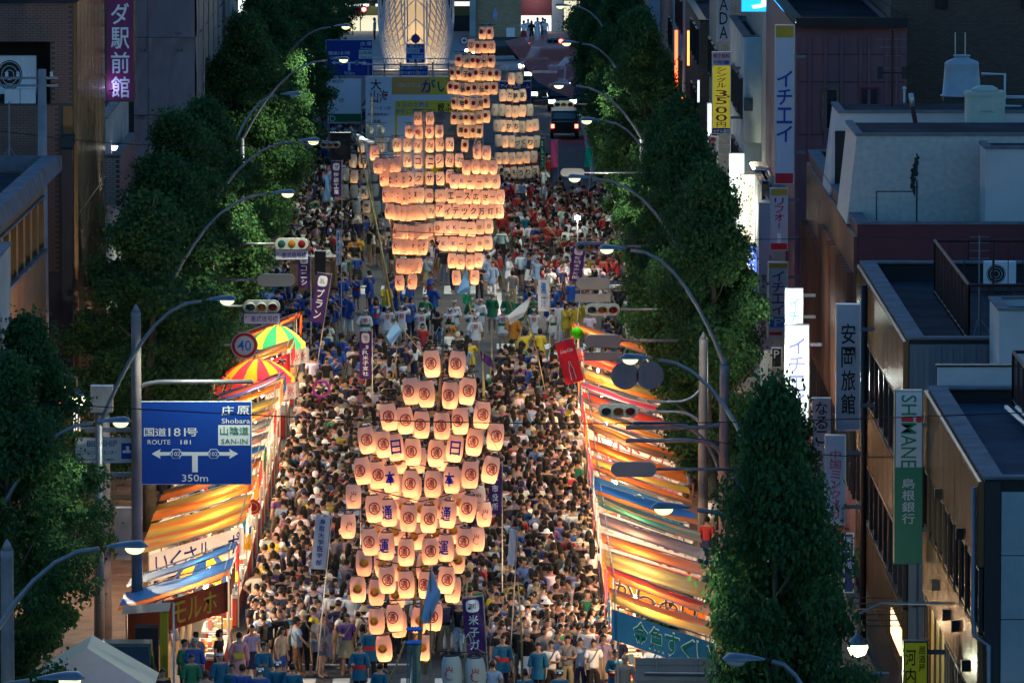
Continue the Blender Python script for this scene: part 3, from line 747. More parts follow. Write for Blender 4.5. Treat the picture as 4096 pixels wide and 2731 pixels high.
MB().box((xat(3400, 213) - b2.location.x + .1, -.02, 0.3), (xat(3400, 213) - b2.location.x + .42, -.003, 2.0), 'black').build('opening', b2)
b3 = block('roof_block', 'smooth pale block at the edge in front of the stained one', xat(3935, 210.6), 30, 210, 212.5, 10.3, zat(592, 210.6), 'white_wall')
MB().quad((-.02, 0, 0), (.0, 2, 0), (0, 2, .1), (-.02, 0, .1), 'moss').build('stain', b3)
# cooling tower box on legs
Y = 221.5; c = at_y(3943, 515, Y); t = thing('cooling_unit', 'cream square cooling unit with domed top on the roof', 'cooling unit', c)
mat('cream_unit', (0.40, 0.43, 0.36), 0.6, noise=.1)
MB().box((-.58, 0, 0), (.58, 1.1, 1.12), 'cream_unit').build('casing', t)
MB().lathe([(.42, 1.123), (.40, 1.2), (.25, 1.28), (.0, 1.3)], 20, (0, .55, 0), 'cream_unit').build('fan_dome', t, smooth=True)
MB().box((-.62, -.03, -.02), (.62, 1.13, .06), 'cream_unit').box((-.62, -.03, 1.0), (.62, 1.13, 1.08), 'cream_unit').build('flange', t)
MB().tube([(-.2, -.01, .5), (-.15, -.04, .55), (.2, -.04, .55), (.25, -.01, .5)], .02, 6, 'cream_unit').build('handle', t)
for x in (-.5, .5):
    for y in (.05, 1.0): MB().tube([(x, y, -.45), (x, y, 0)], .04, 6, 'dark_metal').build('leg', t)
# tank
Y = 232; c = at_y(3852, 390, Y); t = thing('water_tank', 'pale blue grey round water tank with domed lid on the roof', 'water tank', c)
mat('tank', (0.30, 0.34, 0.38), 0.5, noise=.1)
MB().lathe([(.68, 0), (.68, .04), (.62, .05), (.55, 1.0), (.56, 1.05), (.50, 1.12), (.24, 1.22), (.24, 1.27), (.28, 1.28), (.28, 1.32), (0, 1.33)], 28, (0, .7, 0), 'tank').build('tank_body', t, smooth=True)
MB().box((-.6, .1, -.14), (.6, 1.3, -.003), 'dark_metal').build('stand', t)
for x in (-.16, .16): MB().tube([(x, 1.5, 0), (x, 1.5, 2.0)], .02, 5, 'aluminium').build('ladder_rail', t)
t = thing('roof_piping', 'silver lagged pipes running from the tank at the roof edge', 'pipe', at_y(3925, 520, 228))
MB().tube([(0, 0, 1.75), (.72, 0, 1.75), (.72, 0, .3), (3, 0, .3)], .06, 8, 'aluminium').build('pipe', t, smooth=True)
MB().tube([(.7, .2, 1.0), (3, .2, 1.0)], .07, 8, 'aluminium').build('pipe', t, smooth=True)
MB().tube([(.6, -.2, .75), (1.2, -.2, .75), (1.2, -.2, 0)], .06, 8, 'aluminium').build('pipe', t, smooth=True)
MB().tube([(-.1, -.3, .0), (3, -.3, .05)], .07, 8, 'aluminium').build('pipe', t, smooth=True)
t = thing('vent_pipe', 'leaning rusty vent pipe with silver top on the white roof block', 'pipe', at_y(3665, 525, 221))
MB().tube([(.02, 0, 0), (-.12, 0, .75)], .075, 10, 'rust_metal').build('lower_pipe', t, smooth=True); MB().tube([(-.12, 0, .75), (-.17, 0, 1.15)], .08, 10, 'aluminium').build('upper_pipe', t, smooth=True)
t = thing('roof_vent', 'small white mushroom vent behind the aerials', 'vent', at_y(3617, 410, 227)); MB().tube([(0, 0, 0), (0, 0, .42)], .03, 8, 'white_paint').build('pipe', t); MB().lathe([(.07, .42), (.07, .46), (.0, .5)], 12, m='white_paint').build('cap', t)
t = thing('tv_aerial', 'tall aerial mast with crossed aerials before the brown brick wall', 'aerial', at_y(3568, 425, 228))
MB().tube([(0, 0, 0), (0, 0, 2.45)], .04, 8, 'rust_metal').build('mast', t)
for z, w in ((2.4, .1), (2.1, .45), (1.85, .4), (1.6, .3), (1.2, .45)): MB().tube([(-w, 0, z), (w, 0, z)], .012, 4, 'lamp_metal').build('element', t)
for x in (-.38, .38): MB().box((x - .09, -.02, .85), (x + .09, .02, 1.25), 'dark_metal').build('grid_reflector', t)
MB().tube([(-.4, 0, 1.05), (.4, 0, 1.05)], .03, 6, 'dark_metal').build('crossbar', t)

# ---- fourth: mauve ribbed building, brown brick wall and blocks farther
R4 = building('ribbed_building', 'mauve ribbed building with two dark windows under a navy roof edge', 10.75, 14.6, 250, 276, zat(100, 250), 'mauve_wall', 'roof_dark', par=.4, coping='glass_dark', ct=.4)
for x in (.0, .45, 1.0, 1.55, 2.2, 2.5, 3.1, 3.45):
    MB().box((x, -.07, .2), (x + .1, -.003, zat(150, 250)), 'mauve_wall').build('rib', R4)
for z in (zat(330, 250), zat(540, 250), zat(220, 250)): MB().box((.12, -.03, z), (3.8, -.002, z + .03), 'dark_metal').build('joint', R4)
nwin(R4, xat(3285, 250) - 10.75, xat(3352, 250) - 10.75, -.02, zat(522, 250), zat(353, 250), 'rust_stain'); nwin(R4, xat(3437, 250) - 10.75, xat(3512, 250) - 10.75, -.02, zat(560, 250), zat(350, 250), 'maroon_wall')
MB().box((.0, -.5, zat(108, 250)), (3.85, -.05, zat(70, 250)), 'glass_dark').build('eaves', R4)
R5 = building('brick_tower', 'tall dark brown brick building filling the corner behind the water tank', xat(3558, 262), 34, 262, 290, 26, 'brick_brown_far', par=.4)
ox = R5.location.x
nwin(R5, xat(3735, 262) - ox, xat(3785, 262) - ox, -.01, zat(35, 262), zat(35, 262) + 1.2, 'rust_metal'); nwin(R5, xat(4080, 262) - ox, xat(4080, 262) - ox + .9, -.01, zat(35, 262), zat(35, 262) + 1.2, 'rust_metal')
R5b = building('hotel_building', 'pale tiled building with curtained windows behind the mauve one', 10.85, 15.5, 278, 300, 24, 'tile_pale_far', par=.3)
nwin(R5b, xat(3225, 278) - 10.85, xat(3322, 278) - 10.85, -.01, zat(72, 278), zat(72, 278) + 1.9, 'dark_metal', 'curtain'); nwin(R5b, xat(3480, 278) - 10.85, xat(3560, 278) - 10.85, -.01, zat(72, 278), zat(72, 278) + 1.9, 'dark_metal', 'curtain')
mb = MB().add([(xat(3530, 278) - 10.85 - .1, -.13, zat(8, 278)), (xat(3530, 278) - 10.85 + .1, -.13, zat(8, 278)), (xat(3530, 278) - 10.85, -.13, zat(18, 278))], [(0, 2, 1)], 'sign_red'); mb.build('rescue_mark', R5b)
Rg = building('grey_office', 'grey walled office with the black lettered name down its side', 10.2, 10.7, 256, 272, zat(815, 256), 'concrete_pale', par=.1)
l = MB(); 
def vtext(mb, s, x, ztop, zbot, w, m, y=-.02, slant=0, gap=.12):
    n = len(s); hh = (ztop - zbot) / n
    for i, ch in enumerate(s):
        if ch == ' ': continue
        zc = ztop - hh * (i + .5)
        if ch == 'ー': mb.box((x - w * .06, y, zc - hh * .35), (x + w * .06, y + .003, zc + hh * .35), m); continue
        mb.text(ch, (x, y, zc), w, hh * (1 - gap), m, slant=slant)
    return mb
R6 = building('round_tank_house', 'pale concrete building with curved upper wall beside the tall white sign', 10.2, 12.6, 284, 300, zat(150, 284), 'concrete_pale', par=.2)
MB().lathe([(1.2, 8.0), (1.2, zat(160, 282))], 20, (1.2, -.1, 0), 'concrete_pale').build('curved_wall', R6, smooth=True)
MB().box((.0, -.9, zat(445, 283)), (2.0, -.0, zat(395, 283)), 'roof_blue').build('canopy', R6)
R7 = building('tiled_tower', 'pale tiled tower with blue lit sign on top', 9.9, 12.0, 305, 318, 16, 'tile_pale_far', par=.2)
R8 = building('brown_brick_shop', 'narrow brown brick building behind the yellow hotel price sign', 9.6, 11.6, 322, 345, zat(85, 322), 'brick_brown_far', par=.3, coping='glass_dark')
R9 = building('slim_white_building', 'slim white building far along the lit sign side', 9.7, 12.6, 352, 372, 12.5, 'concrete_pale', par=.3)
R10 = building('dark_building', 'dark building far along the lit sign side', 10.0, 15, 378, 410, 15.5, 'mauve_wall', par=.3)
R11 = building('olive_building', 'olive grey building at the far end of the lit sign side', 10.0, 15, 415, 460, 11.0, 'tan_wall', par=.3)
for q, (b, z0) in enumerate(((R8, 3), (R9, 2.8), (R10, 3.2), (R11, 3), (R6, 3), (R7, 3))):
    for k in range(3):
        for j in range(3):
            fwin(b, -.02, 1 + k * 4, 3.6 + k * 4, z0 + j * 2.9, z0 + 1.6 + j * 2.9, -1, 'dark_metal')

# ------------------------------------------------------------------ left side
# tan building, front
z_ = 11.6
A = at_z(232, 625, z_); B = at_z(2, 835, z_)
dirv = (B - A); dirv.z = 0
L1 = thing('tan_building', 'two storey tan panelled building with grey coping and a flat dark roof', 'building', (A.x, A.y, 0), math.atan2(-dirv.y, -dirv.x) - PI / 2)
Ln = dirv.length + 6
MB().box((-14, -Ln, .1), (-.5, 0, z_ - .6), 'tan_wall').build('wall', L1)
MB().quad((-13.6, -Ln + .4, z_ - .5), (-.6, -Ln + .4, z_ - .5), (-.6, -.4, z_ - .5), (-13.6, -.4, z_ - .5), 'roof_dark').build('roof', L1)
for k in range(14):
    y1 = -k * (Ln / 14) - .01; y0 = y1 - Ln / 14 + .02
    MB().hexa([(-.55, y0, z_ - .44), (.12, y0, z_ - .44), (.12, y1, z_ - .44), (-.55, y1, z_ - .44)], [(-.5, y0, z_), (-.02, y0, z_), (-.02, y1, z_), (-.5, y1, z_)], 'grey_coping').build('coping', L1)
MB().box((-14, .003, z_ - .44), (.1, .3, z_), 'grey_coping').build('coping', L1)
n = 22; pw = Ln / n
for k in range(n):
    y1 = -k * pw - .01; y0 = y1 - pw + .02
    for z0, z1 in ((.1, 3.5), (5.7, 8.75), (10.5, z_ - .45)):
        MB().box((-.49, y0, z0), (-.40, y1, z1), 'tan_wall').build('panel', L1)
for k in range(7):
    y1 = -1.2 - k * 2.6
    for z0, z1 in ((8.85, 10.4), (3.6, 5.6)):
        if z0 < 4 and k in (1, 4): continue
        fwin(L1, -.48, y1 - 1.9, y1, z0, z1, 1, 'tan_metal', nm=2, d=.12)
        MB().box((-.50, y1 - 2.59, z0), (-.36, y1 - 1.92, z1), 'tan_wall').build('pier', L1)
    MB().box((-.48, y1 - 2.6, 10.42), (-.30, y1 + .0, 10.49), 'grey_coping').build('lintel', L1); MB().box((-.48, y1 - 2.6, 8.75), (-.25, y1, 8.84), 'grey_coping').build('sill', L1)
a = at_y(118, 690, 214)
t = thing('roof_mast', 'thin mast on a tripod on the roof of the tan building', 'aerial', at_z(38, 665, 11.2))
MB().tube([(0, 0, 0), (0, 0, 2.0)], .03, 6, 'lamp_metal').build('mast', t)
for k in range(3): MB().tube([(0, 0, .6), (.4 * math.cos(k * 2.1 + .5), .4 * math.sin(k * 2.1 + .5), 0)], .02, 5, 'lamp_metal').build('leg', t)
L0 = building('grey_building', 'grey panelled building at the edge before the tan one', -20, xat(41, 190), 184, 190, zat(975, 190), 'concrete_pale', 'roof_blue', par=.1)
# brick building (bricks are real)
BX0, BX1, BY = -17.6, xat(297, 229), 229.0
L2 = thing('brick_building', 'tall brown brick building with a dark balcony recess and shiny tan street face', 'building', (BX1, BY, 0))
BW = BX1 - BX0; BZ = zat(12, BY)
OPX = xat(205, BY) - BX1; OZ0, OZ1 = zat(418, BY), zat(168, BY)
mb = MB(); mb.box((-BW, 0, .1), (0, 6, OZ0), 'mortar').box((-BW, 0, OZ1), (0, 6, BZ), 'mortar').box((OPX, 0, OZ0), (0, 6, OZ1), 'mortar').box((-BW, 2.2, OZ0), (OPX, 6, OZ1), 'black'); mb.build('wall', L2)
MB().box((-BW, -.12, BZ), (.1, 6.1, BZ + .35), 'roof_dark').build('coping', L2)
MB().box((.004, .0, .1), (.08, 17, BZ + .2), 'tan_metal').build('street_face', L2)
for k in range(8): MB().box((.081, .3 + 2.1 * k, .2), (.11, 2.25 + 2.1 * k, 9.3), 'tan_metal').build('metal_panel', L2); MB().box((.081, .3 + 2.1 * k, 9.35), (.11, 2.25 + 2.1 * k, BZ), 'tan_metal').build('metal_panel', L2)
MB().box((-.33, -.1, .2), (-.02, -.003, OZ0 - 0.05), 'tan_metal').build('corner_trim', L2)
def brickmesh(w, h, d, m):
    return MB().box((0, -d, 0), (w, 0, h), m).mesh('brick')
bm_ = brickmesh(.205, .066, .02, 'brick_tile')
cells = []
ch = .081; cw = .222
nrow = int((BZ - 7.5) / ch)
for r_ in range(nrow):
    z = BZ - ch * (r_ + 1)
    x = -.02 - (cw * .5 if r_ % 2 else 0)
    while x - cw > -3.2:
        x0 = x - cw
        ok = not (x0 < OPX and z > OZ0 - .05 and z < OZ1) and not (z < OZ0 and x > -.36)
        if ok: cells.append((x0, z))
        x -= cw
random.shuffle(cells)
cells.sort(key=lambda c: -c[0] // 1.2)
for c in cells[:290]:
    inst('brick', bm_, L2, (c[0], -.002, c[1]))
mb = MB()
for c in cells[290:]: mb.box((c[0], -.022, c[1]), (c[0] + .205, -.002, c[1] + .066), 'brick_tile')
mb.build('brick_facing', L2, kind='stuff')
t = thing('air_conditioner', 'large white boxed air conditioner in the dark recess of the brick building', 'air conditioner', (xat(65, 229.6), 229.5, OZ0 + .3)); acunit(t, 1.3); t.scale = (1.3, 1, 1.5)
t = thing('air_conditioner', 'low pair of white outdoor units at the recess edge of the brick building', 'air conditioner', (xat(80, 229.2), 229.2, OZ0 + .02)); 
for k in (0, 1): MB().box((-.45 + .5 * k, -.1, 0), (.03 + .5 * k, .3, .45), 'white_paint').build('case', t)
t = thing('utility_pole', 'concrete utility pole in front of the brick building', 'pole', (xat(172, 226), 226, 0.1)); MB().tube([(0, 0, 0), (0, 0, zat(290, 226))], [.2, .13], 12, 'pole_metal').build('shaft', t, smooth=True)
for z in (zat(330, 226), zat(360, 226)): MB().box((-1.3, -.05, z), (.5, .05, z + .07), 'lamp_metal').build('crossarm', t)
for k in range(5): MB().lathe([(.0, 0), (.06, .02), (.04, .1), (.06, .14), (0, .18)], 8, (-1.1 + k * .35, 0, zat(330, 226) + .07), 'white_paint').build('insulator', t)
t = thing('slat_screen', 'tall dark brown louvred box on the street side of the brick building', 'screen', (-13.0, 227, 0))
MB().box((-.3, 1, 3.2), (-.1, 13.6, 11.55), 'black').build('backing', t); MB().box((-.32, .9, 11.552), (.06, 13.7, 11.9), 'roof_dark').build('cap', t)
for k in range(42): MB().box((-.099, 1.02 + k * .3, 3.2), (.02, 1.16 + k * .3, 11.5), 'rust_metal').build('slat', t)
MB().box((-.3, .72, 3.2), (.05, .97, 11.5), 'dark_metal').build('post', t)
# balcony building
L4 = building('balcony_building', 'pale building with a brick faced box balcony above the crowns', -18, -12.9, 247, 263, zat(462, 249), 'concrete_pale', 'roof_blue', par=.35)
bx = thing('box_balcony', 'brick tiled box balcony with a small garden lamp', 'balcony', (-12.42, 247, zat(820, 247)))
bh = zat(625, 247) - zat(820, 247)
MB().box((-1.7, -.02, 0), (-.02, .2, bh), 'mortar').box((-.22, .2, 0), (-.02, 11.5, bh), 'mauve_wall').box((-1.7, .2, 0), (-.22, 11.5, .2), 'mortar').build('wall', bx)
MB().box((-1.7, -.06, bh + .002), (.02, .24, bh + .06), 'grey_coping').box((-.26, .242, bh + .002), (.02, 11.5, bh + .055), 'grey_coping').build('coping', bx)
bp_ = brickmesh(.205, .068, .02, 'brick_pale'); rr = 0
while rr * .085 + .07 < bh:
    x = -.02 - (.11 if rr % 2 else 0)
    k = 0
    while x - .21 > -1.35: inst('brick', bp_, bx, (x - .21, -.022, rr * .085 + .01)); x -= .222
    rr += 1
MB().box((-1.5, 0, -3.6), (-.5, .3, -.02), 'tan_metal').build('lower_panel', bx)
t = thing('garden_lamp', 'thin post with a small white lamp standing on the box balcony', 'lamp', (xat(442, 250), 250, zat(620, 250))); MB().tube([(0, 0, 0), (0, 0, 1.15)], .015, 6, 'tan_metal').build('post', t); MB().box((-.06, -.05, 1.15), (.12, .05, 1.22), 'white_paint').build('lamp_head', t)
t = thing('flood_light', 'small glowing floodlight in the corner of the box balcony', 'lamp', (xat(460, 251), 251, zat(592, 251))); mat('flood', (1, 1, 1), emit=6); MB().box((-.11, -.03, -.07), (.11, .03, .07), 'flood').build('face', t); MB().box((-.13, .031, -.09), (.13, .1, .09), 'dark_metal').build('case', t)
# sheeted building
L5 = thing('sheeted_building', 'building under scaffolding wrapped in mauve grey sheets', 'building', (-11.95, 300, 0))
MB().box((-6, .2, .1), (-.1, 30, 21), 'black').build('wall', L5)
def sheet(x0, x1, z0, z1, seed):
    def fn(u, v):
        x = x0 + (x1 - x0) * u; z = z0 + (z1 - z0) * v
        y = -.12 + .20 * mnoise.noise(Vector((x * 1.3 + seed, z * .35, seed))) + .10 * mnoise.noise(Vector((x * 4, z * 1.3 + seed, 1))) + .12 * math.sin(v * PI) * math.sin(u * PI)
        return (x, y, z)
    return MB().grid(fn, 26, 30, 'sheet')
zs = [.5, 4.2, 7.9, zat(460, 300), zat(150, 300), 17.8, 21]
for i in range(len(zs) - 1):
    for j, (x0, x1) in enumerate(((-2.55, -1.95), (-1.95, -.0))):
        sheet(x0 + .01, x1 - .01, zs[i] + .01, zs[i + 1] - .01, i * 3 + j).build('sheet', L5, smooth=True)
def sidesheet(z0, z1, s):
    def fn(u, v):
        y = u * 30; z = z0 + (z1 - z0) * v
        return (.05 + .08 * mnoise.noise(Vector((y * .8, z * .3, s))), y, z)
    return MB().grid(fn, 40, 8, 'rib_blue')
for i in range(len(zs) - 1): sidesheet(zs[i] + .02, zs[i + 1] - .02, i).build('side_sheet', L5, smooth=True)
for k in range(6): MB().tube([(.15, k * 5.5, .1), (.15, k * 5.5, 21)], .03, 6, 'lamp_metal').build('scaffold_pole', L5)
l = MB(); 
for (px, py, s) in ((580, 200, '防音'), (725, 200, '防音'), (735, 505, '防音'), (720, 130, '防火'), (607, 510, '防')): l.text(s, (xat(px, 300) + 11.95, -.55, zat(py, 300)), None, .13, 'text_black')
l.build('lettering', L5)
L6 = building('dark_block', 'dark block farther along behind the lit white signs', -18, -12.0, 336, 400, 16, 'mauve_wall', par=.3)
for j in range(4):
    for k in range(12): fwin(L6, 0, 2 + k * 4.6, 5 + k * 4.6, 3 + j * 3.1, 4.8 + j * 3.1, 1, 'aluminium')

# ------------------------------------------------------------------ shop signs
mat('lit_white', (.1, .1, .1), 0.5, emit=.85, ecol=(0.88, 1.0, 0.92))
mat('lit_white_soft', (.1, .1, .1), 0.5, emit=0.75, ecol=(1.0, 0.97, 0.66))
mat('lit_dim', (0.42, 0.46, 0.60), 0.5, emit=0.10, ecol=(0.5, 0.6, 0.9))
mat('lit_blue', (0.05, 0.10, 0.8), 0.5, emit=0.9, ecol=(0.08, 0.16, 0.95))
mat('lit_sky', (0.02, 0.25, 0.8), 0.5, emit=1.0, ecol=(0.01, 0.32, 0.95))
mat('lit_red', (1, 0.1, 0.02), 0.5, emit=3.5, ecol=(1, 0.07, 0.02))
mat('lit_orange', (1, 0.3, 0.05), 0.5, emit=2.6, ecol=(1, 0.22, 0.04))
mat('lit_warm', (1, 0.75, 0.4), 0.5, emit=.8, ecol=(1, 0.6, 0.3))
mat('lit_text', (0.05, 0.1, 0.2), 0.5, emit=0.36, ecol=(0.30, 0.62, 1.0))
mat('lit_text_violet', (0.04, 0.04, 0.2), 0.5, emit=0.36, ecol=(0.25, 0.28, 1.0))
mat('karaoke_text', (0.10, 0.09, 0.04), 0.5)
mat('board_white', (0.40, 0.42, 0.50), 0.55)
mat('board_lilac', (0.42, 0.37, 0.41), 0.55, noise=.06)
mat('board_yellow', (0.42, 0.40, 0.03), 0.5, emit=.10, ecol=(0.9, 0.75, 0.05))
mat('board_gold', (0.38, 0.24, 0.02), 0.5); mat('board_purple', (0.17, 0.02, 0.10), 0.5, noise=.1)
mat('board_navy', (0.03, 0.025, 0.16), 0.5); mat('board_green', (0.0, 0.13, 0.085), 0.45)
mat('board_lime', (0.36, 0.40, 0.015), 0.5, emit=.05)
mat('text_wine', (0.28, 0.01, 0.04), 0.5); mat('text_pink', (0.5, 0.05, 0.12), 0.5)
def sign(name, label, x0, y0, x1, y1, Y, panel='board_white', rects=(), cols=(), depth=.25, frame='aluminium', bracket=1, fw=.03, cat='shop sign', light=None):
    a = at_y(x0, y0, Y); b = at_y(x1, y1, Y); w = b.x - a.x; h = a.z - b.z
    t = thing(name, label, cat, ((a.x + b.x) / 2, Y, (a.z + b.z) / 2))
    MB().box((-w / 2 + fw, 0, -h / 2 + fw), (w / 2 - fw, depth, h / 2 - fw), panel).build('panel', t)
    for q in (((-w / 2, -.015, -h / 2), (-w / 2 + fw, depth + .01, h / 2)), ((w / 2 - fw, -.015, -h / 2), (w / 2, depth + .01, h / 2)),
              ((-w / 2 + fw, -.015, -h / 2), (w / 2 - fw, depth + .01, -h / 2 + fw)), ((-w / 2 + fw, -.015, h / 2 - fw), (w / 2 - fw, depth + .01, h / 2))):
        MB().box(q[0], q[1], frame).build('frame', t)
    for i, (u0, v0, u1, v1, m) in enumerate(rects):
        MB().box(((u0 - .5) * w, -.006 - .001 * i, (.5 - v1) * h), ((u1 - .5) * w, -.001, (.5 - v0) * h), m).build('colour_field', t)
    if cols:
        l = MB()
        for c in cols:
            s, u, v0, v1, ww, m = c[:6]; sl = c[6] if len(c) > 6 else 0; hz = c[7] if len(c) > 7 else False
            if hz: l.text(s, ((u - .5) * w, -.02, (.5 - (v0 + v1) / 2) * h), ww * w, (v1 - v0) * h, m)
            else: vtext(l, s, (u - .5) * w, (.5 - v0) * h, (.5 - v1) * h, ww * w, m, -.02, sl)
        l.build('lettering', t)
    if bracket:
        s = 1 if t.location.x > 0 else -1
        for z in (-h * .3, h * .3): MB().box((s * w / 2, .05, z - .05), (s * (w / 2 + .38 * abs(bracket)), .12, z + .05), 'grey_coping').build('bracket', t)
    if light: plight('sign_light', t, (-.3, -1.6, 0), light[0] * .4, light[1], .3)
    return t
sign('vertical_sign', 'purple vertical sign lettered white with a violet glow at its foot', 420, -120, 541, 408, 250, 'board_purple', cols=[('シン', .5, .0, .19, .55, 'text_white'), ('ダ駅前館', .5, .24, .98, .62, 'text_white', 0)], frame='tan_metal', fw=.06)
t = S.objects['vertical_sign']; plight('sign_lamp', t, (-.3, -.35, -1.75), 4, (0.55, 0.45, 1.0), .05)
MB().box((-.36, -.42, -1.9), (-.22, -.3, -1.82), 'dark_metal').build('spot_lamp', t)
sign('vertical_sign', 'blue vertical business hotel sign by the dark block', 862, -40, 898, 212, 345, 'board_navy', cols=[('米子ビジネスホテル', .5, .06, .98, .7, 'text_white')])
sign('vertical_sign', 'glaring white lit sign above the far crowns', 946, -60, 997, 172, 352, 'lit_white')
sign('vertical_sign', 'small white and red lit sign low beside the blue hotel sign', 858, 246, 898, 300, 346, 'lit_white', [(.3, .1, .8, .5, 'lit_red')])
sign('vertical_sign', 'grey sign board between blue and white lit signs', 912, 14, 945, 205, 350, 'board_lilac', [(-.16, .1, -.02, .8, 'lit_red')])
sign('vertical_sign', 'white vertical sign with black Latin letters ADA', 2868, -60, 2921, 168, 300, 'board_white', cols=[('ADA', .5, .22, .96, .62, 'text_black')])
sign('price_sign', 'yellow vertical sign of a single room price in red figures', 2848, 208, 2923, 537, 280, 'board_yellow', [(0.04, .0, .96, .17, 'board_lilac'), (.04, .925, .96, .995, 'board_navy')],
     [('朝食無料', .5, .02, .08, .85, 'text_wine', 0, True), ('P完備', .5, .10, .155, .8, 'text_navy' if 'text_navy' in MATS else 'text_blue', 0, True), ('シングル', .5, .18, .44, .5, 'text_wine'), ('35', .5, .46, .64, .62, 'text_wine'), (',', .85, .53, .56, .18, 'text_wine'), ('00', .5, .66, .85, .62, 'text_wine'), ('円', .5, .85, .92, .5, 'text_wine'), ('ホテル真田', .5, .94, .985, .85, 'text_white', 0, True)])
sign('roof_sign', 'bright blue lit sign with a white letter J', 2964, -90, 3106, 50, 277, 'lit_sky', cols=[('J', .55, .0, .95, .5, 'lit_white')], depth=.5)
sign('vertical_sign', 'tallest white board with gold top and red foot reading four navy katakana', 3100, 100, 3176, 738, 246, 'board_white', [(.04, .0, .96, .08, 'board_gold'), (.04, .93, .96, .995, 'sign_red')], [('イチエイ', .5, .28, .74, .8, 'text_blue')])
sign('vertical_sign', 'white board with gold top, wine red katakana and red hill picture', 3080, 752, 3152, 1003, 244, 'board_white', [(.04, .02, .96, .12, 'board_gold'), (.04, .88, .96, .98, 'sign_red'), (.4, .72, .62, .88, 'text_white')], [('リフォー', .5, .15, .66, .5, 'text_wine')])
sign('parking_sign', 'dim white board with katakana over a blue parking P and red arrow', 3072, 1048, 3152, 1352, 236, 'board_white', [(.04, .02, .96, .08, 'board_gold'), (.1, .72, .92, .86, 'num_blue'), (.08, .92, .7, .96, 'sign_red')], [('イチエイ', .5, .11, .70, .62, 'board_navy'), ('P', .55, .735, .85, .45, 'board_white')])
sign('lit_sign', 'upper small glaring white lit box with pale blue katakana', 3140, 1153, 3213, 1296, 222, 'lit_white', cols=[('イチ', .5, .25, .98, .6, 'lit_text')], light=(120, (.9, 1, .9)))
sign('lit_sign', 'large glaring white lit box with violet katakana half behind leaves', 3138, 1298, 3236, 1700, 217, 'lit_white', cols=[('イチエイ', .5, .12, .86, .66, 'lit_text_violet')], light=(300, (.9, 1, .9)))
sign('lit_sign', 'white lit karaoke sign half hidden behind another', 2915, 613, 2978, 1000, 282, 'lit_white', cols=[('カラオケ スル', .7, .3, .98, .7, 'karaoke_text', .25)], light=(250, (1, .95, .7)))
sign('lit_sign', 'cream lit karaoke sign with slanted letters', 2960, 697, 3036, 980, 272, 'lit_white_soft', cols=[('カラオケスルメイル', .5, .14, .96, .4, 'karaoke_text', .3)], light=(200, (1, .95, .7)))
sign('lit_sign', 'glowing blue kitchen sign under the cream karaoke sign', 2957, 983, 3029, 1252, 268, 'lit_blue', cols=[('魚キッチン', .5, .05, .98, .72, 'lit_white')], frame='tan_metal', light=(80, (.4, .5, 1)))
sign('vertical_sign', 'grey wall board with thin black office name', 3036, 812, 3092, 1400, 250, 'board_lilac', cols=[('宮永秀昭事務所', .35, .48, .92, .36, 'text_black'), ('社会保険労務士', .8, .35, .62, .18, 'text_black')], bracket=0)
sign('vertical_sign', 'long lilac inn sign with four brushed black characters', 3345, 1217, 3441, 1722, 190, 'board_lilac', cols=[('安岡旅館', .5, .14, .88, .58, 'text_black')], depth=.35)
sign('vertical_sign', 'lilac restaurant board with brushed black kana beside the inn sign', 3249, 1592, 3322, 1960, 196, 'board_lilac', [(.0, .93, 1, 1.0, 'sign_red')], cols=[('なるこ', .5, .03, .5, .66, 'text_black'), ('神在', .3, .55, .8, .25, 'text_black')])
sign('vertical_sign', 'white board with hollow pink letters down its length', 3300, 1740, 3383, 2100, 186, 'board_white', cols=[('中国ミンクメガ', .5, .16, .93, .5, 'text_pink'), ('米子店', .85, .78, .96, .16, 'text_black')])
sign('bank_sign', 'tall bank sign in white and green with SHIMANE set sideways', 3580, 1563, 3688, 2255, 168.5, 'board_green', [(0.02, 0, .98, .44, 'board_white')], [('島根銀行', .5, .50, .77, .46, 'board_white')], depth=.45, frame='board_green', fw=.02)
t = S.objects['bank_sign']; a = at_y(3580, 1563, 168.5); b = at_y(3688, 2255, 168.5); w = b.x - a.x; h = a.z - b.z
l = MB(); l.text('SH', (.0, -.02, h * .418), h * .115, w * .55, 'text_green', R=Vector((0, 0, -1)), U=Vector((1, 0, 0))); l.text('MANE', (.0, -.02, h * .188), h * .255, w * .55, 'text_green', R=Vector((0, 0, -1)), U=Vector((1, 0, 0))); l.build('sideways_lettering', t)
l = MB(); disc(l, (w * .36, 0, h * .335), .075, 'sign_red', y=-.022); l.box((-w * .27, -.024, h * .323), (w * .16, -.021, h * .349), 'sign_red').build('red_mark', t)
sign('tavern_sign', 'yellow green tavern sign with black characters by the bank', 3613, 2563, 3712, 2790, 158, 'board_lime', cols=[('河内屋', .3, .12, 1.1, .42, 'text_black'), ('居酒屋', .75, .08, .55, .26, 'text_black')], frame='dark_metal', depth=.3)
sign('parking_sign', 'small black board with a white P by a lit shopfront', 3085, 1390, 3128, 1470, 226, 'text_black', cols=[('P', .5, .1, .55, .5, 'text_white')], bracket=0)
sign('banner_sign', 'navy printed banner hanging over the pavement under the arc arm', 3375, 2130, 3415, 2370, 180, 'board_navy', cols=[('米子駅前', .5, .05, .6, .6, 'board_white')], depth=.03, bracket=0)
sign('lit_sign', 'red neon lit vertical sign far along the shops', 2697, 120, 2713, 375, 350, 'lit_red', bracket=0)
sign('lit_sign', 'orange red lit sign under the flagpole lamp', 2747, 122, 2760, 265, 335, 'lit_orange', bracket=0)
sign('lit_sign', 'orange lit sign with white bands half way down the shop row', 2725, 384, 2745, 503, 330, 'lit_orange', [(.2, .2, .8, .35, 'lit_white'), (.2, .5, .8, .65, 'lit_white')], bracket=0)
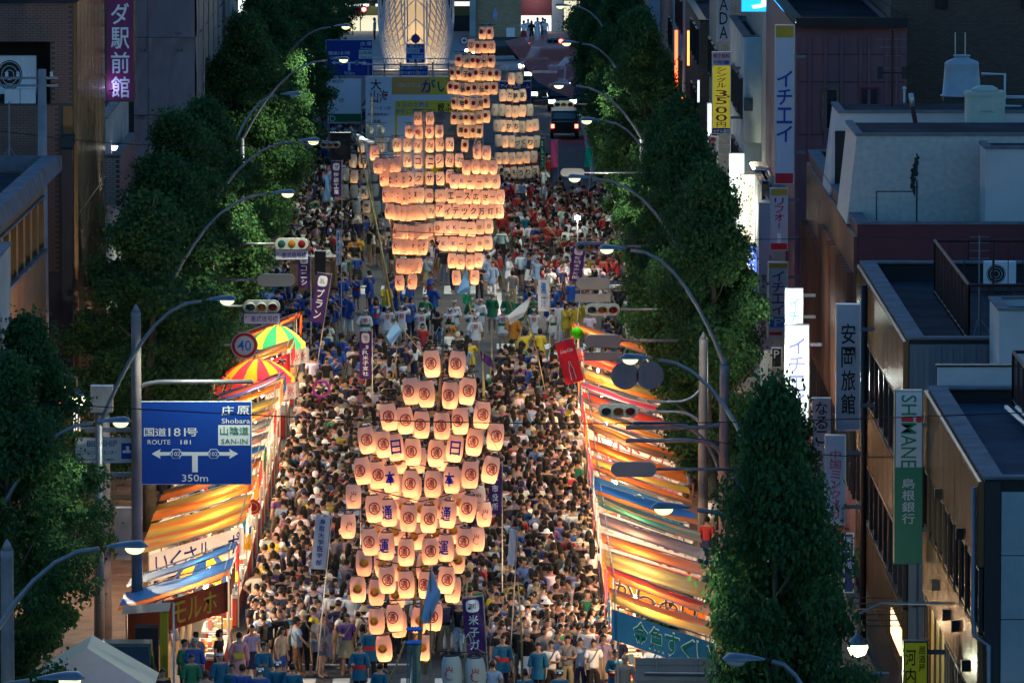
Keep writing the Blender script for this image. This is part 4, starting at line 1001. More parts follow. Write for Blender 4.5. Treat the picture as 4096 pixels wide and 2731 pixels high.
sign('lit_sign', 'white and red lit sign at the edge of the far crowns', 2588, 143, 2608, 240, 372, 'lit_white', [(.0, .4, .6, .7, 'lit_red')], bracket=0)
sign('lit_sign', 'narrow white lit tube sign by the brown brick shop', 2788, 320, 2800, 412, 318, 'lit_white', bracket=0)
sign('lit_sign', 'pale vertical lit sign behind the yellow price sign', 2828, 413, 2848, 545, 290, 'lit_white', bracket=0)
sign('vertical_sign', 'pale board of small red dishes and black tavern words', 2830, 545, 2872, 780, 288, 'board_white', cols=[('一品料理', .5, .02, .33, .5, 'sign_red'), ('居酒屋', .5, .4, .72, .5, 'text_black')], bracket=0)
sign('vertical_sign', 'tall pale grey board far behind the crowns', 2590, -60, 2640, 145, 372, 'board_white', bracket=0)
sign('lit_sign', 'white lit display box at the foot of the pale tavern board', 2838, 728, 2876, 800, 287, 'lit_white', bracket=0)
sign('lit_sign', 'row of red lit letters by the tavern next to the front left crown', 208, 1540, 262, 1660, 212, 'lit_red', cols=[('らーめん', .35, .0, 1.0, .5, 'lit_white')], bracket=0, light=(120, (1, .2, .1)))
sign('shop_window', 'bright vertical shop tubes behind the route sign poles', 293, 1620, 320, 1725, 212, 'dark_metal', [(.0, .0, .25, 1, 'lit_white'), (.45, 0, .6, 1, 'lit_white')], bracket=0)
sign('lit_sign', 'round topped pale mascot board space beside the tall white sign', 3046, 722, 3078, 800, 262, 'board_navy', [(.2, .2, .8, .8, 'board_gold')], bracket=0)
S.objects[[o.name for o in S.objects if o.get('label', '').startswith('round topped')][0]]['label'] = 'small navy picture board with gold square beside the cream karaoke sign'
# awning of lamps
t = thing('lamp_awning', 'white tubular awning frame with a row of warm bulbs', 'awning', at_y(3010, 700, 270))
for k in range(8): MB().tube([(0, k * -.5, .5 - .0 * k), (.5, k * -.5, .45), (.62, k * -.5, .0)], .018, 5, 'white_paint').build('hoop', t)
mat('bulb', (1, 1, 1), emit=40, ecol=(1.0, 0.74, 0.42))
for k in range(6): MB().lathe([(0, -.05), (.05, 0), (0, .05)], 8, (-.05, -.5 * k, .42), 'bulb').build('bulb', t)
# glass globe lamp bottom right, pavement lamps
t = thing('globe_lamp', 'brightly lit glass globe lamp hanging before the leaves by the bank', 'street lamp', at_y(3431, 2590, 160))
mat('globe', (1, 1, 1), emit=2.2, ecol=(1, 1, .45)); MB().lathe([(0, -.2), (.16, -.15), (.23, 0), (.22, .08)], 20, m='globe', cap=False).build('globe', t, smooth=True)
MB().lathe([(.225, .08), (.16, .2), (.05, .3), (0, .32)], 20, m='lamp_metal', cap=False).build('cap', t, smooth=True)
MB().tube([(0, 0, .3), (0, 0, .75), (.5, 0, 1.0), (2.2, 0, 1.0)], .03, 8, 'lamp_metal').build('arm', t); plight('lamp_light', t, (0, 0, -.35), 160, LCOL, .1)
t = thing('globe_lamp', 'lit glass globe lamp hanging beside the red tavern letters', 'street lamp', at_y(308, 1595, 205))
MB().lathe([(0, -.2), (.18, -.15), (.24, 0), (.23, .08)], 20, m='globe', cap=False).build('globe', t, smooth=True); MB().lathe([(.235, .08), (.16, .2), (.05, .3), (0, .32)], 20, m='lamp_metal', cap=False).build('cap', t, smooth=True)
MB().tube([(0, 0, .3), (0, 0, .6), (-.5, 0, .75), (-1.2, 0, .7)], .03, 8, 'lamp_metal').build('arm', t); plight('lamp_light', t, (0, 0, -.35), 500, (1, .95, .7), .1)
t = thing('spot_rail', 'row of small warm spotlights on black rods over the bank shopfront', 'spotlight', at_y(3570, 2390, 172))
for k in range(6): MB().tube([(-1.0, -k * 1.0, 0), (.0, -k * 1.0, 0)], .015, 5, 'black').build('rod', t); MB().lathe([(.05, 0), (.08, -.12)], 8, (-1.0, -k * 1.0, 0), 'dark_metal', cap=False).build('spotlight', t)
MB().box((-.1, -5, -.7), (-.06, -1, -.1), 'lit_warm').build('lit_strip', t); plight('spot_light', t, (-.8, -2.5, -.3), 25, (1, .7, .4), .1)
mat('lantern_off', (.5, .5, .5), .6)

# ------------------------------------------------------------------ station end of the street
SB = thing('station_building', 'station front with bright doors, a brick pier and an open shop', 'building', (0, 520, 0))
mat('olive_wall', (0.10, 0.095, 0.03), 0.7); mat('brick_far', (0.50, 0.34, 0.20), 0.8, kind='brick', col2=[(0.15, 0.10, 0.07)], p=1.0)
mat('lit_door', (0.3, 0.28, 0.2), 0.5, emit=0.36, ecol=(1.0, 0.92, 0.62)); mat('lit_shop', (1, 1, 1), 0.5, emit=0.42, ecol=(1.0, 0.95, 0.85))
def SX(px): return xat(px, 520)
def SZ(py): return zat(py, 520)
MB().box((SX(700), .3, .1), (SX(3000), 3, 22), 'dark_metal').build('wall', SB)
MB().box((SX(1270), -.3, SZ(62)), (SX(1905), .29, SZ(25)), 'olive_wall').build('fascia', SB)
MB().box((SX(1270), -.4, SZ(0)), (SX(1905), -.31, SZ(-60)), 'brick_far').build('upper_wall', SB)
for x0, x1 in ((1383, 1440), (1443, 1478), (1505, 1520)): MB().box((SX(x0), -.5, SZ(25)), (SX(x1), -.35, SZ(16)), 'lit_white').build('tube_light', SB)
for k, (x0, x1) in enumerate(((1380, 1441), (1445, 1518))): 
    d_ = MB().box((SX(x0), .0, SZ(185) if SZ(185) > .12 else .12), (SX(x1), .28, SZ(63)), 'lit_door').build('door', SB); MB().box((SX(x0) - .06, -.05, .12), (SX(x0), .0, SZ(63)), 'dark_metal').build('frame', d_)
MB().box((SX(1815), -.02, SZ(50)), (SX(1885), .29, SZ(8)), 'lit_shop').build('lit_window', SB); MB().box((SX(1680), -.02, SZ(50)), (SX(1735), .29, SZ(8)), 'lit_shop').build('lit_window', SB)
MB().box((SX(1810), -.02, .12), (SX(1885), .28, SZ(60)), 'glass_dark').build('show_window', SB)
MB().box((SX(1905), -8, .12), (SX(2082), .28, SZ(-40)), 'brick_far').build('brick_pier', SB)
MB().box((xat(2025, 511), -8.1, zat(160, 511)), (xat(2060, 511), -8.003, zat(115, 511)), 'text_white').build('notice', SB)
MB().box((SX(1880), -8.6, .12), (SX(1905) - .02, -.3, SZ(-40)), 'concrete_pale').build('column', SB)
sh = MB().box((SX(2084), 0, .12), (SX(2205), .28, SZ(63)), 'lit_shop').build('shop_opening', SB)
MB().box((SX(2084), -.3, SZ(62)), (SX(2205), .0, SZ(-10)), 'maroon_wall').build('shop_lintel', SB)
MB().box((SX(2207), -.4, .12), (SX(2250), .28, SZ(-40)), 'concrete_pale').build('column', SB)
for k in range(3): MB().box((SX(2255 + k * 60), 0, .12), (SX(2308 + k * 60), .28, SZ(5)), 'lit_door' if k < 2 else 'glass_dark').build('show_window', SB)
plight('shop_light', SB, (SX(2140), -1.5, 2.6), 45, (1, .95, .85), .3); plight('door_light', SB, (SX(1450), -1.5, 3.0), 60, (1, .95, .7), .3)
# (people of the station end are placed with the other people)
# lattice tower
LT = thing('lattice_tower', 'glowing vase shaped lattice tower of white tubes at the station end', 'tower', (xat(1665, 474), 474, .1))
mat('tower_glow', (0.8, 0.62, 0.38), 0.6, trans=.3); mat('tube_white', (0.50, 0.50, 0.56), 0.45)
def trad(z): # radius profile
    return 2.05 + .42 * min(1, max(0, z) / 2.2) - (.0 if z < 6 else (z - 6) * .08)
def tc_(z, a): r = trad(z); return (r * math.sin(a), -r * .75 * math.cos(a), z)
HT = 11.0
for k in range(17):
    a = -PI / 2 + PI * k / 16
    if abs(a) < .32: continue
    MB().tube([tc_(z, a * (.55 + .45 * min(1, (z + .5) / 4))) for z in np.linspace(0, HT, 12)], .045, 6, 'tube_white').build('upright', LT, smooth=True)
for s in (-1, 1):
    for k in range(16):
        z0 = .12 * k; pts = []
        for u in np.linspace(0, 1, 10):
            a = s * (.30 + 1.2 * u); z = .35 + z0 + (u ** .55) * (-.5 + .0) + .55 * k * (1 - u) ** 1.3
            pts.append(tc_(max(.05, z), a))
        MB().tube(pts, .04, 6, 'tube_white').build('rib', LT, smooth=True)
def glow(u, v):
    a = -1.45 + 2.9 * u; z = .1 + v * HT; r = trad(z) - .35; return (r * math.sin(a), -r * .75 * math.cos(a), z)
MB().grid(glow, 20, 10, 'tower_glow').build('inner_screen', LT, smooth=True)
for x in (-.72, .72): MB().tube([(x, -1.95, 0), (x, -1.95, HT)], .06, 6, 'tube_white').build('mast', LT); MB().tube([(x * .75, -1.9, 0), (x * .75, -1.9, HT)], .05, 6, 'tube_white').build('mast', LT)
MB().tube([(0, -2.0, 2.3), (0, -2.0, HT)], .04, 6, 'tube_white').build('mast', LT)
for z in (1.6, 2.6, 3.9, 5.4): MB().tube([(-.72, -1.97, z), (0, -1.97, z + .7), (.72, -1.97, z)], .05, 6, 'tube_white').build('chevron', LT)
for x in (-1.6, 0, 1.6): plight('uplight', LT, (x, -2.6 if x == 0 else -2.2, .4), 22, (1, .80, .56), .2)
for z in (2.5, 5): plight('inner_light', LT, (0, -.3, z), 75, (1, .78, .50), .2)
t = sign('parking_sign', 'underground parking entrance boards in front of the lattice tower', 1624, 176, 1700, 253, 468, 'board_white', [(.04, .52, .96, .99, 'sign_blue'), (.72, .25, .94, .47, 'sign_blue')],
     [('地下駐車場', .5, .03, .22, .9, 'text_blue', 0, True), ('←入口', .36, .27, .46, .55, 'text_blue', 0, True), ('30分以内', .6, .57, .74, .6, 'text_white', 0, True), ('無 料', .5, .78, .96, .7, 'text_white', 0, True)], depth=.06, bracket=0)
MB().tube([(0, .1, -1.6), (0, .1, 1.3)], .05, 8, 'lamp_metal').build('post', t)
f_ = MB(); disc(f_, (0, 0, .95), .29, 'sign_red', y=-.03); disc(f_, (0, 0, .95), .2, 'sign_blue', y=-.033); f_.build('no_waiting_disc', t)
t = sign('notice_board', 'blue notice board with white rows of text before the lattice tower', 1598, 263, 1712, 304, 455, 'sign_blue', cols=[('駅には構内を通り歩いて', .5, .1, .4, .9, 'text_white', 0, True), ('車での通り抜け禁止です', .5, .55, .88, .9, 'text_white', 0, True)], depth=.05, bracket=0)
c = at_y(1857, 163, 470); t = thing('no_entry_vehicle_sign', 'round red ringed vehicle sign near the brick pier', 'road sign', c)
f_ = MB(); disc(f_, (0, 0, 0), .3, 'sign_red', y=-.03); disc(f_, (0, 0, 0), .22, 'text_white', y=-.033); f_.build('face', t); MB().box((-.12, -.04, -.05), (.12, -.035, .06), 'text_blue').build('pictogram', t); MB().tube([(0, 0, -c.z + .1), (0, 0, .2)], .04, 8, 'lamp_metal').build('post', t)
t = sign('one_way_sign', 'small blue one way arrow sign near the brick pier', 1820, 203, 1858, 223, 468, 'sign_blue', cols=[('←', .5, .1, .9, .8, 'text_white', 0, True)], depth=.04, bracket=0)

t = thing('work_lamp', 'dazzling work lamp on a post at the right corner of the crossing', 'lamp', at_y(2310, 872, 300))
mat('flare', (1, 1, 1), emit=30, ecol=(1, .85, .62)); MB().lathe([(0, -.1), (.1, -.06), (.12, 0), (.08, .08), (0, .1)], 14, m='flare').build('lamp_globe', t, smooth=True)
MB().tube([(0, .1, -t.location.z), (0, .1, .1)], .03, 8, 'dark_metal').build('post', t); plight('lamp_light', t, (0, -.3, 0), 500, (1, .86, .66), .1)
# billboards of the festival stage
mat('poster_orange', (0.80, 0.40, 0.10), 0.6); mat('poster_yellow', (0.85, 0.66, 0.05), 0.6); mat('poster_white', (0.78, 0.80, 0.86), 0.6); mat('poster_green', (0.0, 0.16, 0.06), 0.6)
mat('poster_photo', (0.26, 0.22, 0.2), .6, noise=.6, nscale=1.5); mat('text_sky', (0.04, 0.2, 0.5), .6)
t = sign('billboard', 'white billboard with green foot panel among the left crowns', 1307, 316, 1447, 495, 372, 'poster_white', [(.0, .78, 1, .98, 'poster_green')], [('ID', .14, .82, .95, .22, 'text_white', 0, True), ('ID GROUP', .26, .03, .09, .45, 'text_green', 0, True), ('INFORMATION DEVELOPMENT', .5, .955, .98, .9, 'text_white', 0, True), ('ID', .43, .45, .52, .15, 'text_green', 0, True)], depth=.15, bracket=0, cat='billboard')
for x in (-.8, .8): MB().box((x - .05, .16, -4.2), (x + .05, .26, 1.1), 'pole_metal').build('post', t)
t = sign('billboard', 'wide white billboard with orange and yellow posters behind the lantern poles', 1461, 306, 1935, 700, 368, 'poster_white',
     [(.224, .01, .99, .185, 'poster_orange'), (.55, .012, .99, .183, 'poster_yellow'), (.25, .245, .99, .99, 'poster_yellow'), (.27, .40, .5, .99, 'poster_white'), (.5, .36, .99, .9, 'poster_photo')],
     [('がいな', .66, .03, .165, .38, 'text_blue', 0, True), ('毎日の食事を', .4, .26, .315, .28, 'text_sky', 0, True), ('手軽に美味しく!', .42, .33, .385, .33, 'text_sky', 0, True), ('鰹ふりかけ', .76, .27, .36, .3, 'text_black', 0, True),
      ('大', .09, .03, .14, .09, 'text_black', 0, True), ('山海', .12, .14, .27, .15, 'text_wine', 0, True), ('ラーメンの', .13, .3, .34, .17, 'text_wine', 0, True), ('米子国道9号沿い', .11, .37, .40, .18, 'text_black', 0, True), ('(山陰道)', .08, .44, .47, .1, 'text_black', 0, True), ('毎日まごころこめて', .38, .07, .11, .22, 'text_white', 0, True)], depth=.2, bracket=0, cat='billboard')
for k in range(8): MB().box((-2.9 + k * .82, .21, -4.2), (-2.82 + k * .82, .3, 3.2), 'pole_metal').build('post', t)
MB().tube([(-3.2, .1, 3.1), (3.2, .1, 3.1)], .04, 6, 'aluminium').tube([(-3.2, .1, 3.4), (3.2, .1, 3.4)], .03, 6, 'aluminium').build('top_rail', t)
t = sign('billboard', 'navy billboard with pale and red lettering behind the ivory lantern pole', 1995, 325, 2125, 475, 376, 'board_navy', cols=[('アイフルホーム', .5, .08, .2, .9, 'poster_white', 0, True), ('ABEKI', .5, .5, .68, .85, 'sign_red', 0, True)], depth=.15, bracket=0, cat='billboard')
for x in (-.7, .7): MB().box((x - .05, .16, -4), (x + .05, .26, .9), 'pole_metal').build('post', t)
t = sign('loudspeaker', 'black stage loudspeaker stack beside the lettered billboards', 1320, 532, 1403, 640, 322, 'black', depth=.6, bracket=0, frame='dark_metal', cat='loudspeaker')
f_ = MB(); disc(f_, (0, 0, -.15), .28, 'dark_metal', y=-.02); f_.build('speaker_cone', t)
t = sign('loudspeaker', 'black loudspeaker standing on the wooden stage box', 1258, 1005, 1303, 1100, 290, 'black', depth=.5, bracket=0, frame='dark_metal', cat='loudspeaker')
t = thing('stage_booth', 'brown wooden booth frame behind the lettered signal', 'booth', at_y(1260, 1090, 292)); t.location.z = .1
mat('wood', (0.22, 0.12, 0.06), .6, noise=.3, nscale=3, stretch=(1, 1, 6))
for x in (-1.0, -.1, .8): MB().box((x, 0, 0), (x + .08, .08, 2.6), 'wood').build('post', t)
MB().box((-1.05, -.05, 2.6), (.93, 1.2, 2.68), 'wood').build('roof', t); MB().box((-1, .1, 0), (.9, .14, 2.5), 'wood').build('back_board', t)
# ------------------------------------------------------------------ lantern poles
mat('paper', (0.88, 0.63, 0.55), 0.6, trans=0.66, bump=.25, bscale=40, stretch=(.1, .1, 1))
mat('paper_ivory', (0.80, 0.68, 0.56), 0.6, trans=0.5)
mat('paper_grey', (0.50, 0.52, 0.50), 0.6, trans=0.4)
mat('mark_red', (0.50, 0.015, 0.02), 0.6, trans=.15); mat('mark_blue', (0.01, 0.02, 0.36), 0.6); mat('mark_black', (0.02, 0.015, 0.015), 0.6)
mat('mark_green', (0.01, 0.12, 0.03), 0.6); mat('mark_yellow', (0.95, 0.55, 0.06), 0.6, trans=.4); mat('mark_sky', (0.15, 0.32, 0.42), 0.6, trans=.3)
LR, LH = 0.187, 0.63
def lrad(z): # radius at height z (-LH/2..LH/2)
    q = abs(z) / (LH / 2); return LR * (1 - 0.30 * q ** 2.8)
def lantern_mesh(m):
    prof = []; n = 24
    for k in range(n + 1):
        z = -LH / 2 * .97 + LH * .97 * k / n; r = lrad(z) + (0.003 if k % 2 else 0)
        if k in (0, n): r *= .86
        prof.append((r, z))
    mb = MB().lathe(prof, 22, m=m, cap=False)
    mb.lathe([(0.10, LH / 2 * .97), (lrad(LH / 2) * .86, LH / 2 * .97)], 22, m=m, cap=False)
    mb.lathe([(0.10, -LH / 2 * .97), (lrad(LH / 2) * .86, -LH / 2 * .97)], 22, m=m, cap=False)
    return mb.mesh('lantern', True)
LAN = {k: lantern_mesh(k) for k in ('paper', 'paper_ivory', 'paper_grey')}
def rim_mesh(sg):
    rim = MB().lathe([(.095, sg * LH / 2), (.125, sg * LH / 2), (.125, sg * LH / 2 * .94), (.095, sg * LH / 2 * .94)], 16, m='black', cap=False)
    if sg > 0: rim.tube([(-.11, 0, LH / 2 - .005), (-.05, 0, LH / 2 + .06), (.05, 0, LH / 2 + .06), (.11, 0, LH / 2 - .005)], .008, 4, 'black')
    return rim.mesh('rim')
RIMS = (rim_mesh(1), rim_mesh(-1))
def lwarp(x, y, c):
    z = y + c.z; r = lrad(z) + .008; x = max(-r * .95, min(r * .95, x + c.x))
    return (r * math.sin(x / r), -r * math.cos(x / r), z)
def ring(mb, r, w, c, m, n=32, t0=0, t1=2 * PI, rot=0):
    vs = []
    for k in range(n + 1):
        a = t0 + (t1 - t0) * k / n + rot
        vs.append(lwarp((r - w) * math.cos(a), (r - w) * math.sin(a), c)); vs.append(lwarp((r + w) * math.cos(a), (r + w) * math.sin(a), c))
    return mb.add(vs, [(2 * k, 2 * k + 2, 2 * k + 3, 2 * k + 1) for k in range(n)], m)
def wdisc(mb, rx, rz, c, m, n=24):
    return mb.add([lwarp(0, 0, c)] + [lwarp(rx * math.cos(2 * PI * k / n), rz * math.sin(2 * PI * k / n), c) for k in range(n)], [(0, 1 + k, 1 + (k + 1) % n) for k in range(n)], m)
MK = {}
def mark(k):
    if k in MK: return MK[k]
    mb = MB(); c = Vector((0, 0, .02))
    if k == 'tsu': ring(mb, .122, .014, c, 'mark_red'); mb.text('通', c, .155, .18, 'mark_red', warp=lwarp)
    elif k[0] == 'B': mb.text(k[1:], c, .25, .32, 'mark_blue', warp=lwarp)
    elif k[0] == 'k': mb.text(k[1:], c, .24, .28, 'mark_black', warp=lwarp)
    elif k == 'sun': wdisc(mb, .10, .11, Vector((-.03, 0, .06)), 'mark_red')
    elif k == 'swirl':
        wdisc(mb, .105, .10, c, 'mark_yellow')
        for q in range(4): ring(mb, .06 + .016 * q, .005, c + Vector((0, 0.0, 0)), 'mark_red', 12, PI * .9, PI * 1.9, q * .12)
    elif k == 'K': mb.text('K', c, .16, .20, 'mark_red', warp=lwarp, slant=.3); mb.text('K', Vector((-.03, 0, .02)), .03, .17, 'mark_black', warp=lwarp)
    elif k == 'KK': mb.text('K', c, .15, .17, 'mark_blue', warp=lwarp)
    elif k == '7d': mb.text('7d', c, .24, .20, 'mark_green', warp=lwarp, slant=.2)
    elif k == 'flower':
        for q in range(10): ring(mb, .022, .008, c + Vector((.085 * math.cos(q * PI / 5), 0, .085 * math.sin(q * PI / 5))), 'mark_red', 8)
        ring(mb, .045, .010, c, 'mark_red', 16)
    elif k == 'flame':
        for q in range(3): ring(mb, .05 + .02 * q, .008, c + Vector((.0, 0, -.02 * q)), 'mark_red', 10, .3 * q, 2.2 + .5 * q, q)
        mb.text('山', c + Vector((0, 0, .08)), .12, .08, 'mark_red', warp=lwarp)
    elif k == 'wave': 
        for q in range(3): ring(mb, .05 + .03 * q, .008, c, 'mark_sky', 12, q, 2.6 + q)
    elif k == 'V': mb.text('ハ', c, .10, .18, 'mark_red', warp=lwarp); mb.text('V', c + Vector((.04, 0, .02)), .05, .12, 'mark_blue', warp=lwarp)
    elif k == 'hills': mb.text('M', c, .16, .07, 'mark_green', warp=lwarp, slant=.3)
    elif k == 'em': ring(mb, .07, .012, c, 'mark_green', 20); mb.text('中', c, .07, .09, 'mark_green', warp=lwarp)
    me = mb.mesh('mark') if mb.v else None
    MK[k] = me; return me
def lantern_pole(label, Y, rows, pole_px, theta=0.0, paper='paper', power=2.0, sc=1.0, z_scale=None, bar_m='dark_metal', lit=1.0, top=None, seed=0, base=None, vee=0.06):
    """rows: list of (py, [px...], [marks...])"""
    r = random.Random(seed); power *= 1.1
    (tx, ty), (bx, by) = pole_px
    ptop = at_y(tx, ty, Y); pbot = at_y(bx, by, Y)
    base = Vector((pbot.x, Y, pbot.z))
    t = thing('lantern_pole', label, 'lantern pole', base, 0, 'festival lantern poles')
    ax = (ptop - pbot)
    def axis(z): return base.x + ax.x * (z - base.z) / ax.z
    MB().tube([(0, .25, 0), (ax.x * .5 + .04, .22, ax.z * .5), (ax.x, .25, ax.z)], [.055, .045, .025], 8, 'bamboo').build('pole', t, smooth=True)
    for k in range(int(ax.z / .55)):
        z = .3 + k * .55; MB().lathe([(.058, -.015), (.062, 0), (.058, .015)], 8, (ax.x * z / ax.z + (.04 * (1 - abs(2 * z / ax.z - 1))), .23, z), 'rope').build('pole_joint', t)
    for py, pxs, marks in rows:
        mid = sum(pxs) / len(pxs); ma = sum(abs(q - mid) for q in pxs) / len(pxs); zc = at_y(mid, py, Y).z
        xs = []
        for px, mk in zip(pxs, marks):
            pyi = py if not isinstance(py, (list, tuple)) else py[0]
            x = at_y(px, py, Y).x; dx = x - axis(zc)
            y = Y + dx * math.tan(theta)
            p = at_y(px, py + r.uniform(-4, 4) + vee * (ma - abs(px - mid)), y)
            lo = p - base; xs.append((lo.x, lo.y, lo.z))
            l = inst('lantern', LAN[paper if mk != 'wave' else 'paper_grey'], t, lo, r.uniform(-.18, .18) - theta * .5, sc=sc)
            l.rotation_euler = (r.uniform(-.05, .05), r.uniform(-.07, .07) + .12 * vee / .3 * (px - mid) / 200, r.uniform(-.25, .25) - theta * .5)
            inst('top_rim', RIMS[0], l); inst('bottom_rim', RIMS[1], l)
            m_ = mark(mk)
            if m_: inst('lantern_mark', m_, l)
            if r.random() < lit:
                pl = plight('candle', l, (0, 0, -.225), power * r.choice([.65, .8, 1.0]), (1.0, 0.46, 0.17), .03)
        xs.sort(); zt = LH / 2 * sc + .075
        pts = [Vector(q) + Vector((0, .02, zt)) for q in xs]
        if len(pts) == 1: pts = [pts[0] - Vector((.3, 0, 0)), pts[0] + Vector((.3, 0, 0))]
        e0 = (pts[1] - pts[0]).normalized() * .26; e1 = (pts[-1] - pts[-2]).normalized() * .26
        ctr = Vector(((pts[0].x + pts[-1].x) / 2, (pts[0].y + pts[-1].y) / 2, min(q.z for q in pts)))
        bar = [pts[0] - e0, ctr, pts[-1] + e1] if vee > .1 and len(pts) > 2 else [pts[0] - e0, pts[-1] + e1]
        MB().tube(bar, .013, 6, bar_m).build('crossbar', t)
    # guy cords
    w = (rows[len(rows) // 2][1])
    zt = ax.z * .98
    for s in (-1, 1):
        e = at_y(w[0] if s < 0 else w[-1], rows[len(rows) // 2][0], Y) - base
        MB().tube([(ax.x, .22, zt), (e.x + s * .25, .02, e.z + .4)], .007, 4, 'rope').build('cord', t)
    # streamer tuft at the top
    mbt = MB()
    for k in range(7):
        a = k * .9; mbt.tube([(ax.x, .25, ax.z), (ax.x + .12 * math.cos(a), .25 + .12 * math.sin(a), ax.z + .10), (ax.x + .2 * math.cos(a), .25 + .2 * math.sin(a), ax.z - .06)], .012, 4, 'text_white' if k % 2 else 'bamboo')
    mbt.build('paper_tuft', t, kind='stuff')
    return t
def fr(rows, k=1.7415): return [(y * k, [x * k for x in xs], m) for y, xs, m in rows]
T_ = 'tsu'
lantern_pole('nearest lantern pole, white lanterns stamped with a red ring and blue characters', 160,
    fr([(836, [992, 1050], [T_, T_]), (901, [944, 979, 1034, 1074], [T_] * 4), (965, [893, 930, 968, 1015, 1057, 1107], [T_] * 6),
        (1022, [842, 880, 908, 948, 1002, 1045, 1090, 1138], [T_, T_, 'B日', T_, T_, 'B日', T_, T_]),
        (1094, [833, 867, 897, 943, 994, 1038, 1080, 1127], [T_, T_, 'B本', T_, T_, 'B本', T_, T_]),
        (1180, [859, 893, 938, 985, 1029, 1075], [T_, 'B通', T_, T_, 'B通', T_]), (1255, [850, 887, 933, 988, 1024, 1067], [T_, 'B運', T_, T_, 'B運', T_]),
        (1335, [889, 933, 980, 1025], [T_] * 4), (1418, [907, 997], [T_, T_])]), ((1775, 1330), (1655, 2820)), theta=.25, power=2.6, seed=1, vee=.27)
W_ = 'swirl'
lantern_pole('lantern pole of yellow swirl lanterns just behind the nearest one', 166,
    fr([(1052, [868, 915, 960, 1010], [W_] * 4), (1112, [862, 906, 950, 1000, 1050], [W_] * 5), (1160, [878, 925, 970, 1015, 1055], [W_] * 5), (1222, [868, 912, 955, 1000, 1045], [W_] * 5),
        (1295, [836, 878, 920, 975, 1050], [W_] * 5), (1358, [822, 865, 912, 990, 1040], [W_] * 5), (1427, [865, 916, 963], [W_] * 3), (1488, [882, 972], [W_, W_])]),
    ((1640, 1720), (1660, 2900)), theta=.2, power=2.2, seed=2, vee=.15)
lantern_pole('lantern pole with red flame marks glimpsed behind the nearest two', 176,
    fr([(1140, [812, 1098], ['flame'] * 2), (1180, [1112, 955], ['flame', 'flame']), (1207, [800, 1000], ['flame'] * 2), (1237, [1096, 985], ['flame'] * 2)]), ((1700, 1900), (1700, 2700)), power=1.8, seed=3)
lantern_pole('low lantern pair with red flame marks at the bottom edge', 150, fr([(1545, [1038, 1092], ['flame', 'flame'])]), ((1860, 2560), (1850, 3300)), power=.25, seed=4, lit=.0, paper='paper_grey', sc=1.15)
def z2(rows, oy=0, k=1.742): return [(oy + y / k, [1200 + x / k for x in xs], m) for y, xs, m in rows]
K = 'K'
lantern_pole('lantern pole with slanted rows marked by a red K in the middle group', 283,
    z2([(1155, [545, 590, 635, 675], [K] * 4), (1252, [588, 635, 680, 725, 765], [K, 'kは', 'kじ', 'kま', 'kり']), (1362, [605, 645, 685, 725, 765, 800, 835], [K, K, 'kは', 'k人', 'kと', 'k夢', K]),
        (1480, [625, 668, 708, 748, 788, 820, 850], [K] * 7)]) + z2([(50, [680, 720, 762, 800, 835, 865], [K] * 6), (155, [675, 712, 750, 790, 825, 858], [K, K, K, 'kク', 'kイ', 'kズ']), (285, [700, 740, 785, 820], [K] * 4), (398, [695, 783], [K, K])], 900),
    ((1520, 600), (1610, 1330)), theta=.75, power=1.8, seed=5)
D_ = '7d'; Fl = 'flower'
lantern_pole('lantern pole with green marks and black katakana in the middle group', 315,
    z2([(822, [823, 905], [D_, D_]), (915, [762, 828, 903, 970], [Fl] * 4), (1010, [678, 748, 820, 905, 972, 1043], [D_] * 6), (1120, [680, 748, 822, 905, 972, 1043, 1110], [D_, D_, 'kコ', 'kニ', 'kシ', D_, D_]),
        (1237, [760, 830, 903, 978, 1045], [D_, 'kク', 'kサ', 'kン', Fl]), (1358, [760, 830, 900, 970, 1040], [Fl] * 5), (1468, [750, 830, 910, 980], [D_] * 4)]) + z2([(30, [830, 900, 975], [Fl] * 3), (130, [835, 910, 980], [D_] * 3)], 900),
    ((1690, 430), (1705, 1080)), power=1.5, seed=6)
Fm = 'flame'
lantern_pole('lantern pole spelling black katakana and kanji in the middle group', 297,
    z2([(1060, [1235, 1300], [Fm, Fm]), (1165, [1160, 1225, 1285, 1345], [Fm] * 4), (1265, [1075, 1130, 1190, 1250, 1310, 1365], ['KK', 'KK', 'hills', 'hills', 'em', 'em']), (1370, [985, 1055, 1112, 1168, 1230, 1290, 1342, 1395], [Fm, 'kエ', 'kー', 'kス', 'k広', 'k洋', 'hills', Fm]),
        (1470, [975, 1030, 1092, 1148, 1210, 1272, 1330, 1388], ['kア', 'kイ', 'kテ', 'kッ', 'kク', 'k万', 'k灯', 'k隊'])]) + z2([(20, [965, 1030, 1078, 1135, 1195, 1255, 1315], [Fl, 'KK', 'KK', 'hills', 'hills', 'em', 'em']), (130, [1008, 1068, 1125, 1190, 1250, 1310], ['KK', 'KK', 'hills', 'hills', 'em', 'em']),
        (250, [1060, 1118, 1185, 1243], [Fm] * 4), (365, [1090, 1218], [Fm, Fm])], 900), ((1905, 560), (1872, 1240)), theta=.2, power=2.1, seed=7)
Sn = 'sun'
